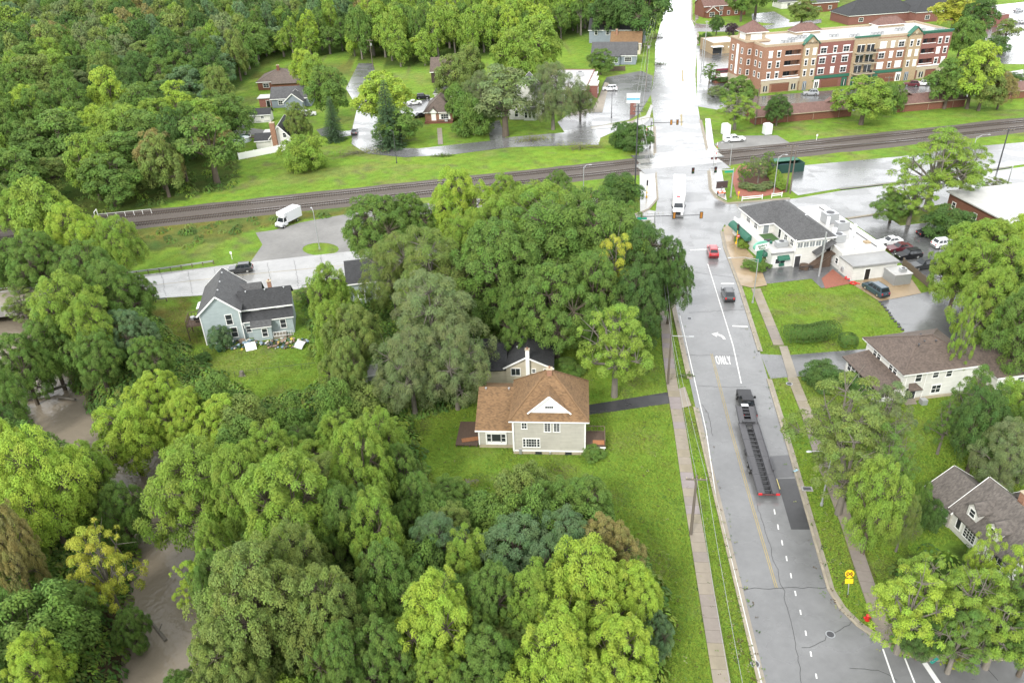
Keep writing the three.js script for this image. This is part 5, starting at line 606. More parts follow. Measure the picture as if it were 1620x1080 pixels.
// ---- generic smaller buildings ----
function simple(name, label, category, o, head, x0, x1, d, h, yr, kind, wallM, roofM, wins = [], more) {
  const t = lot(name, label, category, o, head); walls(t, x0, x1, 0, -d, h, MAT[wallM]);
  if (kind === 'hip') hip(t, x0, x1, 0, -d, h, yr, Math.min(x1 - x0, d) / 2 + 0.45, MAT[roofM]); else if (kind === 'flat') flatRoof(t, x0, x1, 0, -d, h, MAT[roofM], 0.4, MAT[wallM]); else gable(t, x0, x1, 0, -d, h, yr, kind, MAT[roofM], MAT[wallM]);
  for (const [f, a, y, w, hh, c] of wins) win(t, f, f === 'f' ? 0 : f === 'l' ? x0 : x1, a, y, w, hh, { cols: c ?? 1, t: 0.12 }); if (more) more(t); return t;
}
simple('house', 'brick bungalow with brown hip roof and white front door', 'house', [673, 194], 4, 0, 8.6, 12, 3.2, 7.2, 'hip', 'brick', 'roofUmber', [['f', 6.1, 1.0, 2.2, 1.5, 3], ['l', -4, 1.2, 1, 1.2], ['l', -8, 1.2, 1, 1.2]], (t) => { mk('porch_gable', faces([[[1.3, 3.0, 0.55], [4.1, 3.0, 0.55], [2.7, 4.5, 0.55]]]), MAT.trim, t); mk('porch_roof', [slab([[1.0, 2.9, 0.9], [2.7, 4.7, 0.9], [2.7, 4.7, -3], [1.0, 2.9, -0.4]], 0.14), slab([[4.4, 2.9, 0.9], [2.7, 4.7, 0.9], [2.7, 4.7, -3], [4.4, 2.9, -0.4]], 0.14)], MAT.roofUmber, t); door(t, 'f', 0.02, 2.7, 0.6, 1.2, 2.2, MAT.trim); mk('shutter', box(0.45, 1.6, 0.08, 4.6, 0.95, 0.05), MAT.trim, t); mk('shutter', box(0.45, 1.6, 0.08, 7.6, 0.95, 0.05), MAT.trim, t); steps(t, 2.7, 0, 1.6, 4, 0.16, MAT.brick); chimney(t, 8.6, 0, -5, 1.0, 7.4); mk('porch', box(8.6, 0.5, 1.4, 4.3, 0, 0.7), MAT.brickBrown, t); mk('porch_chair', box(0.9, 0.8, 0.7, 6.6, 0.5, 0.9), MAT.gloss, t); railing(t, [4, 0.5, 1.4], [8.5, 0.5, 1.4], 0.7, MAT.darkSteel); });
simple('shed', 'low grey-roofed outbuilding behind the brick bungalow', 'shed', [688, 160], 4, 0, 8, 7, 2.6, 4.4, 'hip', 'whiteSiding', 'roofGrey', [['f', 3, 1, 1, 1]]);
simple('barn', 'dark brown barn with long sloping roof in the trees', 'barn', [683, 131], 4, 0, 9.5, 9, 4.2, 8.2, 'x', 'brickBrown', 'roofUmber', [['f', 3, 1.4, 1.2, 1.2], ['f', 6.5, 1.4, 1.2, 1.2]], (t) => { t.children[0].material = std([0.06, 0.04, 0.035], 0.9, { map: barkMap }); door(t, 'f', 0, 4.8, 0.05, 1.6, 2.3, MAT.black); });
simple('house', 'white gabled house with bay window behind storm-split tree', 'house', [806, 189], 9, 0, 9.4, 14, 6.2, 11.2, 'z', 'whiteSiding', 'roofGrey', [['f', 2.2, 4, 1, 1.6], ['f', 7.2, 4, 1, 1.6], ['f', 2.2, 0.9, 1, 1.8], ['l', -4, 4, 1, 1.5], ['l', -8, 1, 1, 1.5]], (t) => { walls(t, 4.6, 8.4, 1.1, 0, 3, MAT.whiteSiding, 0, 'bay'); for (const x of [5.3, 6.5, 7.7]) win(t, 'f', 1.1, x, 0.8, 0.8, 1.8); mk('bay_roof', slab([[4.4, 3, 1.4], [8.6, 3, 1.4], [8.2, 3.7, 0], [4.8, 3.7, 0]], 0.12), MAT.roofGrey, t); walls(t, -7, 0, -3, -12, 3.6, MAT.whiteSiding); gable(t, -7, 0, -3, -12, 3.6, 6.8, 'x', MAT.roofGrey, MAT.whiteSiding); win(t, 'f', -3, -4, 1, 1.2, 1.5, { cols: 2 }); });
simple('clinic', 'red brick clinic with white flat stepped roof beside car park', 'building', [887, 163], 12, -6, 8.2, 30, 4.2, 0, 'flat', 'brickRed', 'membrane', [['f', 2, 1.2, 1.4, 1.6, 2], ['f', -2, 1.2, 1.4, 1.6, 2]], (t) => { for (let i = 0; i < 3; i++) { walls(t, 8.2, 11.2 - i * 0.9, -7 - i * 7, -12.5 - i * 7, 4.2, MAT.brickRed); mk('roof', box(3.2 - i * 0.9, 0.14, 5.7, 9.7 - i * 0.45, 4.2, -9.75 - i * 7), MAT.membrane, t); mk('cornice', [box(3.3 - i * 0.9, 0.4, 0.3, 9.75 - i * 0.45, 4.1, -6.95 - i * 7), box(0.3, 0.4, 5.4, 11.2 - i * 0.9, 4.1, -9.75 - i * 7)], MAT.trim, t); win(t, 'r', 11.2 - i * 0.9, -9.5 - i * 7, 1.2, 1.6, 1.6, { cols: 2 }); } mk('cornice', [box(14.4, 0.35, 0.3, 1.1, 4.15, 0.05)], MAT.trim, t); hvac(t, 2, 4.3, -10, 2.4, 1.3, 2); hvac(t, 4, 4.3, -20, 2.4, 1.3, 2); mk('cooling_unit', box(1.2, 1, 1.2, 9.6, 0, -1.4), MAT.galv, t); });
simple('house', 'grey-blue single-storey house with grey gable roof beside clinic', 'house', [936, 102], 12, 0, 17, 11, 3.6, 7.4, 'x', 'blueGrey', 'roofGrey', [['f', 3.2, 1.2, 1.4, 1.5, 2], ['f', 8.2, 1.2, 2.2, 1.6, 3], ['f', 14, 1.2, 2.4, 1.5, 3], ['r', -4, 1.2, 1.4, 1.5, 2]], (t) => { walls(t, 5.6, 10.8, 1.6, 0, 3.4, MAT.blueGrey, 0, 'bay'); for (const x of [6.8, 8.2, 9.6]) win(t, 'f', 1.6, x, 1.1, 1.0, 1.6); mk('porch_roof', slab([[5.3, 3.4, 2.0], [11.1, 3.4, 2.0], [11.1, 4.2, -0.4], [5.3, 4.2, -0.4]], 0.14), MAT.roofGrey, t); });
simple('house', 'cream house with tan shingle roof behind the grey-blue house', 'house', [966, 86], 12, 0, 12, 11, 4.6, 8, 'x', 'cream', 'roofBrown', [['f', 3, 1.4, 1.4, 1.4, 2], ['r', -3.5, 1.4, 1.2, 1.4], ['r', -7, 1.4, 1.2, 1.4]], (t) => { chimney(t, 2, 6, -4, 0.8, 3); walls(t, -5, 0, -1, -7, 3.2, MAT.trim); mk('roof', box(5.2, 0.14, 6.2, -2.5, 3.2, -4), MAT.membrane, t); });
simple('house', 'dark blue two-storey house under the large street tree', 'house', [932, 68], 12, 0, 24, 11, 5.6, 9.4, 'x', 'blueGrey', 'roofDark', [['f', 3, 3.4, 1.2, 1.6], ['f', 8, 3.4, 1.2, 1.6], ['f', 16, 3.4, 1.2, 1.6], ['f', 20, 3.4, 1.2, 1.6]]);
simple('house', 'brown brick ranch house with umber hip roof at the wood edge', 'house', [409, 143], -2, 0, 15, 14, 3, 6.2, 'hip', 'brickBrown', 'roofUmber', [['f', 3, 1, 2, 1.3, 2], ['l', -5, 1, 1.4, 1.3], ['f', 7, 1, 1.4, 1.3]], (t) => { chimney(t, 7, 5, -6, 0.9, 2.4, MAT.brickBrown); walls(t, 6, 15, 3, 0, 2.8, MAT.brickBrown); mk('roof', slab([[5.6, 2.8, 3.6], [15.4, 2.8, 3.6], [15.4, 5.2, -4], [5.6, 5.2, -4]]), MAT.roofUmber, t); });
simple('house', 'grey gabled house with white porch roof by the cul-de-sac', 'house', [431, 171], -2, 0, 13, 9, 3.2, 6, 'x', 'blueGrey', 'roofGrey', [['f', 3, 1, 1.4, 1.3, 2], ['f', 9.5, 1, 1.6, 1.3, 2]], (t) => { walls(t, -4.6, 0, -2, -7, 2.9, MAT.brickRed); mk('porch_roof', box(5.4, 0.2, 5.6, -2.4, 2.9, -4.4), MAT.membrane, t); door(t, 'f', -2, -1.6, 0.05, 1.2, 2.1, MAT.black); walls(t, 5, 11, 4, 0, 2.9, MAT.blueGrey); gable(t, 5, 11, 4, -2, 2.9, 5.4, 'z', MAT.roofGrey, MAT.blueGrey); win(t, 'f', 4, 8, 0.9, 1.6, 1.3, { cols: 2 }); });
simple('shed', 'long white shed with dark roof behind the pool yard', 'shed', [391, 195], -2, 0, 7.4, 4.4, 2.7, 4.1, 'x', 'whiteSiding', 'roofDark', [['f', 2.3, 1.3, 0.9, 0.7, 2], ['f', 5, 1.3, 0.9, 0.7, 2]], (t) => { for (const x of [1, 3.6, 6.2]) mk('vent_panel', box(1.6, 0.25, 0.06, x, 0.3, 0.03), MAT.galv, t); });
simple('house', 'white house with tall brick chimney and dark roof by vinyl fence', 'house', [430, 236], -4, 0, 5.6, 12, 3.4, 6.6, 'z', 'whiteSiding', 'roofDark', [['f', 4.2, 3.2, 0.9, 1.2], ['f', 4.4, 1, 0.9, 1.3], ['r', -4, 1, 1, 1.2]], (t) => { walls(t, -4.4, 0, -1.2, -6, 2.5, MAT.whiteSiding); gable(t, -4.4, 0, -1.2, -6, 2.5, 3.9, 'x', MAT.roofDark, MAT.whiteSiding); chimney(t, 1.4, 0, 0.6, 1.3, 7.6); win(t, 'l', -4.4, -3.6, 1, 0.7, 0.9); mk('solar_panel', box(2.2, 0.06, 6.0, 1.5, 5.1, -8.3, 0, 0, 0.84), MAT.gloss, t); mk('porch', box(3.4, 0.2, 5, -1.7, 2.6, -8.8), MAT.membrane, t); });
simple('garage', 'white garage with grey gable roof at the dark wood edge', 'garage', [345, 213], -6, 0, 5.2, 7, 2.8, 4.6, 'z', 'whiteSiding', 'roofGrey', [['r', -3.5, 1.1, 0.9, 0.9]], (t) => door(t, 'f', 0, 2.6, 0.05, 2.6, 2.1, MAT.trim));
simple('building', 'flat-roofed tan brick shop beside the far road', 'building', [1127, 86], -9, 0, 11.5, 13, 4, 0, 'flat', 'brickTan', 'membrane', [['f', 9, 1, 0.8, 1.2]], (t) => { mk('canopy', box(4.4, 0.3, 2.6, 1.6, 2.9, 0.6), MAT.trim, t); mk('shopfront', box(3.6, 2.4, 0.12, 1.9, 0.2, 0.04), MAT.glass, t); door(t, 'f', 0, 3.4, 0.05, 1, 2.2, MAT.darkSteel); mk('lamp', box(0.4, 0.5, 0.2, 6.6, 2.2, 0.1), MAT.trim, t); });
simple('house', 'dark red brick house with small gabled porch by far road', 'house', [1113, 28], -9, 0, 22, 12, 5.4, 9.6, 'x', 'brickBrown', 'roofRed', [['f', 9, 3.4, 1.6, 1.4, 2], ['f', 9, 0.9, 1.2, 1.6], ['f', 13, 0.9, 1.2, 1.6], ['f', 17, 0.9, 1.2, 1.6]], (t) => { walls(t, 0.8, 6.4, 2.4, 0, 3, MAT.brickBrown); gable(t, 0.8, 6.4, 2.4, -2, 3, 5.2, 'z', MAT.roofRed, MAT.brickBrown); win(t, 'f', 2.4, 3.4, 0.7, 2.4, 1.9, { cols: 3 }); });
simple('house', 'long charcoal-roofed hall behind the apartment block', 'building', [1342, 40], -9, 0, 34, 16, 4, 9.6, 'hip', 'brickRed', 'roofDark', [['f', 6, 1.2, 2, 1.6, 2]]);
simple('house', 'slate grey hip-roofed hall beyond the golden tree', 'building', [1447, 36], -9, 0, 40, 20, 4.4, 10.8, 'hip', 'brickRed', 'roofDark', [['f', 6, 1.2, 2, 1.6, 2]]);
simple('house', 'brick house with grey roof behind the apartment tower', 'house', [1283, 20], -9, 0, 14, 10, 4.6, 8, 'x', 'brickBrown', 'roofGrey', [['f', 4, 1.2, 1.6, 1.5, 2], ['f', 10, 1.2, 1.6, 1.5, 2]]);
simple('house', 'small grey-roofed house beside the northern car lot', 'house', [1236, 14], -9, 0, 14, 10, 3.2, 6.4, 'hip', 'whiteSiding', 'roofGrey', [['f', 4, 1.2, 1.6, 1.3, 2]]);
simple('building', 'red brick screen wall building at the far car park', 'building', [1562, 44], -9, 0, 9.5, 5, 4.6, 0, 'flat', 'brickRed', 'membraneGrey', [['f', 2, 1.2, 1.2, 1.2]]);
simple('building', 'brown brick building under wide white flat roof beside the thicket', 'building', [1509, 338], -9, 0, 30, 0.1, 0.1, 0, 'flat', 'brickBrown', 'membrane', [], (t) => { walls(t, 0, 30, 20, -2.5, 3.8, MAT.brickBrown); mk('roof', box(31, 0.25, 23.6, 15, 3.8, 8.7), MAT.membrane, t); win(t, 'l', 0, -0.5, 1, 1, 1.3); win(t, 'l', 0, 12, 1, 1, 1.3); win(t, 'f', 20, 3, 1, 1.2, 1.3); win(t, 'l', 0, 6, 1, 1, 1.3); });
simple('house', 'grey house hidden in the grove by the west street', 'house', [556, 482], -10, 0, 7, 8, 4.4, 6.8, 'x', 'paleBlue', 'roofDark', [['f', 2, 1, 1, 1.4], ['f', 5, 1, 1, 1.4]]);
simple('shed', 'small white metal shed under the olive tree', 'shed', [572, 609], -8, 0, 2.3, 2.2, 1.9, 2.3, 'x', 'white', 'membrane', [], (t) => { door(t, 'f', 0, 1.15, 0.05, 1.3, 1.6, MAT.galv); });
// garage rows
for (const [u, v, len, lab, bumps] of [[1194, 197.5, 30, 'long brick garage row with brown roof before the apartment block', [8, 25]], [1419, 178, 22, 'brick garage row with brown roof between two trees', [4]], [1588, 157.5, 44, 'brick garage row with brown roof past russet tree', [3]]]) {
  const t = lot('garage_row', lab, 'garage', [u, v], -9); walls(t, 0, len, 0, -6.5, 2.5, MAT.brickBrown); mk('roof', [slab([[-0.4, 2.45, 0.5], [len + 0.4, 2.45, 0.5], [len + 0.4, 4.3, -3.25], [-0.4, 4.3, -3.25]]), slab([[-0.4, 4.3, -3.25], [len + 0.4, 4.3, -3.25], [len + 0.4, 2.45, -7], [-0.4, 2.45, -7]])], MAT.roofRed, t); mk('gable_wall', faces([[[0, 2.4, -6.5], [0, 2.4, 0], [0, 4.2, -3.25]], [[len, 2.4, 0], [len, 2.4, -6.5], [len, 4.2, -3.25]]]), MAT.brickBrown, t); mk('fascia', box(len + 0.8, 0.2, 0.06, len / 2, 2.2, 0.5), MAT.stone, t);
  for (const x of bumps) mk('cross_gable', [slab([[x - 2.4, 3.6, -4.4], [x, 5.1, -4.4], [x, 5.1, -2], [x - 2.4, 3.9, -2.6]], 0.12), slab([[x + 2.4, 3.6, -4.4], [x, 5.1, -4.4], [x, 5.1, -2], [x + 2.4, 3.9, -2.6]], 0.12)], MAT.roofRed, t); for (let x = 2; x < len; x += 8) mk('downpipe', cyl(0.05, 0.05, 2.3, x, 0, 0.08, 6), MAT.brickLight, t);
}
// ---- apartment block ----
{
  const t = lot('apartment_block', 'four-storey brick apartment block with shops below and corner tower', 'building', [1202, 148], -11), HT = 14.4, D = 20, g = MAT.green;
  const secs = [[0, 13.5, 0, 'brick'], [13.5, 18.5, 0.7, 'brickTan'], [18.5, 31.5, 0, 'brickRed'], [31.5, 40, 0.5, 'brickTan'], [40, 51, 0, 'brick'], [51, 56, 0.7, 'brickTan'], [56, 67.5, 0, 'brickRed']];
  for (const [a, b, pr, m] of secs) {
    const rec = a === 0 ? [7.4, 13] : a === 56 ? [57, 62] : null; if (!rec) { walls(t, a, b, pr, -D, HT, MAT[m]); continue; }
    walls(t, a, rec[0], pr, -D, HT, MAT[m]); walls(t, rec[1], b, pr, -D, HT, MAT[m]); walls(t, rec[0], rec[1], -1.8, -D, HT, MAT[m]); let y0 = 0; for (const y of [4.6, 7.9, 11.1, 99]) { const y1 = Math.min(HT, y - 0.6); walls(t, rec[0], rec[1], pr, -1.8, y1 - y0, MAT[m], y0, 'spandrel'); y0 = y + 1.8; }
  }
  mk('upper_band', box(11, 3.2, 0.1, 45.5, 10.9, 0.05), MAT.brickLight, t);
  mk('roof', box(67, 0.12, D - 0.6, 33.75, HT, -D / 2), MAT.membrane, t); for (const [a, b, pr, m] of secs) mk('parapet', [box(b - a - 0.04, 0.75, 0.4, (a + b) / 2, HT - 0.02, pr - 0.2)], m === 'brickRed' && a > 50 ? g : MAT.brickLight, t); mk('parapet', [box(67.5, 0.75, 0.4, 33.75, HT - 0.02, -D + 0.2), box(0.4, 0.75, D - 1, 67.3, HT - 0.02, -D / 2), box(0.4, 0.75, D - 1, 0.2, HT - 0.02, -D / 2)], MAT.brickLight, t); mk('cornice', [box(11.9, 0.5, 0.5, 61.8, HT + 0.5, 0.1), box(8.9, 0.45, 0.7, 35.7, HT + 0.7, 0.6)], g, t);
  for (const x of [16, 53.5]) { mk('gable', faces([[[x - 2.5, HT, 0.7], [x + 2.5, HT, 0.7], [x, HT + 2.4, 0.7]]]), MAT.brickTan, t); mk('gable_roof', [slab([[x - 3, HT + 0.1, 1.1], [x, HT + 2.8, 1.1], [x, HT + 2.8, -1], [x - 3, HT + 0.1, -1]], 0.25), slab([[x + 3, HT + 0.1, 1.1], [x, HT + 2.8, 1.1], [x, HT + 2.8, -1], [x + 3, HT + 0.1, -1]], 0.25)], g, t); mk('round_window', new THREE.CylinderGeometry(0.5, 0.5, 0.1, 16).rotateX(Math.PI / 2).translate(x, HT + 0.9, 0.75), MAT.stone, t); }
  const FL = [4.6, 7.9, 11.1], W = (a, y, w, c = 0, cols = 1) => { const q = win(t, 'f', c, a, y, w, 1.6, { cols, t: 0.14, glass: hash2(Math.round(a * 7), Math.round(y), 3) < 0.35 ? MAT.curtain : MAT.glass }); mk('lintel', box(w + 0.5, 0.3, 0.14, 0, 1.74, 0.06), MAT.trim, q); };
  for (const y of FL) {
    W(2.3, y, 1.0); W(5.2, y, 1.0); W(14.7, y, 0.85, 0.7); W(17.3, y, 0.95, 0.7); W(20.9, y, 2.0, 0, 2); W(25, y, 1.0); W(29, y, 2.0, 0, 2); W(42.3, y, 2.0, 0.1, 2); W(45.8, y, 1.0, 0.1); W(49, y, 2.0, 0.1, 2); W(52.3, y, 0.85, 0.7); W(54.8, y, 0.95, 0.7); W(63.4, y, 1.1); W(66, y, 1.1);
    for (const [a, b] of [[7.4, 13], [57, 62]]) { const o = mk('balcony', box(b - a, 0.06, 1.7, (a + b) / 2, y - 0.6, -0.95), MAT.concrete, t); mk('balcony_glass', box((b - a) * 0.45, 1.95, 0.06, a + (b - a) * 0.36, y - 0.5, -1.75), MAT.glass, o); mk('balcony_wall', box(b - a, 0.8, 0.14, (a + b) / 2, y - 0.6, -0.08), a < 20 ? MAT.brick : MAT.brickRed, o); mk('coping', box(b - a + 0.1, 0.14, 0.22, (a + b) / 2, y + 0.2, -0.06), MAT.trim, o); for (let i = 1; i < 4; i++) mk('post', box(0.08, 1.55, 0.08, a + (b - a) * i / 4, y + 0.25, -0.06), MAT.darkSteel, o); }
    const o = mk('balcony', box(7.4, 0.3, 1.9, 35.75, y - 0.9, 1.4), MAT.stone, t); railing(o, [32.1, y - 0.6, 2.3], [39.4, y - 0.6, 2.3], 1.0, MAT.darkSteel); for (const x of [34, 37.5]) { const dd = mk('balcony_door', box(2.6, 2.2, 0.1, x, y - 0.6, 0.5), MAT.glass, o); mk('frame', [box(2.8, 0.16, 0.14, x, y + 1.6, 0.52), box(0.14, 2.2, 0.14, x, y - 0.6, 0.53)], MAT.trim, dd); } mk('balcony_chair', box(0.7, 0.7, 0.6, 38.4, y - 0.6, 1.6), MAT.black, o);
  }
  // ground floor: shopfronts
  mk('string_course', [box(13.6, 0.35, 0.25, 6.75, 4.0, 0.1), box(11.6, 0.35, 0.25, 61.8, 4.0, 0.1), box(13.1, 0.2, 0.2, 25, 10.6, 0.08)], MAT.trim, t); mk('shop_band', [box(13.6, 0.9, 0.3, 6.75, 2.9, 0.12), box(11.6, 0.9, 0.3, 61.8, 2.9, 0.12)], MAT.stone, t); mk('shop_band', box(13, 0.9, 0.34, 25, 3.1, 0.14), g, t); mk('shop_band', box(11, 0.9, 0.34, 45.5, 3.1, 0.14), g, t);
  for (const [x, w] of [[1.6, 2.8], [11.6, 3], [58.6, 3], [65.6, 3]]) { const s = mk('shopfront', box(w, 2.9, 0.3, x, 0.02, 0.12), MAT.stone, t); mk('pane', box(w * 0.5, 1.8, 0.1, x, 0.5, 0.25), MAT.glass, s); mk('mullion', box(0.15, 1.8, 0.1, x, 0.5, 0.28), MAT.trim, s); }
  for (const [x, w, m] of [[19.9, 1.9, 'trim'], [30, 1.8, 'green'], [15.2, 1.2, 'blueGrey'], [41.2, 1.9, 'green'], [50, 1.9, 'trim'], [52.6, 1.3, 'blueGrey'], [33, 1.6, 'green'], [38.5, 1.6, 'green']]) { const z = x > 13.5 && x < 18.5 || x > 51 && x < 56 ? 0.7 : x > 31.5 && x < 40 ? 0.5 : 0; const s = mk('shop_entrance', box(w, 2.8, 0.3, x, 0.02, z + 0.12), MAT[m], t); mk('pane', box(w * 0.6, 2.0, 0.1, x, 0.2, z + 0.25), MAT.glass, s); mk('mullion', box(0.12, 2, 0.1, x, 0.2, z + 0.28), MAT.trim, s); }
  for (const x of [7, 24.8, 62.2, 45.6]) mk('brick_panel', box(6, 2.2, 0.12, x, 0.3, 0.06), MAT.brickBrown, t);
  // tower and west side
  walls(t, -2.6, 5.6, -7.5, -19, HT + 0.6, MAT.brick, 0, 'tower'); mk('tower_lantern', box(6.4, 2.6, 6.4, 1.6, HT + 0.6, -12.6), MAT.brickLight, t); for (const [f, c] of [['f', -9.4], ['l', -1.6]]) win(t, f, c, f === 'f' ? 1.6 : -12.6, HT + 1.0, 3.4, 1.4, { cols: 4, t: 0.2, glass: MAT.curtain }); hip(t, -1.6, 4.8, -9.4, -15.8, HT + 3.2, HT + 6.4, 3.9, MAT.roofRed, { over: 0.8 });
  for (const y of FL) { win(t, 'f', -7.5, -1.3, y, 0.9, 1.6, { t: 0.14 }); for (const z of [-10, -16.5]) win(t, 'l', -2.6, z, y, 1, 1.6, { t: 0.14 }); win(t, 'l', 0, -2, y, 1, 1.6, { t: 0.14 }); win(t, 'l', 0, -5, y, 1, 1.6, { t: 0.14 }); } mk('window_strip', [box(0.14, 9.5, 1.5, -2.62, 4, -13.2)], MAT.trim, t); mk('tower_base', [box(0.3, 3.4, 11, -2.6, 0, -13.2), box(2.6, 3.4, 0.3, -1.3, 0, -7.45)], MAT.stone, t); mk('tower_cornice', [box(8.6, 0.4, 11.9, 1.5, HT + 0.4, -13.25)], MAT.brickLight, t);
  // rear roofs and plant
  for (const [x, w] of [[19, 9], [50, 10]]) { walls(t, x, x + w, -15, -19.5, 1.0, MAT.brickLight, HT + 0.1, 'roof_house'); hip(t, x, x + w, -15, -19.5, HT + 1.1, HT + 3.4, 2.7, MAT.roofRed); }
  for (const [x, z, n] of [[8, -4, 4], [12, -7, 3], [16.5, -9, 3], [27, -7, 3], [33, -4.6, 3], [40.5, -4.4, 4], [52, -8, 3], [59, -5, 2], [63, -2.5, 3], [18, -5, 2]]) for (let i = 0; i < n; i++) { const u = mk('condenser', cyl(0.55, 0.55, 0.8, x + i * 1.3, HT + 0.12, z, 12), MAT.galv, t); mk('fan_grille', cyl(0.45, 0.45, 0.06, x + i * 1.3, HT + 0.92, z, 12), MAT.black, u); }
  const rw = [[20, -10], [47, -13]]; for (const [x, z] of rw) mk('roof_hood', [cyl(1.2, 1.2, 1.1, x, HT + 0.1, z, 16)], MAT.gloss, t);
}
// ---------- vehicles (local axes: front towards -z) ----------
const paint = (r, g, b, m = 0.0) => new THREE.MeshPhysicalMaterial({ color: rgb(r, g, b), roughness: 0.38, metalness: m, clearcoat: 0.8, clearcoatRoughness: 0.08 });
const blackPaint = paint(0.01, 0.01, 0.012); blackPaint.clearcoat = 0.25; blackPaint.specularIntensity = 0.5;
const PAINT = { white: paint(0.66, 0.67, 0.68), black: blackPaint, red: paint(0.33, 0.012, 0.02), maroon: paint(0.09, 0.01, 0.018), silver: paint(0.4, 0.42, 0.44, 0.4), blue: paint(0.045, 0.075, 0.1, 0.2), grey: paint(0.11, 0.115, 0.12, 0.2), charcoal: paint(0.03, 0.032, 0.035, 0.2) };
const lampRed = std([0.45, 0.015, 0.015], 0.3), lampClear = std([0.7, 0.7, 0.68], 0.15), chrome = std([0.6, 0.6, 0.6], 0.25, { metalness: 0.9 }), carGlass = std([0.018, 0.022, 0.026], 0.05);
const CARS = {
  sedan: { L: 4.75, W: 1.8, hood: 0.86, belt: 0.94, top: 1.44, cowl: -0.85, wt: -0.05, rt: 1.0, rb: 1.75, tail: 0.98 },
  suv: { L: 4.7, W: 1.88, hood: 1.02, belt: 1.08, top: 1.72, cowl: -0.9, wt: -0.25, rt: 1.75, rb: 2.2, tail: 1.06 },
  van: { L: 5.0, W: 1.95, hood: 1.0, belt: 1.08, top: 1.78, cowl: -1.35, wt: -0.55, rt: 2.0, rb: 2.38, tail: 1.05 },
};
function wheels(t, list, r, w, x) { for (const z of list) for (const s of [-1, 1]) { const k = mk('wheel', cyl(r, r, w, 0, 0, 0, 18, 0, Math.PI / 2), MAT.tyre, t); k.position.set(s * x + w / 2, r, z); mk('rim', cyl(r * 0.62, r * 0.62, w + 0.02, 0.01, 0, 0, 12, 0, Math.PI / 2), chrome, k); } }
function bodyShape(L, y0, pts, arches, r) { const s = new THREE.Shape(); s.moveTo(-L / 2 + 0.05, y0); pts.forEach((p) => s.lineTo(...p)); s.lineTo(L / 2 - 0.05, y0); for (const z of arches) { const h = Math.sqrt(Math.max(0, r * r - Math.pow(y0 - 0.33, 2))); s.lineTo(z + h, y0); s.absarc(z, 0.33, r, Math.asin((y0 - 0.33) / r), Math.PI - Math.asin((y0 - 0.33) / r), false); } s.closePath(); return s; }
function extrudeBody(s, W, b = 0.07) { const g = new THREE.ExtrudeGeometry(s, { depth: W - 2 * b, bevelEnabled: true, bevelSize: b, bevelThickness: b, bevelSegments: 2, curveSegments: 8, bevelOffset: -b * 0.5 }); g.translate(0, 0, -(W - 2 * b) / 2); g.rotateY(-Math.PI / 2); return g; }
function cabin(t, p, W, z0b, z0t, z1t, z1b, yb, yt, doors = 2) {
  const wb = W / 2 - 0.04, wt = W / 2 - 0.22, B = [[-wb, yb, z0b], [wb, yb, z0b], [wb, yb, z1b], [-wb, yb, z1b]], T = [[-wt, yt, z0t], [wt, yt, z0t], [wt, yt, z1t], [-wt, yt, z1t]];
  const shell = []; for (let i = 0; i < 4; i++) { const j = (i + 1) % 4; shell.push([B[j], B[i], T[i], T[j]]); } const c = mk('cabin', faces(shell), p, t);
  const mixp = (a, b, k) => a.map((v, i) => lerp(v, b[i], k)), quad = (b0, b1, t0, t1, a0, a1, lo, hi, off) => { const P = [[a0, lo], [a1, lo], [a1, hi], [a0, hi]].map(([u, v]) => mixp(mixp(b0, b1, u), mixp(t0, t1, u), v)); const n = new THREE.Vector3(...P[1]).sub(new THREE.Vector3(...P[0])).cross(new THREE.Vector3(...P[3]).sub(new THREE.Vector3(...P[0]))).normalize(); return faces([P.map((q) => [q[0] + n.x * off, q[1] + n.y * off, q[2] + n.z * off])]); };
  mk('windscreen', quad(B[1], B[0], T[1], T[0], 0.06, 0.94, 0.06, 0.93, 0.012), carGlass, t); mk('rear_window', quad(B[3], B[2], T[3], T[2], 0.08, 0.92, 0.15, 0.9, 0.012), carGlass, t);
  for (let i = 0; i < doors; i++) { const a = 0.05 + i * 0.92 / doors, b = a + 0.92 / doors - 0.04; mk('side_window', quad(B[0], B[3], T[0], T[3], a, b, 0.1, 0.88, 0.012), carGlass, t); mk('side_window', quad(B[2], B[1], T[2], T[1], 1 - b, 1 - a, 0.1, 0.88, 0.012), carGlass, t); }
  mk('roof', [new THREE.BoxGeometry(2 * wt + 0.04, 0.07, z1t - z0t + 0.06).translate(0, yt + 0.01, (z0t + z1t) / 2), new THREE.BoxGeometry(2 * wt - 0.14, 0.05, z1t - z0t - 0.14).translate(0, yt + 0.055, (z0t + z1t) / 2)], p, t); return c;
}
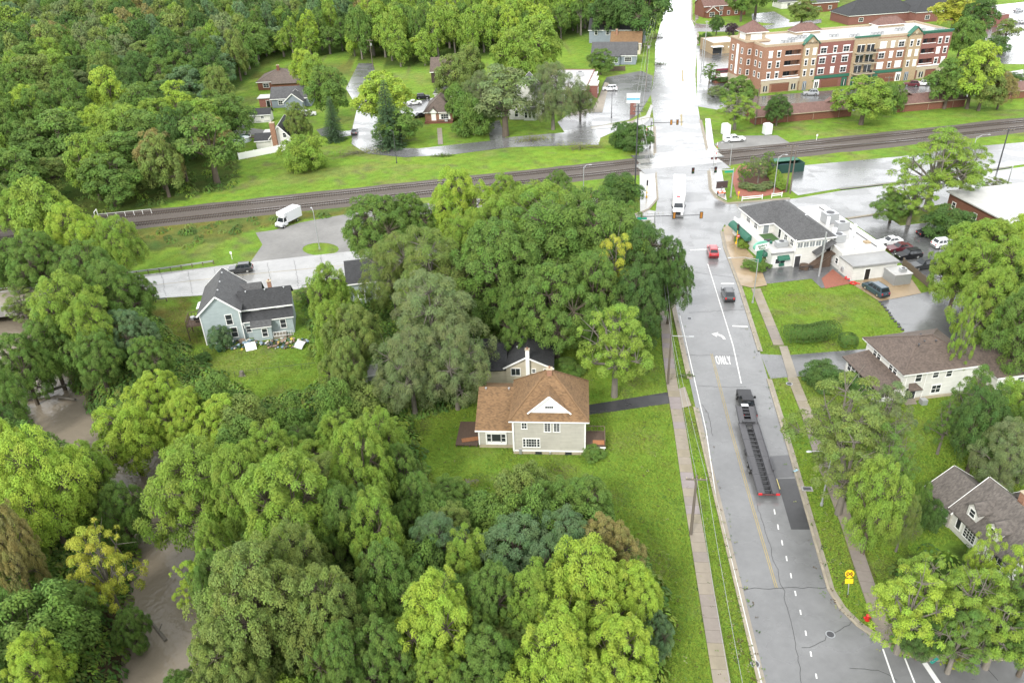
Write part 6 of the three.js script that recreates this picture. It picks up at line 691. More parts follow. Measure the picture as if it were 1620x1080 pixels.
function car(kind, colour, label, [u, v], heading, group, name) {
  const C = CARS[kind], p = PAINT[colour], [x, z] = at(u, v), t = thing(name ?? (kind === 'suv' ? 'suv' : kind === 'van' ? 'minivan' : 'car'), label, kind === 'van' ? 'van' : 'car', [x, onRoad(x, z), z], -heading * Math.PI / 180, group), L = C.L, W = C.W;
  const zf = -L / 2 + 0.92, zr = L / 2 - 0.98, r = kind === 'sedan' ? 0.33 : 0.36;
  mk('body', extrudeBody(bodyShape(L, 0.26, [[-L / 2, 0.4], [-L / 2, C.hood - 0.26], [-L / 2 + 0.12, C.hood - 0.1], [C.cowl, C.belt], [C.rb, C.belt], [L / 2 - 0.12, C.tail], [L / 2, C.tail - 0.2], [L / 2, 0.42]], [zr, zf], r + 0.06), W), p, t);
  mk('underbody', box(W - 0.3, 0.3, L - 0.5, 0, 0.2, 0), MAT.black, t); cabin(t, p, W, C.cowl, C.wt, C.rt, C.rb, C.belt - 0.01, C.top, kind === 'sedan' ? 2 : 3); wheels(t, [zf, zr], r, 0.22, W / 2 - 0.13);
  for (const s of [-1, 1]) { mk('headlight', box(0.4, 0.14, 0.12, s * (W / 2 - 0.3), C.hood - 0.3, -L / 2 + 0.03), lampClear, t); mk('tail_light', box(kind === 'sedan' ? 0.42 : 0.26, kind === 'sedan' ? 0.16 : 0.3, 0.12, s * (W / 2 - 0.27), C.tail - 0.33, L / 2 - 0.02), lampRed, t); mk('mirror', box(0.2, 0.14, 0.12, s * (W / 2 + 0.06), C.belt + 0.02, C.cowl + 0.35), p, t); }
  mk('bumper', box(W - 0.2, 0.2, 0.12, 0, 0.36, L / 2 - 0.01), MAT.black, t); mk('grille', box(W - 0.9, 0.16, 0.06, 0, C.hood - 0.36, -L / 2), MAT.black, t); mk('number_plate', box(0.34, 0.16, 0.03, 0, kind === 'sedan' ? 0.66 : 0.72, L / 2 + 0.015), MAT.trim, t); if (kind !== 'sedan') for (const s of [-1, 1]) mk('roof_rail', box(0.05, 0.06, C.rt - C.wt - 0.3, s * (W / 2 - 0.32), C.top + 0.05, (C.rt + C.wt) / 2), MAT.darkSteel, t);
  return t;
}
function onRoad(x, z) { for (const [k, y] of [['main', 0.06], ['east', 0.05], ['side', 0.05], ['west', 0.045], ['pad', 0.07], ['restaurantLot', 0.035], ['clinic', 0.035], ['apartment', 0.03], ['farLot', 0.03], ['garage', 0.03], ['gravel', 0.03], ['pickupPad', 0.03], ['wetLot', 0.035], ['bungalowDrive', 0.03], ['sideDrive', 0.03], ['poolYard', 0.03]]) if (inside(plan[k], x, z)) return y; return 0.01; }
const headingOf = (a, b) => { const A = at(...a), B = at(...b); return Math.atan2(B[0] - A[0], -(B[1] - A[1])) * 180 / Math.PI; }; // from a to b
car('suv', 'red', 'red SUV driving away past the stop line', [1127.5, 402], 8); car('suv', 'charcoal', 'black SUV driving away towards the crossroads', [1151.5, 470], 7); car('van', 'blue', 'dark blue minivan parked on tan concrete beside the kitchen wing', [1385, 463], headingOf([1396, 468], [1371, 452]));
car('sedan', 'white', 'white saloon parked first beside the restaurant wall', [1407, 386], -100); car('sedan', 'maroon', 'dark maroon saloon parked between white and black cars', [1422, 396], -100); car('suv', 'black', 'black SUV parked beside the maroon saloon', [1437, 408], -100); car('suv', 'charcoal', 'black SUV parked facing the wooden fence', [1459, 424], -102); car('sedan', 'black', 'black saloon parked at lawn edge of restaurant car park', [1470, 372], 82); car('suv', 'white', 'white SUV half under thicket in restaurant car park', [1494, 390], 82);
car('suv', 'charcoal', 'dark SUV passing behind the pale blue house', [381, 430], -98); car('suv', 'silver', 'silver SUV parked before the apartment shops', [1283, 150], -78); car('van', 'silver', 'silver minivan parked by the balcony bay', [1346, 131.5], -40); car('suv', 'maroon', 'dark red SUV parked before the apartment end bay', [1442, 136], -70); car('suv', 'white', 'white SUV parked beside the dark red SUV', [1459, 134.5], -70); car('suv', 'black', 'black SUV parked beside the white SUV at apartments', [1478, 132], -70);
car('suv', 'white', 'white SUV parked by the garage at the wood edge', [383, 204], 84); car('van', 'white', 'white van parked in the clinic car park', [965, 143], -82); car('suv', 'black', 'black SUV parked behind the spruce beside bungalow', [669, 156], 84); car('sedan', 'white', 'white car parked beside the brick bungalow', [656, 165], 76); car('sedan', 'charcoal', 'dark car parked tight beside the bungalow wall', [666, 185], 60); car('sedan', 'grey', 'grey car parked on the side street bend', [561, 211], -4); car('van', 'white', 'white van half hidden on the grey house drive', [488, 183], 80);
for (const [u, v, h, l] of [[1586, 44, 60, 'white car at angle in the far car park lane']]) car('sedan', 'white', l, [u, v], h); for (let i = 0; i < 4; i++) car('sedan', i % 2 ? 'silver' : 'white', i % 2 ? 'silver car in the row of the far car park' : 'white car in the row of the far car park', [1591 + i * 11, 37.5 - i * 0.8], -10, 'row of cars in the far car park'); car('sedan', 'silver', 'silver car on its own across the far car park', [1612, 18], 80);
// pickup builder
function pickup(label, colour, [u, v], heading, o = {}) {
  const p = PAINT[colour], [x, z] = at(u, v), t = thing('pickup_truck', label, 'pickup truck', [x, onRoad(x, z), z], -heading * Math.PI / 180), L = o.L ?? 5.8, W = 1.95, zf = -L / 2 + 0.95, zr = L / 2 - 1.25;
  mk('body', extrudeBody(bodyShape(L, 0.42, [[-L / 2, 0.5], [-L / 2, 0.98], [-L / 2 + 0.15, 1.14], [-0.95, 1.2], [L / 2 - 0.04, 1.2], [L / 2, 1.1], [L / 2, 0.55]], [zr, zf], 0.46), W), p, t); mk('underbody', box(W - 0.3, 0.3, L - 0.6, 0, 0.32, 0), MAT.black, t);
  cabin(t, p, W, -1.0, -0.45, 0.85, 1.05, 1.19, 1.82, 2); wheels(t, [zf, zr], 0.4, o.dual ? 0.45 : 0.26, W / 2 - (o.dual ? 0.1 : 0.14)); if (o.cap) { mk('bed_cap', [box(W - 0.12, 0.6, L / 2 - 1.1, 0, 1.19, L / 4 + 0.55)], p, t); for (const s of [-1, 1]) mk('cap_window', box(0.03, 0.3, 1.1, s * (W / 2 - 0.05), 1.32, L / 4 + 0.55), carGlass, t); } else mk('bed', box(W - 0.4, 0.03, L / 2 - 1.2, 0, 1.19, L / 4 + 0.56), MAT.black, t);
  for (const s of [-1, 1]) { mk('headlight', box(0.35, 0.25, 0.1, s * (W / 2 - 0.26), 0.78, -L / 2 + 0.02), lampClear, t); mk('tail_light', box(0.16, 0.4, 0.1, s * (W / 2 - 0.12), 0.72, L / 2 - 0.01), lampRed, t); mk('mirror', box(0.3, 0.34, 0.14, s * (W / 2 + 0.16), 1.2, -0.75), MAT.black, t); } mk('grille', box(W - 0.8, 0.3, 0.06, 0, 0.7, -L / 2), MAT.black, t); mk('bumper', box(W, 0.2, 0.2, 0, 0.45, -L / 2 + 0.02), chrome, t); return t;
}
pickup('black pickup towing the long empty car trailer', 'black', [1180.5, 646], 7, { dual: true, L: 6.2 }); pickup('white pickup with bed cap parked by the portable toilets', 'white', [1161, 224], 84, { cap: true }); pickup('old white pickup parked nose out beside thicket', 'white', [1581, 532], -150); 
// car-hauling trailer
{
  const A = at(1178.5, 664), B = at(1215.5, 789), L = dist2(A, B) + 1.4, hd = Math.atan2(A[0] - B[0], -(A[1] - B[1])), t = thing('car_trailer', 'long empty steel car-hauler trailer with twin runways and red tail bar', 'trailer', [B[0], 0.06, B[1]], -hd), dm = std([0.085, 0.083, 0.09], 0.5, { map: wearMap }), k = MAT.darkSteel, n = 4, dl = (L - 3.6) / n;
  const y = (z) => 0.78 + 0.22 * clamp((-z - 1) / (L - 3)); // deck rises a little to the gooseneck
  for (const s of [-1, 1]) { for (let i = 0; i < n; i++) { const z0 = -i * dl, z1 = -(i + 1) * dl + 0.04; mk('runway_plate', beam([s * 0.88, y(z0), z0], [s * 0.88, y(z1), z1], 0.82, 0.06), dm, t); } mk('side_rail', beam([s * 1.3, y(0), 0], [s * 1.3, y(-L + 3.6), -L + 3.6], 0.06, 0.2), k, t); mk('inner_rail', beam([s * 0.46, y(0) - 0.04, 0], [s * 0.46, y(-L + 3.6) - 0.04, -L + 3.6], 0.06, 0.18), k, t); mk('tail_light', box(0.42, 0.22, 0.12, s * 1.02, 0.66, 0.14), std([0.6, 0.015, 0.02], 0.4), t); mk('fender', [box(0.3, 0.06, 2.4, s * 1.36, 1.02, -5.2)], k, t); mk('neck_plate', beam([s * 0.82, 1.05, -L + 3.62], [s * 0.82, 1.62, -L + 0.6], 0.75, 0.06), dm, t); mk('neck_rail', beam([s * 1.2, 1.05, -L + 3.6], [s * 1.2, 1.62, -L + 0.4], 0.08, 0.22), k, t); }
  for (let z = -0.6; z > -L + 3.7; z -= 0.85) mk('cross_member', box(0.92, 0.1, 0.12, 0, y(z) - 0.14, z), k, t); for (let i = 0; i < 4; i++) mk('neck_step', box(0.8, 0.06, 0.16, 0, 1.15 + i * 0.12, -L + 3 - i * 0.6), k, t); mk('winch_box', [box(1.6, 0.25, 0.35, 0, 1.1, -L + 3.55)], k, t); mk('hitch_plate', box(0.95, 0.08, 0.6, 0, 1.62, -L + 0.4), chrome, t); mk('tail_bar', box(2.55, 0.12, 0.12, 0, 0.6, 0.08), std([0.12, 0.03, 0.03], 0.6), t); mk('centre_pan', box(0.86, 0.04, L - 4.2, 0, 0.4, -L / 2 + 2), MAT.black, t); mk('ramp', box(0.07, 0.07, 1.8, 1.36, 0.95, -1.5), std([0.5, 0.42, 0.15], 0.5), t); mk('chassis', [box(0.12, 0.25, L - 4, -0.4, 0.42, -L / 2 + 2), box(0.12, 0.25, L - 4, 0.4, 0.42, -L / 2 + 2)], k, t); wheels(t, [-4.6, -5.8], 0.37, 0.28, 1.32); mk('toolbox', box(0.4, 0.4, 0.8, -1.25, 0.4, -8), k, t);
}
// semi-trailer truck facing the crossing stop line
{
  const [x, z] = at(1072.5, 345), t = thing('semi_truck', 'white articulated lorry waiting south of the railway crossing', 'truck', [x, 0.06, z], -(192) * Math.PI / 180), p = PAINT.white; // front at z=0, body to +z
  mk('trailer_box', [box(2.6, 2.75, 13.2, 0, 1.25, 10.2)], MAT.gloss, t); mk('nose_panel', box(2.5, 2.6, 0.08, 0, 1.3, 3.55), MAT.trim, t); mk('emblem', box(0.8, 0.5, 0.05, 0.1, 3.2, 3.5), std([0.5, 0.1, 0.12], 0.5), t); mk('cooling_unit', box(2.0, 0.7, 0.5, 0, 2.6, 3.3), MAT.trim, t);
  const g = new THREE.Shape(); g.moveTo(0, 0.55); g.lineTo(0, 1.25); g.lineTo(0.25, 1.5); g.lineTo(1.5, 1.75); g.lineTo(3.1, 1.75); g.lineTo(3.1, 0.55); g.closePath(); mk('hood', extrudeBody(g, 2.2, 0.12), p, t); cabin(t, p, 2.35, 1.35, 1.75, 3.0, 3.1, 1.72, 2.75, 1); mk('roof_fairing', box(2.0, 0.35, 1.1, 0, 2.8, 2.5), p, t); mk('grille', box(1.1, 0.75, 0.08, 0, 0.65, -0.03), MAT.black, t); mk('bumper', box(2.4, 0.35, 0.25, 0, 0.35, -0.05), chrome, t); for (const s of [-1, 1]) { mk('headlight', box(0.38, 0.25, 0.1, s * 0.85, 0.85, 0), lampClear, t); mk('mirror', box(0.12, 0.6, 0.25, s * 1.42, 1.9, 1.5), MAT.black, t); mk('tank', cyl(0.3, 0.3, 1.2, s * 1.0, 0.55, 2.2, 12, Math.PI / 2), chrome, t); } wheels(t, [0.9], 0.5, 0.3, 1.0); wheels(t, [4.9, 6.1, 14.2, 15.4], 0.5, 0.5, 1.05); mk('frame', box(0.9, 0.25, 6, 0, 0.75, 4), MAT.darkSteel, t); mk('landing_gear', box(1.4, 1.0, 0.15, 0, 0.25, 8.2), MAT.darkSteel, t);
}
// box truck on the gravel lot
{
  const [x, z] = at(441, 362), h = headingOf([476, 345], [441, 363]), t = thing('box_truck', 'white box truck parked on the gravel lot by railway', 'truck', [x, 0.03, z], -h * Math.PI / 180), p = PAINT.white; mk('cargo_box', [box(2.3, 2.3, 4.6, 0, 0.95, 4.2), box(2.3, 0.8, 0.9, 0, 2.45, 1.55)], MAT.gloss, t); const g = new THREE.Shape(); g.moveTo(0, 0.45); g.lineTo(0, 0.95); g.lineTo(0.15, 1.12); g.lineTo(0.85, 1.25); g.lineTo(2.0, 1.25); g.lineTo(2.0, 0.45); g.closePath(); mk('hood', extrudeBody(g, 1.95, 0.1), p, t); cabin(t, p, 2.0, 0.75, 1.15, 1.85, 1.95, 1.22, 2.2, 1); mk('grille', box(1.2, 0.3, 0.06, 0, 0.6, -0.02), MAT.black, t); mk('bumper', box(2.0, 0.22, 0.2, 0, 0.36, -0.02), MAT.darkSteel, t); for (const s of [-1, 1]) { mk('headlight', box(0.3, 0.2, 0.08, s * 0.75, 0.75, -0.01), lampClear, t); mk('mirror', box(0.2, 0.35, 0.1, s * 1.12, 1.4, 0.95), MAT.black, t); } wheels(t, [0.75, 5.0], 0.38, 0.3, 0.9); mk('chassis', box(0.9, 0.3, 6, 0, 0.55, 3.2), MAT.black, t);
}
// ---------- street furniture and small things ----------
const G0 = (u, v, h = 0) => { const [x, z] = at(u, v, h); return [x, h, z]; };
// utility poles: height, crossarms, lamp arm direction
function utilityPole(label, [u, v], h, o = {}) {
  const [x, z] = at(u, v), t = thing('utility_pole', label, 'utility pole', [x, 0, z], -(o.head ?? 7) * Math.PI / 180); mk('pole', cyl(0.19, 0.12, h + 0.5, 0, -0.5, 0, 10), o.mat ?? MAT.poleWood, t);
  for (let i = 0; i < (o.arms ?? 1); i++) { const a = mk('crossarm', box(o.aw ?? 2.4, 0.14, 0.12, 0, h - 0.5 - i * 1.1, 0.12), o.mat ?? MAT.poleWood, t); for (const s of [-1, -0.4, 0.4, 1]) mk('insulator', cyl(0.05, 0.04, 0.22, s * 0.46 * (o.aw ?? 2.4), h - 0.36 - i * 1.1, 0.12, 6), MAT.stone, a); }
  if (o.drum) mk('transformer', cyl(0.28, 0.28, 0.9, 0.35, h - 2.4, 0, 12), MAT.galv, t);
  if (o.lamp) { const [dx, dy] = o.lamp, a = mk('lamp_arm', bar([0, h - 0.2, 0], [dx, h + dy, 0], 0.05), MAT.galv, t); mk('lamp_head', box(0.7, 0.14, 0.28, dx + Math.sign(dx) * 0.2, h + dy - 0.08, 0), MAT.galv, a); } return t;
}
utilityPole('wooden utility pole with crossarm beside lawn pavement', [1093, 846], 8.6, { aw: 2.3 }); utilityPole('wooden pole with long lamp arm beside the dark driveway', [1056.5, 608], 8.4, { arms: 0, lamp: [2.6, -0.3] }); utilityPole('wooden pole behind oaks at the crossroads corner', [1033, 402], 8.8, { arms: 1, aw: 3.2, mat: MAT.galv }); utilityPole('very tall dark utility pole by the railway crossing', [1004, 311], 21, { arms: 2, aw: 2.2, mat: MAT.darkSteel, lamp: [3.2, -12.5] }); utilityPole('tall pole with transformers beside the far road', [1022, 137], 15, { arms: 2, drum: true, mat: MAT.poleWood }); utilityPole('utility pole under the huge street tree', [1036, 62], 15, { arms: 2 }); utilityPole('dark leaning utility pole on the wet east lot', [1578.5, 270], 10, { arms: 1, mat: MAT.darkSteel }); utilityPole('pair pole beside the green plaza enclosure', [1244, 304], 11, { arms: 1 }); utilityPole('second pair pole beside the plaza shrubs', [1250, 306], 10, { arms: 0 }); utilityPole('galvanised service pole before the restaurant stair', [1296, 437], 8.6, { arms: 0, mat: MAT.galv }); utilityPole('brown pole at garage row end by the apartments', [1195, 198], 10.5, { arms: 0 }); utilityPole('brown pole before the middle of the garage row', [1398, 172], 9.5, { arms: 1 }); utilityPole('pole at the cul-de-sac end of side street', [590, 108], 11, { arms: 1, drum: true }); utilityPole('thin steel pole before the flat brick shop', [1113, 104], 16, { arms: 1, mat: MAT.galv, aw: 1.4 }); utilityPole('slender pole on the far road pavement', [1109, 118], 12, { arms: 0, mat: MAT.galv }); utilityPole('leaning bare pole by east street scrub', [1591, 304], 6, { arms: 0, mat: MAT.galv });
function streetLamp(label, [u, v], h, arm, head, mat = MAT.galv) { const [x, z] = at(u, v), t = thing('street_lamp', label, 'street lamp', [x, 0, z], -head * Math.PI / 180); mk('post', cyl(0.11, 0.07, h, 0, 0, 0, 10), mat, t); mk('base', cyl(0.2, 0.16, 0.4, 0, 0, 0, 10), mat, t); const a = mk('arm', [bar([0, h - 0.1, 0], [arm * 0.5, h + 0.45, 0], 0.045), bar([arm * 0.5, h + 0.45, 0], [arm, h + 0.5, 0], 0.04), bar([0, h - 0.6, 0], [arm * 0.5, h + 0.42, 0], 0.03)], mat, t); mk('lamp_head', new THREE.SphereGeometry(0.3, 12, 6).scale(1.25, 0.32, 0.6).translate(arm + Math.sign(arm) * 0.25, h + 0.47, 0), mat, a); return t; }
streetLamp('galvanised street lamp with long arm on the lawn corner', [1191, 479], 8.2, -4.6, 0); streetLamp('street lamp standing in verge under olive trees', [1300, 799], 7.6, -2.4, 0); streetLamp('lamp post on the grass island of the gravel lot', [505.5, 394], 8.2, -0.7, 60); streetLamp('dark lamp post on the lawn above the railway', [627.5, 258], 8.2, -0.6, 30, MAT.darkSteel); streetLamp('street lamp beside plaza shrubs', [1224, 307], 8.6, 1.5, 0); streetLamp('curved lamp post beyond the railway signal', [1155, 262], 5.5, -2.2, 0); streetLamp('tall lamp post in the clinic car park', [967.5, 186], 9, 0.5, 0, MAT.darkSteel); streetLamp('lamp post on the corner lawn of the grove', [923, 322], 8.5, 1.2, 0); streetLamp('car park lamp behind the slate hall', [1559, 25], 10, 1.2, 0); streetLamp('curved lamp post over the wet east lot', [1534, 262], 7, 2.6, 0);
// traffic signals
function signalHead(parent, x, y, z, ry, body = MAT.yellow) { const m = mk('signal_head', box(0.4, 1.15, 0.3, 0, -0.57, 0), body, parent); m.position.set(x, y, z); m.rotation.y = ry; mk('backplate', box(0.62, 1.4, 0.04, 0, -0.7, -0.02), MAT.black, m); [['red', 0.36], ['amber', 0], ['green', -0.36]].forEach(([c, dy]) => { const l = mk('lens', cyl(0.14, 0.14, 0.06, 0, 0, 0, 12, Math.PI / 2), c === 'red' ? std([0.1, 0.01, 0.01], 0.3) : c === 'amber' ? std([0.12, 0.07, 0.01], 0.3) : std([0.01, 0.07, 0.03], 0.3), m); l.position.set(0, dy, 0.15); }); return m; }
function mast(label, [u, v], h, arm, head, heads, o = {}) { const [x, z] = at(u, v), t = thing('traffic_signal', label, 'traffic light', [x, 0.1, z], -head * Math.PI / 180); mk('mast', cyl(0.16, 0.11, h, 0, 0, 0, 10), o.mat ?? MAT.darkSteel, t); mk('mast_arm', bar([0, h - 0.35, 0], [arm, h - 0.1, 0], 0.1, 8, 0.06), o.mat ?? MAT.darkSteel, t); mk('base', box(0.5, 0.3, 0.5), MAT.concrete, t); heads.forEach(([a, ry]) => signalHead(t, a, h - 0.15, 0.02, ry, o.body)); if (o.sign) { const s = mk('street_sign', box(1.9, 0.42, 0.05, 0, 0, 0), std([0.0, 0.25, 0.16], 0.5), t); s.position.set(o.sign, h - 0.9, 0.1); } if (o.side) signalHead(t, 0.35, 3.4, 0.2, o.side, o.body); return t; }
const amberBody = std([0.32, 0.13, 0.015], 0.6);
mast('dark mast arm signal over road beside the oaks', [1012, 390], 6.6, 12, 5, [[6.4, Math.PI], [11.6, Math.PI]], { body: amberBody, sign: 0.2 }); mast('mast arm signal at the plaza corner with green street sign', [1156, 313], 6.8, -9.2, 0, [[-9, 0], [-4, 0]], { body: MAT.black, sign: -1.0, side: 0, mat: MAT.galv }); mast('mast arm signal north of the railway crossing', [1028.5, 234], 7, 8.4, 10, [[5.2, Math.PI], [6.8, 0]], { body: amberBody });
for (const [u, v, ry, l] of [[1023, 313, 1.2, 'pedestal signal on the corner pavement by tall pole'], [1165, 386, -1.2, 'pedestal signal on the restaurant corner pavement'], [935, 326, 0.6, 'small pedestal signal beside grey cabinet']]) { const [x, z] = at(u, v), t = thing('pedestal_signal', l, 'traffic light', [x, 0.12, z]); mk('post', cyl(0.08, 0.07, 3.6, 0, 0, 0, 8), MAT.yellow, t); mk('base', cyl(0.25, 0.18, 0.4, 0, 0, 0, 8), MAT.yellow, t); signalHead(t, 0, 3.5, 0.1, ry, MAT.darkSteel); mk('button_box', box(0.25, 0.4, 0.2, 0, 1.0, 0.12), MAT.yellow, t); }
// railway crossing signals
for (const [u, v, ry, l] of [[1128, 268, 0, 'railway crossing signal with crossbuck and red lamps east of road'], [1025, 238, Math.PI, 'railway crossing signal with crossbuck west of road']]) { const [x, z] = at(u, v), t = thing('crossing_signal', l, 'railway signal', [x, 0.1, z], ry); mk('post', cyl(0.09, 0.08, 4.4, 0, 0, 0, 8), MAT.galv, t); mk('base', box(0.6, 0.5, 0.6), MAT.galv, t); const c = mk('crossbuck', [box(1.5, 0.22, 0.04, 0, -0.11, 0, 0, 0, 0.8), box(1.5, 0.22, 0.04, 0, -0.11, 0.05, 0, 0, -0.8)], MAT.trim, t); c.position.set(0, 3.9, 0.14); for (const s of [-1, 1]) { const d = mk('lamp', cyl(0.3, 0.3, 0.08, 0, 0, 0, 14, Math.PI / 2), MAT.black, t); d.position.set(s * 0.5, 2.8, 0.14); mk('lens', cyl(0.14, 0.14, 0.1, 0, 0.0, 0.03, 12, Math.PI / 2), std([0.2, 0.01, 0.01], 0.3), d); } mk('lamp_bar', box(1.1, 0.08, 0.08, 0, 2.76, 0.06), MAT.galv, t); mk('gate_mechanism', box(0.5, 0.7, 0.5, 0.35, 0.9, 0), MAT.galv, t); const arm = mk('gate_arm', Array.from({ length: 7 }, (_, i) => box(0.1, 0.75, 0.05, 0.55, 1.4 + i * 0.76, 0)), MAT.trim, t); mk('arm_stripe', Array.from({ length: 3 }, (_, i) => box(0.11, 0.75, 0.06, 0.55, 2.16 + i * 1.52, 0)), MAT.red, arm); }
// gate and message boards
{ const [x, z] = at(1141, 308), t = thing('message_trailer', 'portable dark message board trailer at the plaza corner', 'message board', [x, 0.12, z], 0.1); mk('board', box(2.6, 1.4, 0.2, 0, 1.6, 0), std([0.06, 0.04, 0.04], 0.4), t); mk('board_frame', [box(2.8, 0.1, 0.26, 0, 1.5, 0), box(2.8, 0.1, 0.26, 0, 3.0, 0)], MAT.darkSteel, t); mk('mast', box(0.2, 1.6, 0.2, 0, 0.3, 0), MAT.galv, t); mk('chassis', box(1.6, 0.25, 1.2, 0, 0.4, 0), std([0.5, 0.12, 0.05], 0.5), t); wheels(t, [0], 0.3, 0.18, 0.85); for (const s of [-1, 1]) mk('reflector_panel', box(0.5, 0.3, 0.05, s * 0.5, 0.7, 0.62), MAT.trim, t); }
function boardSign(name, label, [u, v], head, parts) { const [x, z] = at(u, v), t = thing(name, label, 'sign', [x, 0, z], -head * Math.PI / 180); parts.forEach(([n, g, m]) => mk(n, g, m, t)); return t; }
boardSign('monument_sign', 'clinic sign with white and blue panel on brick pier', [1001, 181], 5, [['pier', box(1.6, 3.6, 0.9), MAT.brickRed], ['cabinet', box(4.2, 3.0, 0.6, 0, 3.4, 0), MAT.galv], ['panel', box(3.9, 2.7, 0.05, 0, 3.55, 0.31), MAT.trim], ['stripe', box(3.9, 0.7, 0.02, 0, 4.4, 0.345), std([0.12, 0.35, 0.5], 0.5)]]);
boardSign('shop_sign', 'dark red plaza sign on low brick planter', [1141, 130], -5, [['planter', box(5.5, 0.7, 2.4), MAT.brickBrown], ['cabinet', box(4.4, 3.0, 0.5, 0, 1.6, 0), std([0.16, 0.02, 0.04], 0.5)], ['panel', box(4.0, 1.3, 0.05, 0, 1.8, 0.27), MAT.trim], ['panel', box(4.0, 0.5, 0.05, 0, 3.5, 0.27), MAT.darkSteel]]);
{ const yel = std([0.85, 0.5, 0.01], 0.45), t = boardSign('warning_sign', 'yellow round railway warning sign with black X in verge', [1342, 941], 4, [['post', cyl(0.04, 0.04, 2.9, 0, 0, 0, 8), MAT.galv], ['disc', cyl(0.46, 0.46, 0.03, 0, 0, 0, 28, Math.PI / 2).translate(0, 2.45, 0.04), yel], ['plate', box(0.8, 0.55, 0.03, 0, 1.35, 0.05), yel]]); for (const s of [-1, 1]) { const b = mk('cross_stroke', box(0.78, 0.08, 0.01, 0, -0.04, 0.085, 0, 0, s * 0.78), MAT.black, t); b.position.y = 2.45; const r = mk('letter', lettering('R', 0.24, 0.01), MAT.black, t); r.position.set(s * 0.26, 2.45, 0.085); } t.rotation.x = -0.28; }
{ const [x, z] = at(1372, 981), t = thing('fire_hydrant', 'red fire hydrant on the verge by the pavement', 'hydrant', [x, 0, z]); mk('barrel', cyl(0.17, 0.15, 0.65, 0, 0, 0, 12), MAT.red, t); mk('bonnet', new THREE.SphereGeometry(0.2, 12, 8).scale(1, 0.7, 1).translate(0, 0.68, 0), MAT.red, t); mk('flange', cyl(0.24, 0.24, 0.06, 0, 0.02, 0, 12), MAT.red, t); for (const s of [-1, 1]) mk('outlet', cyl(0.09, 0.09, 0.2, s * 0.15 + (s > 0 ? 0.15 : -0.05), 0.42, 0, 10, 0, Math.PI / 2), MAT.red, t); }
for (const [u, v, l] of [[1478, 1047, 'fallen green street sign lying at the kerb'], [1259, 746, 'small blue placard lying on the verge']]) { const [x, z] = at(u, v), t = thing('fallen_sign', l, 'sign', [x, 0.19, z], 0.5); mk('plate', box(u > 1400 ? 1.0 : 0.6, 0.02, 0.28), u > 1400 ? std([0.02, 0.28, 0.22], 0.5) : std([0.3, 0.5, 0.6], 0.5), t); mk('bracket', cyl(0.03, 0.03, 0.5, 0.1, 0.02, 0, 6, 0, 1.2), MAT.galv, t); }
{ const [x, z] = at(1277, 774), t = thing('storm_drain', 'grey drain inlet slab in the verge beside the kerb', 'drain', [x, 0.02, z], -0.1); mk('slab', box(1.3, 0.1, 0.8), MAT.concreteWet, t); mk('grate', box(0.9, 0.04, 0.5, 0, 0.09, 0), MAT.darkSteel, t); }
for (const [u, v, l] of [[1166, 392, 'red no-entry sign on the restaurant corner pavement'], [1382, 199, 'small marker post by the railway grass']]) { if (u > 1300) continue; const [x, z] = at(u, v), t = thing('road_sign', l, 'sign', [x, 0.13, z], 0.3); mk('post', cyl(0.04, 0.04, 2.6, 0, 0, 0, 8), MAT.galv, t); mk('disc', cyl(0.36, 0.36, 0.03, 0, 0, 0, 24, Math.PI / 2).translate(0, 2.4, 0.04), MAT.red, t); mk('bar', box(0.5, 0.12, 0.02, 0, 2.34, 0.07), MAT.trim, t); }
for (const [u, v, l] of [[367, 410, 'small white sign post on grass by the west street'], [1168, 314, 'yellow bollard post on the plaza kerb'], [1292, 222, 'white railway marker post in grass']]) { const [x, z] = at(u, v), t = thing('marker_post', l, 'post', [x, 0, z]); const c = u === 1168 ? MAT.yellow : MAT.trim; mk('post', cyl(0.06, 0.06, 1.6, 0, 0, 0, 8), c, t); mk('plate', box(0.4, 0.5, 0.04, 0, 1.2, 0.05), c, t); }
// fences
function fence(name, label, a, b, h, panel, mat, o = {}) { const A = at(...a), B = at(...b), L = dist2(A, B), t = thing(name, label, 'fence', [A[0], 0, A[1]], Math.atan2(-(B[1] - A[1]), B[0] - A[0])), n = Math.max(1, Math.round(L / panel)), w = L / n; for (let i = 0; i <= n; i++) mk('post', box(o.pw ?? 0.14, h + 0.12, o.pw ?? 0.14, i * w, 0, 0), o.post ?? mat, t); for (let i = 0; i < n; i++) { if (o.rails) o.rails.forEach((y) => mk('rail', box(w - 0.14, o.thin ? 0.03 : 0.18, o.thin ? 0.03 : 0.06, (i + 0.5) * w, y, 0), mat, t)); else if (o.boards) { const m = Math.round(w / 0.3); for (let k = 0; k < m; k++) mk('board', box(w / m - 0.02, h - 0.05 * ((k * 7) % 3), 0.05, i * w + (k + 0.5) * w / m, 0.03, 0.06), mat, t); } else mk('panel', box(w - 0.12, h - 0.1, 0.06, (i + 0.5) * w, 0.08, 0), mat, t); } return t; }
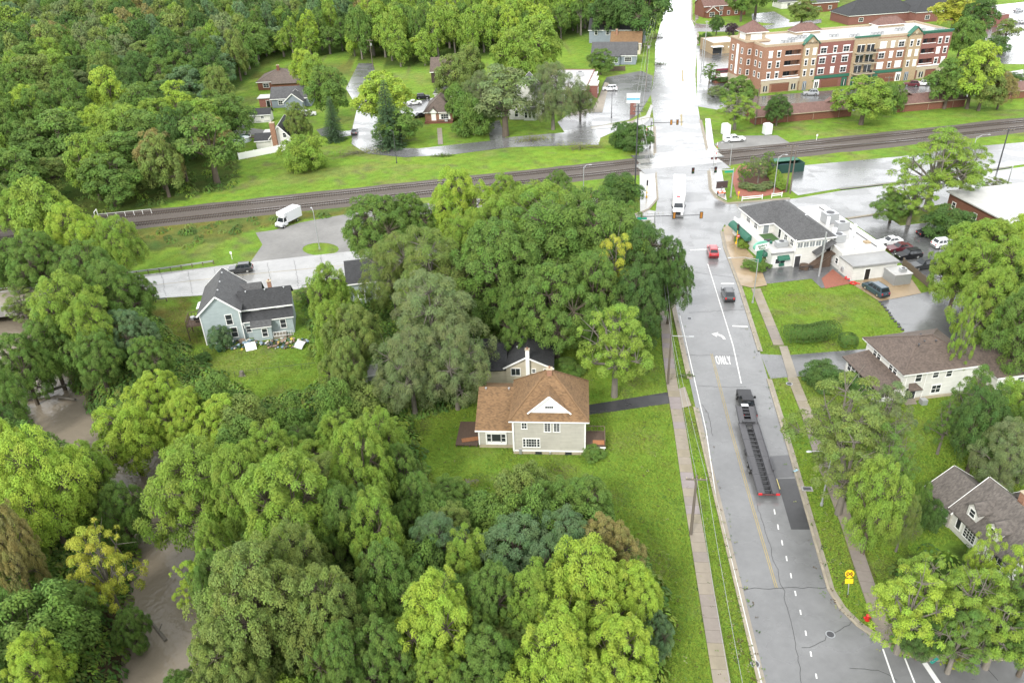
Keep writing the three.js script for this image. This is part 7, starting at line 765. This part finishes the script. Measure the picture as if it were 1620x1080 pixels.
fence('wooden_fence', 'brown board fence between cooler shed and car park', [1428, 420], [1473, 458], 1.5, 2.4, MAT.wood, { boards: true }); fence('vinyl_fence', 'long white vinyl fence before the chimney house yard', [378, 253], [452, 238], 1.9, 2.4, MAT.trim); fence('rail_fence', 'white two-rail fence on plaza edge beside signal pole', [1174, 318], [1206, 315], 1.0, 3.6, MAT.trim, { rails: [0.4, 0.8] }); fence('rail_fence', 'short white two-rail fence at plaza end by shrubs', [1221, 313], [1237, 311], 1.0, 3.2, MAT.trim, { rails: [0.4, 0.8] }); fence('wooden_fence', 'brown fence before the grey-blue house', [962, 113], [989, 112], 1.8, 2.4, MAT.wood); fence('wire_fence', 'low grey wire fence crossing the blue house lawn', [372, 596], [512, 580], 1.0, 3.0, MAT.darkSteel, { rails: [0.9], pw: 0.05, thin: true });
function guardrail(label, list, h = 0.75) { const p = resample(px(list), 2), t = thing('guardrail', label, 'guardrail', [0, 0, 0]); mk('beam', ribbonSolid(p, -0.04, 0.04, h - 0.32, h), MAT.galv, t); p.forEach(([x, z], i) => { if (i % 1 === 0) mk('post', box(0.14, h - 0.06, 0.16, x, 0, z + 0.12), MAT.wood, t); }); return t; }
guardrail('steel guardrail on the grass side of the west street', [[199, 436], [270, 427], [338, 417]]); guardrail('short guardrail on the house side of the west street', [[212, 480], [264, 476]]); 
{ const t = thing('road_bridge', 'concrete bridge carrying the west street over the creek', 'bridge', [0, 0, 0]); mk('deck', sheet(px([[-60, 497], [62, 484], [66, 455], [-60, 470]]), 0.05), MAT.concrete, t); for (const l of [[[-60, 498], [66, 484]], [[-60, 470], [70, 454]]]) { const p = resample(px(l), 2.2); mk('parapet', ribbonSolid(p, -0.15, 0.15, -1.2, 0.35), MAT.concreteWet, t); mk('rail', ribbonSolid(p, -0.06, 0.06, 0.75, 0.9), MAT.galv, t); p.forEach(([x, z]) => mk('baluster', box(0.16, 0.55, 0.16, x, 0.35, z), MAT.concreteWet, t)); } }
{ const p = px([[157, 347], [240, 339]]), t = thing('handrail', 'white handrail on the railway bridge over creek', 'railing', [p[0][0], 0.2, p[0][1]], Math.atan2(-(p[1][1] - p[0][1]), p[1][0] - p[0][0])); const L = dist2(...p); mk('rail', [beam([0, 1.1, 0], [L, 1.1, 0], 0.06, 0.06)], MAT.trim, t); for (let i = 0; i <= 6; i++) mk('post', box(0.07, 1.1, 0.07, L * i / 6, 0, 0), MAT.trim, t); mk('gate_frame', [box(0.12, 2.4, 0.12, 0, 0, 2.2), box(0.12, 2.4, 0.12, 0, 0, 0.2), box(0.12, 0.12, 2.2, 0, 2.3, 1.2)], MAT.trim, t); }
// portable toilets, cabinets, bins
for (const [u, v, l] of [[1148, 212, 'white portable toilet beside the parked white pickup'], [1213.5, 212, 'white portable toilet before the round tree']]) { const [x, z] = at(u, v), t = thing('portable_toilet', l, 'portable toilet', [x, 0, z], 0.2); mk('cabin', box(2.0, 2.6, 1.9, 0, 0.1, 0), MAT.gloss, t); mk('roof', [cyl(1.4, 1.05, 0.3, 0, 2.7, 0, 4, 0, 0, Math.PI / 4)], MAT.trim, t); mk('door', box(1.1, 2.1, 0.05, 0.2, 0.25, 0.96), MAT.trim, t); mk('skid', box(2.1, 0.12, 2.0), MAT.darkSteel, t); }
{ const [x, z] = at(940, 329), t = thing('control_cabinet', 'grey signal control cabinet on the corner lawn', 'cabinet', [x, 0, z], 0.4); mk('body', box(1.3, 1.9, 0.8, 0, 0.15, 0), MAT.galv, t); mk('roof', box(1.45, 0.08, 0.95, 0, 2.05, 0), MAT.trim, t); mk('plinth', box(1.6, 0.15, 1.2), MAT.concrete, t); mk('door', box(1.1, 1.6, 0.04, 0, 0.3, 0.41), MAT.steel, t); }
{ const [x, z] = at(1229, 275), t = thing('enclosure', 'dark green screened enclosure beside the plaza poles', 'enclosure', [x, 0, z], 0.15); for (const [w, d, X, Z] of [[7, 0.1, 3.5, 0], [7, 0.1, 3.5, -5], [0.1, 4.9, 0.05, -2.5], [0.1, 4.9, 6.95, -2.5]]) mk('screen', box(w, 2.2, d, X, 0, Z), std([0.012, 0.05, 0.04], 0.7), t); mk('canopy', box(6.6, 0.1, 2.4, 3.5, 2.1, -3.6), MAT.green, t); mk('skip', box(2.2, 1.4, 1.6, 3, 0, -2), std([0.05, 0.09, 0.12], 0.5), t); }
{ const [x, z] = at(347.5, 556), t = thing('wheelie_bin', 'dark green wheeled bin on the lawn by bush', 'bin', [x, 0, z], 0.2); mk('body', cyl(0.4, 0.52, 1.0, 0, 0.08, 0, 4, 0, 0, Math.PI / 4), std([0.01, 0.06, 0.045], 0.5), t); mk('lid', box(0.85, 0.08, 0.85, 0, 1.08, 0), std([0.012, 0.07, 0.05], 0.5), t); wheels(t, [-0.25], 0.12, 0.08, 0.3); }
// pool
{ const [x, z] = at(381, 223), t = thing('pool', 'round above-ground pool with white wall in fenced yard', 'pool', [x, 0, z]); mk('wall', new THREE.CylinderGeometry(3, 3, 1.25, 28, 1, true).translate(0, 0.625, 0), std([0.6, 0.65, 0.68], 0.4, { side: THREE.DoubleSide }), t); mk('rim', new THREE.TorusGeometry(3, 0.1, 6, 32).rotateX(Math.PI / 2).translate(0, 1.25, 0), MAT.trim, t); mk('water', new THREE.CircleGeometry(2.95, 28).rotateX(-Math.PI / 2).translate(0, 1.05, 0), std([0.12, 0.26, 0.2], 0.08), t); mk('deck', box(3, 0.15, 2, 4.4, 1.1, 0.2), MAT.deckWood, t); mk('ladder', [box(0.06, 1.6, 0.06, 2.9, 0, 0.4), box(0.06, 1.6, 0.06, 2.9, 0, -0.1)], MAT.galv, t); }
// hedge and clipped bush: leaves over a rounded body
function clipped(label, list, w, h, name, seed) { const r = rng(seed), P = px(list), lv = [], L = dist2(P[0], P[P.length - 1]), n = Math.round((L + w) * w * 260), pts = resample(P, 0.5); for (let i = 0; i < n; i++) { const q = pts[Math.floor(r() * pts.length)], d = sph(r); if (d[1] < -0.25) { i--; continue; } const wob = 0.92 + 0.16 * fbm(q[0] * 1.5 + d[0], q[1] * 1.5 + d[2], 2, 5), sx = Math.sign(d[0]) * Math.pow(Math.abs(d[0]), 0.7), sz = Math.sign(d[2]) * Math.pow(Math.abs(d[2]), 0.7); lv.push([q[0] + sx * w / 2 * wob, h * 0.5 + Math.sign(d[1]) * Math.pow(Math.abs(d[1]), 0.6) * h * 0.5 * wob, q[1] + sz * w / 2 * wob, d[0] + 0.5 * (r() - 0.5), d[1] + 0.3, d[2] + 0.5 * (r() - 0.5), d[0] + r() - 0.5, -0.2, d[2] + r() - 0.5, 0.2, 0.12, ...[0.85 + 0.3 * r(), 0.85 + 0.3 * r(), 0.9]]); } const t = thing(name, label, 'hedge', [0, 0, 0]); mk('foliage', leafSoup(lv), LEAF.deep, t); mk('stem', pts.filter((_, i) => i % 2 === 0).map((q) => cyl(0.08, 0.05, h * 0.6, q[0], 0, q[1], 5)), MAT.bark, t); return t; }
clipped('long rounded hedge on the lawn beside restaurant', [[1250, 541], [1282, 540], [1312, 534]], 3.2, 2.8, 'hedge', 5); clipped('clipped round bush beside the long hedge', [[1339, 549], [1341, 549]], 2.6, 2.3, 'round_bush', 6);
// logs in the creek, storm debris
function log(label, a, b, r0, r1, y0, y1) { const A = at(...a, y0), B = at(...b, y1), t = thing('fallen_log', label, 'log', [A[0], y0, A[1]]); mk('trunk', bar([0, 0, 0], [B[0] - A[0], y1 - y0, B[1] - A[1]], r0, 9, r1), MAT.barkGrey, t); mk('branch', [bar([(B[0] - A[0]) * 0.6, (y1 - y0) * 0.6, (B[1] - A[1]) * 0.6], [(B[0] - A[0]) * 0.75, (y1 - y0) * 0.6 + 0.8, (B[1] - A[1]) * 0.5], 0.08, 6, 0.03)], MAT.barkGrey, t); return t; }
log('grey trunk fallen across the creek beside the bridge woods', [40, 632], [105, 608], 0.35, 0.2, -2.6, -2.0); log('second trunk lying in the brown creek water', [92, 628], [118, 632], 0.25, 0.2, -2.7, -2.5); log('dark driftwood lying in the creek near yellow tree', [233, 977], [262, 1013], 0.12, 0.18, -2.85, -2.8);
function debris(label, [u, v], R, h, seed, kind, cols) { // a heap of broken branches or household goods, each piece a mesh
  const r = rng(seed), [x, z] = at(u, v), t = thing(kind === 'branch' ? 'branch_pile' : 'junk_pile', label, kind === 'branch' ? 'branch pile' : 'junk pile', [x, 0, z]);
  if (kind === 'branch') { const K = []; for (let i = 0; i < 90 * R; i++) { const d = sph(r), q = Math.sqrt(r()) * R; K.push([d[0] * q * 1.6, r() * h, d[2] * q * 0.6, r() - 0.5, 1, r() - 0.5, r() - 0.5, -0.2, r() - 0.5, 0.5, 0.26, 0.9 + 0.3 * r(), 0.9, 0.8]); } mk('leaves', leafSoup(K), LEAF[cols], t); for (let i = 0; i < 10; i++) { const a = r() * 6.28, l = R * (0.5 + 0.7 * r()); mk('branch', bar([-Math.cos(a) * l, 0.1, -Math.sin(a) * l * 0.5], [Math.cos(a) * l, h * r(), Math.sin(a) * l * 0.5], 0.06, 5, 0.02), MAT.barkGrey, t); } return t; }
  const M = [[0.6, 0.6, 0.58], [0.36, 0.24, 0.17], [0.05, 0.05, 0.05], [0.5, 0.36, 0.05], [0.08, 0.13, 0.15], [0.04, 0.09, 0.05], [0.2, 0.14, 0.1], [0.42, 0.4, 0.34], [0.1, 0.09, 0.08], [0.2, 0.27, 0.33]].map((c) => std(c, 0.6)), N = ['crate', 'board', 'tub', 'bag', 'pot'];
  for (let i = 0; i < 110; i++) { const a = r() * 6.28, q = Math.sqrt(r()) * R, k = Math.floor(r() * 5), s = 0.15 + 0.34 * r(), y = Math.max(0, h * (1 - q / R) * r()), m = mk(N[k], k === 0 ? box(s, s * 0.7, s * 0.8) : k === 1 ? box(s * 2.4, 0.05, s * 1.3) : k === 2 ? cyl(s * 0.4, s * 0.55, s * 0.7, 0, 0, 0, 9) : k === 3 ? new THREE.IcosahedronGeometry(s * 0.6, 1).scale(1, 0.6, 1).translate(0, s * 0.3, 0) : cyl(s * 0.3, s * 0.4, s * 0.6, 0, 0, 0, 8), M[Math.floor(r() * M.length)], t); m.position.set(Math.cos(a) * q * 1.5, y, Math.sin(a) * q * 0.62); m.rotation.set(0.5 * (r() - 0.5), r() * 6, 0.5 * (r() - 0.5)); } return t;
}
debris('heap of household clutter before the pale blue house bush', [388, 546], 2.5, 1.2, 21, 'junk'); debris('heap of garden clutter before the pale blue house steps', [453, 544], 2.7, 1.3, 22, 'junk');
for (const [u, v, ry, l] of [[397, 552, 0.4, 'white tarpaulin sheet leaning on the clutter heap'], [475, 549, -0.5, 'grey tarpaulin beside the garden clutter heap']]) { const [x, z] = at(u, v), t = thing('tarpaulin', l, 'tarpaulin', [x, 0, z], ry), g = new THREE.PlaneGeometry(1.7, 1.4, 8, 8); const P = g.attributes.position, r = rng(u); for (let i = 0; i < P.count; i++) P.setZ(i, 0.25 * noise(P.getX(i) * 2 + u, P.getY(i) * 2, 3)); g.rotateX(-0.9); g.translate(0, 0.45, 0); g.computeVertexNormals(); mk('sheet', g, std(u < 400 ? [0.78, 0.78, 0.76] : [0.4, 0.41, 0.42], 0.6, { side: THREE.DoubleSide }), t); mk('prop', box(0.1, 0.8, 0.1, 0, 0, -0.3), MAT.wood, t); }
debris('storm-broken branches heaped on grass above the railway', [918, 235], 5, 1.6, 31, 'branch', 'olive'); debris('broken branches strewn beside the side street bend', [566, 243], 6, 1.2, 32, 'branch', 'grey'); debris('small dark branch heap at side street edge', [701, 247], 2.2, 0.8, 33, 'branch', 'deep'); debris('fallen boughs on the grass below white gabled house', [842, 222], 4, 1.2, 34, 'branch', 'olive'); debris('fallen boughs beside the clinic car park', [985, 227], 1.8, 0.8, 35, 'branch', 'deep'); debris('leafy twigs fallen in the side street', [1515, 1050], 1.2, 0.4, 36, 'branch', 'lime'); debris('broken branch lying on the road by the kerb', [1086, 595], 0.9, 0.3, 37, 'branch', 'deep'); debris('dark fallen bough on the far road edge', [1040, 60], 3, 2, 38, 'branch', 'deep'); debris('fallen twigs on verge by the crossroads', [1044, 102], 2, 1, 39, 'branch', 'deep'); debris('small brush heap on the big lawn', [740, 764], 1.3, 0.2, 40, 'branch', 'olive');
{ const [x, z] = at(383, 594), t = thing('tree_stump', 'old grey stump on the lawn by wire fence', 'stump', [x, 0, z]); mk('stump', cyl(0.4, 0.3, 0.8, 0, 0, 0, 9), MAT.barkGrey, t); mk('root', [bar([0, 0.2, 0], [0.6, 0, 0.2], 0.1), bar([0, 0.2, 0], [-0.5, 0, 0.3], 0.1)], MAT.barkGrey, t); }
{ const [x, z] = at(1207, 679), g = at(1208, 596); void g; const [a, b] = at(1207.5, 594); const t = thing('garden_post', 'black lamp post at the white house driveway corner', 'post', [at(1288, 595)[0], 0, at(1288, 595)[1]]); mk('post', cyl(0.06, 0.05, 1.5, 0, 0, 0, 8), MAT.black, t); mk('lantern', box(0.25, 0.35, 0.25, 0, 1.5, 0), MAT.black, t); void x; void z; void a; void b; }
for (const [u, v, l, c] of [[1350, 449, 'red sandbag roll lying by the kitchen wall', MAT.red], [1342, 441, 'red hose heap on the brick bed', MAT.red]]) { const [x, z] = at(u, v), t = thing('hose_roll', l, 'hose', [x, 0.08, z], 0.8); mk('coil', new THREE.TorusGeometry(0.5, 0.13, 8, 18).rotateX(Math.PI / 2).translate(0, 0.13, 0), c, t); mk('end', cyl(0.1, 0.1, 0.8, 0.5, 0.05, 0.2, 8, Math.PI / 2), c, t); }
for (const [u, v, w, d, l] of [[1505, 460, 3.4, 2.2, 'pale timber pallet deck at the wooden fence end'], [1512, 446, 3.0, 0.9, 'stacked boards beside the car park fence end']]) { const [x, z] = at(u, v), t = thing('timber_pallet', l, 'pallet', [x, 0.03, z], 0.15); for (let i = 0; i < 6; i++) mk('board', box(w, 0.06, d / 6 - 0.04, 0, 0.1, -d / 2 + (i + 0.5) * d / 6), MAT.stone, t); mk('bearer', box(0.1, 0.1, d, -w / 3, 0, 0), MAT.wood, t); mk('bearer', box(0.1, 0.1, d, w / 3, 0, 0), MAT.wood, t); }
{ const [x, z] = at(1597, 544), t = thing('covered_boat', 'white covered boat parked beside the old pickup', 'boat', [x, 0.03, z], 1.9); const s = new THREE.Shape(); s.moveTo(-1, -2.2); s.quadraticCurveTo(-1.1, 1, 0, 2.8); s.quadraticCurveTo(1.1, 1, 1, -2.2); s.closePath(); mk('hull', new THREE.ExtrudeGeometry(s, { depth: 0.5, bevelEnabled: true, bevelSize: 0.12, bevelThickness: 0.2, bevelSegments: 3 }).rotateX(-Math.PI / 2).translate(0, 0.5, 0), MAT.gloss, t); mk('cover', new THREE.SphereGeometry(1, 16, 8, 0, 6.3, 0, 1.57).scale(0.95, 0.5, 2.2).translate(0, 1.15, 0), MAT.trim, t); mk('trailer_frame', box(1.2, 0.12, 4, 0, 0.3, 0), MAT.galv, t); wheels(t, [0.6], 0.28, 0.18, 0.9); }
// stones edging the lot
for (let i = 0; i < 11; i++) { const [x, z] = at(lerp(1392, 1428, i / 10) + 3 * (hash2(i, 1) - 0.5), lerp(478, 522, i / 10)), m = mk('kerb_stone', new THREE.IcosahedronGeometry(0.24, 1).scale(1.3, 0.7, 1), MAT.darkSteel, scene); m.position.set(x, 0.1, z); m.rotation.y = i; tag(m, 'dark kerb stone between the lawn and garage lot', 'stone', 'dark stones edging the garage lot'); }
// overhead wires
function wire(label, pts, sag = 0.6) { const c = []; for (let i = 0; i + 1 < pts.length; i++) for (let k = 0; k <= 10; k++) { const t = k / 10; if (i && !k) continue; c.push(new THREE.Vector3(lerp(pts[i][0], pts[i + 1][0], t), lerp(pts[i][1], pts[i + 1][1], t) - sag * 4 * t * (1 - t), lerp(pts[i][2], pts[i + 1][2], t))); } return tag(mk('overhead_wire', new THREE.TubeGeometry(new THREE.CatmullRomCurve3(c), c.length * 2, 0.018, 4), MAT.galv), label, 'wire'); }
{ const top = (u, v, h, dx = 0) => { const [x, z] = at(u, v); return [x + dx, h, z]; }; wire('overhead wire along the lawn pavement poles', [top(1150, 1250, 8.4), top(1093, 846, 8.4), top(1056.5, 608, 8.2), top(1033, 402, 8.6)]); wire('upper overhead wire along the lawn pavement poles', [top(1150, 1250, 8.5, 1), top(1093, 846, 8.5, 1), top(1056.5, 608, 8.3, 0.2), top(1033, 402, 8.7, 1)]); for (const [s, l] of [[-0.9, 'west'], [0, 'middle'], [0.9, 'east']]) wire(`${l} overhead wire between the tall poles of the far road`, [top(1004, 311, 20.3, s), top(1022, 137, 14.4, s), top(1036, 62, 14.4, s)]); wire('overhead wire over the crossing to the plaza pole', [top(1004, 311, 12), top(1244, 304, 10.4)]); wire('overhead wire along the wet east lot', [top(1244, 304, 10.6), top(1578.5, 270, 9.6)]); }
// small litter of leaves and twigs on lawns and roads
{ const r = rng(99), N = 1500, lv = [[0, 0.01, 0, 0, 1, 0.1, 1, 0, 0, 0.16, 0.1, 1, 1, 1], [0.1, 0.012, 0.08, 0.1, 1, 0, 0.4, 0, 1, 0.14, 0.09, 0.9, 0.95, 0.9]], im = new THREE.InstancedMesh(leafSoup(lv), leafMat(1, 1, 1), N), M = new THREE.Matrix4(), Q = new THREE.Quaternion(), Y = new THREE.Vector3(0, 1, 0); im.name = 'leaf_litter'; tag(im, 'storm-blown leaves scattered over lawns and pavements', 'leaf litter', null, 'stuff'); let n = 0, g = 0; while (n < N && g++ < 40000) { const u = 640 + r() * 780, v = 430 + r() * 680, [x, z] = at(u, v), kerbside = Math.min(segDist(px(EDGE_L), x, z), segDist(px(EDGE_R), x, z)); if (PAVED.some((p) => inside(p, x, z)) && (kerbside > 1.2 || r() < 0.6)) continue; if (kerbside > 2.2 && r() < 0.8) continue; Q.setFromAxisAngle(Y, r() * 6.28); const s = 0.7 + 1.2 * r(); M.compose(new THREE.Vector3(x, kerbside < 0.7 ? 0.185 : 0.145, z), Q, new THREE.Vector3(s, s, s)); im.setMatrixAt(n, M); im.setColorAt(n, [rgb(0.12, 0.2, 0.05), rgb(0.25, 0.26, 0.12), rgb(0.1, 0.07, 0.04), rgb(0.05, 0.1, 0.03)][Math.floor(r() * 4)]); n++; } im.count = n; im.castShadow = im.receiveShadow = true; scene.add(im); }
// grass tufts: the rough surface of the mown lawns
{ const r = rng(123), bl = []; for (let k = 0; k < 7; k++) { const a = r() * 6.28, q = 0.12 * r(); bl.push([Math.cos(a) * q, -0.02, Math.sin(a) * q, Math.cos(a + 1.6), 0.5, Math.sin(a + 1.6), Math.cos(a) * 0.7, 0.9, Math.sin(a) * 0.7, 0.17, 0.05, 0.85 + 0.3 * r(), 0.85 + 0.3 * r(), 0.9]); }
  const geo = leafSoup(bl), N = 90000, im = new THREE.InstancedMesh(geo, leafMat(1, 1, 1), N), M = new THREE.Matrix4(), Q = new THREE.Quaternion(), Y = new THREE.Vector3(0, 1, 0); im.name = 'lawn_grass'; tag(im, 'short tufty grass covering the lawns and verges', 'grass', null, 'stuff'); im.castShadow = im.receiveShadow = true; let n = 0, g = 0; const near = PAVED.map((p) => [Math.min(...p.map((q) => q[0])), Math.max(...p.map((q) => q[0])), Math.min(...p.map((q) => q[1])), Math.max(...p.map((q) => q[1])), p]);
  const walks = [px([[1158, 1170], [1142, 1080], [1088, 760], [1076, 680], [1063, 606], [1057, 560], [1050, 470]]), px([[1196, 457], [1233, 548]]), px([[1254, 598], [1275, 650], [1300, 728], [1318, 770], [1343, 835], [1371, 920], [1405, 1017]])];
  while (n < N && g++ < 420000) { const u = 260 + r() * 1360, v = 430 + r() * 700, [x, z] = at(u, v); if (fbm(x / 5, z / 5, 2, 88) < 0.4 && r() < 0.6) continue; if (near.some((b) => x > b[0] && x < b[1] && z > b[2] && z < b[3] && inside(b[4], x, z)) || WOODS.some((w) => inside(w, x, z)) || walks.some((w) => segDist(w, x, z) < 1.0)) continue; const s = 0.6 + 0.8 * r(), h = 0.5 + 0.7 * r(); Q.setFromAxisAngle(Y, r() * 6.28); M.compose(new THREE.Vector3(x, groundY(x, z), z), Q, new THREE.Vector3(s, h, s)); im.setMatrixAt(n, M); const k = 0.85 + 0.4 * r(), yl = r(); im.setColorAt(n, rgb((0.16 + 0.07 * yl) * k, 0.28 * k, 0.042 * k)); n++; } im.count = n; scene.add(im); }
renderer.render(scene, camera);
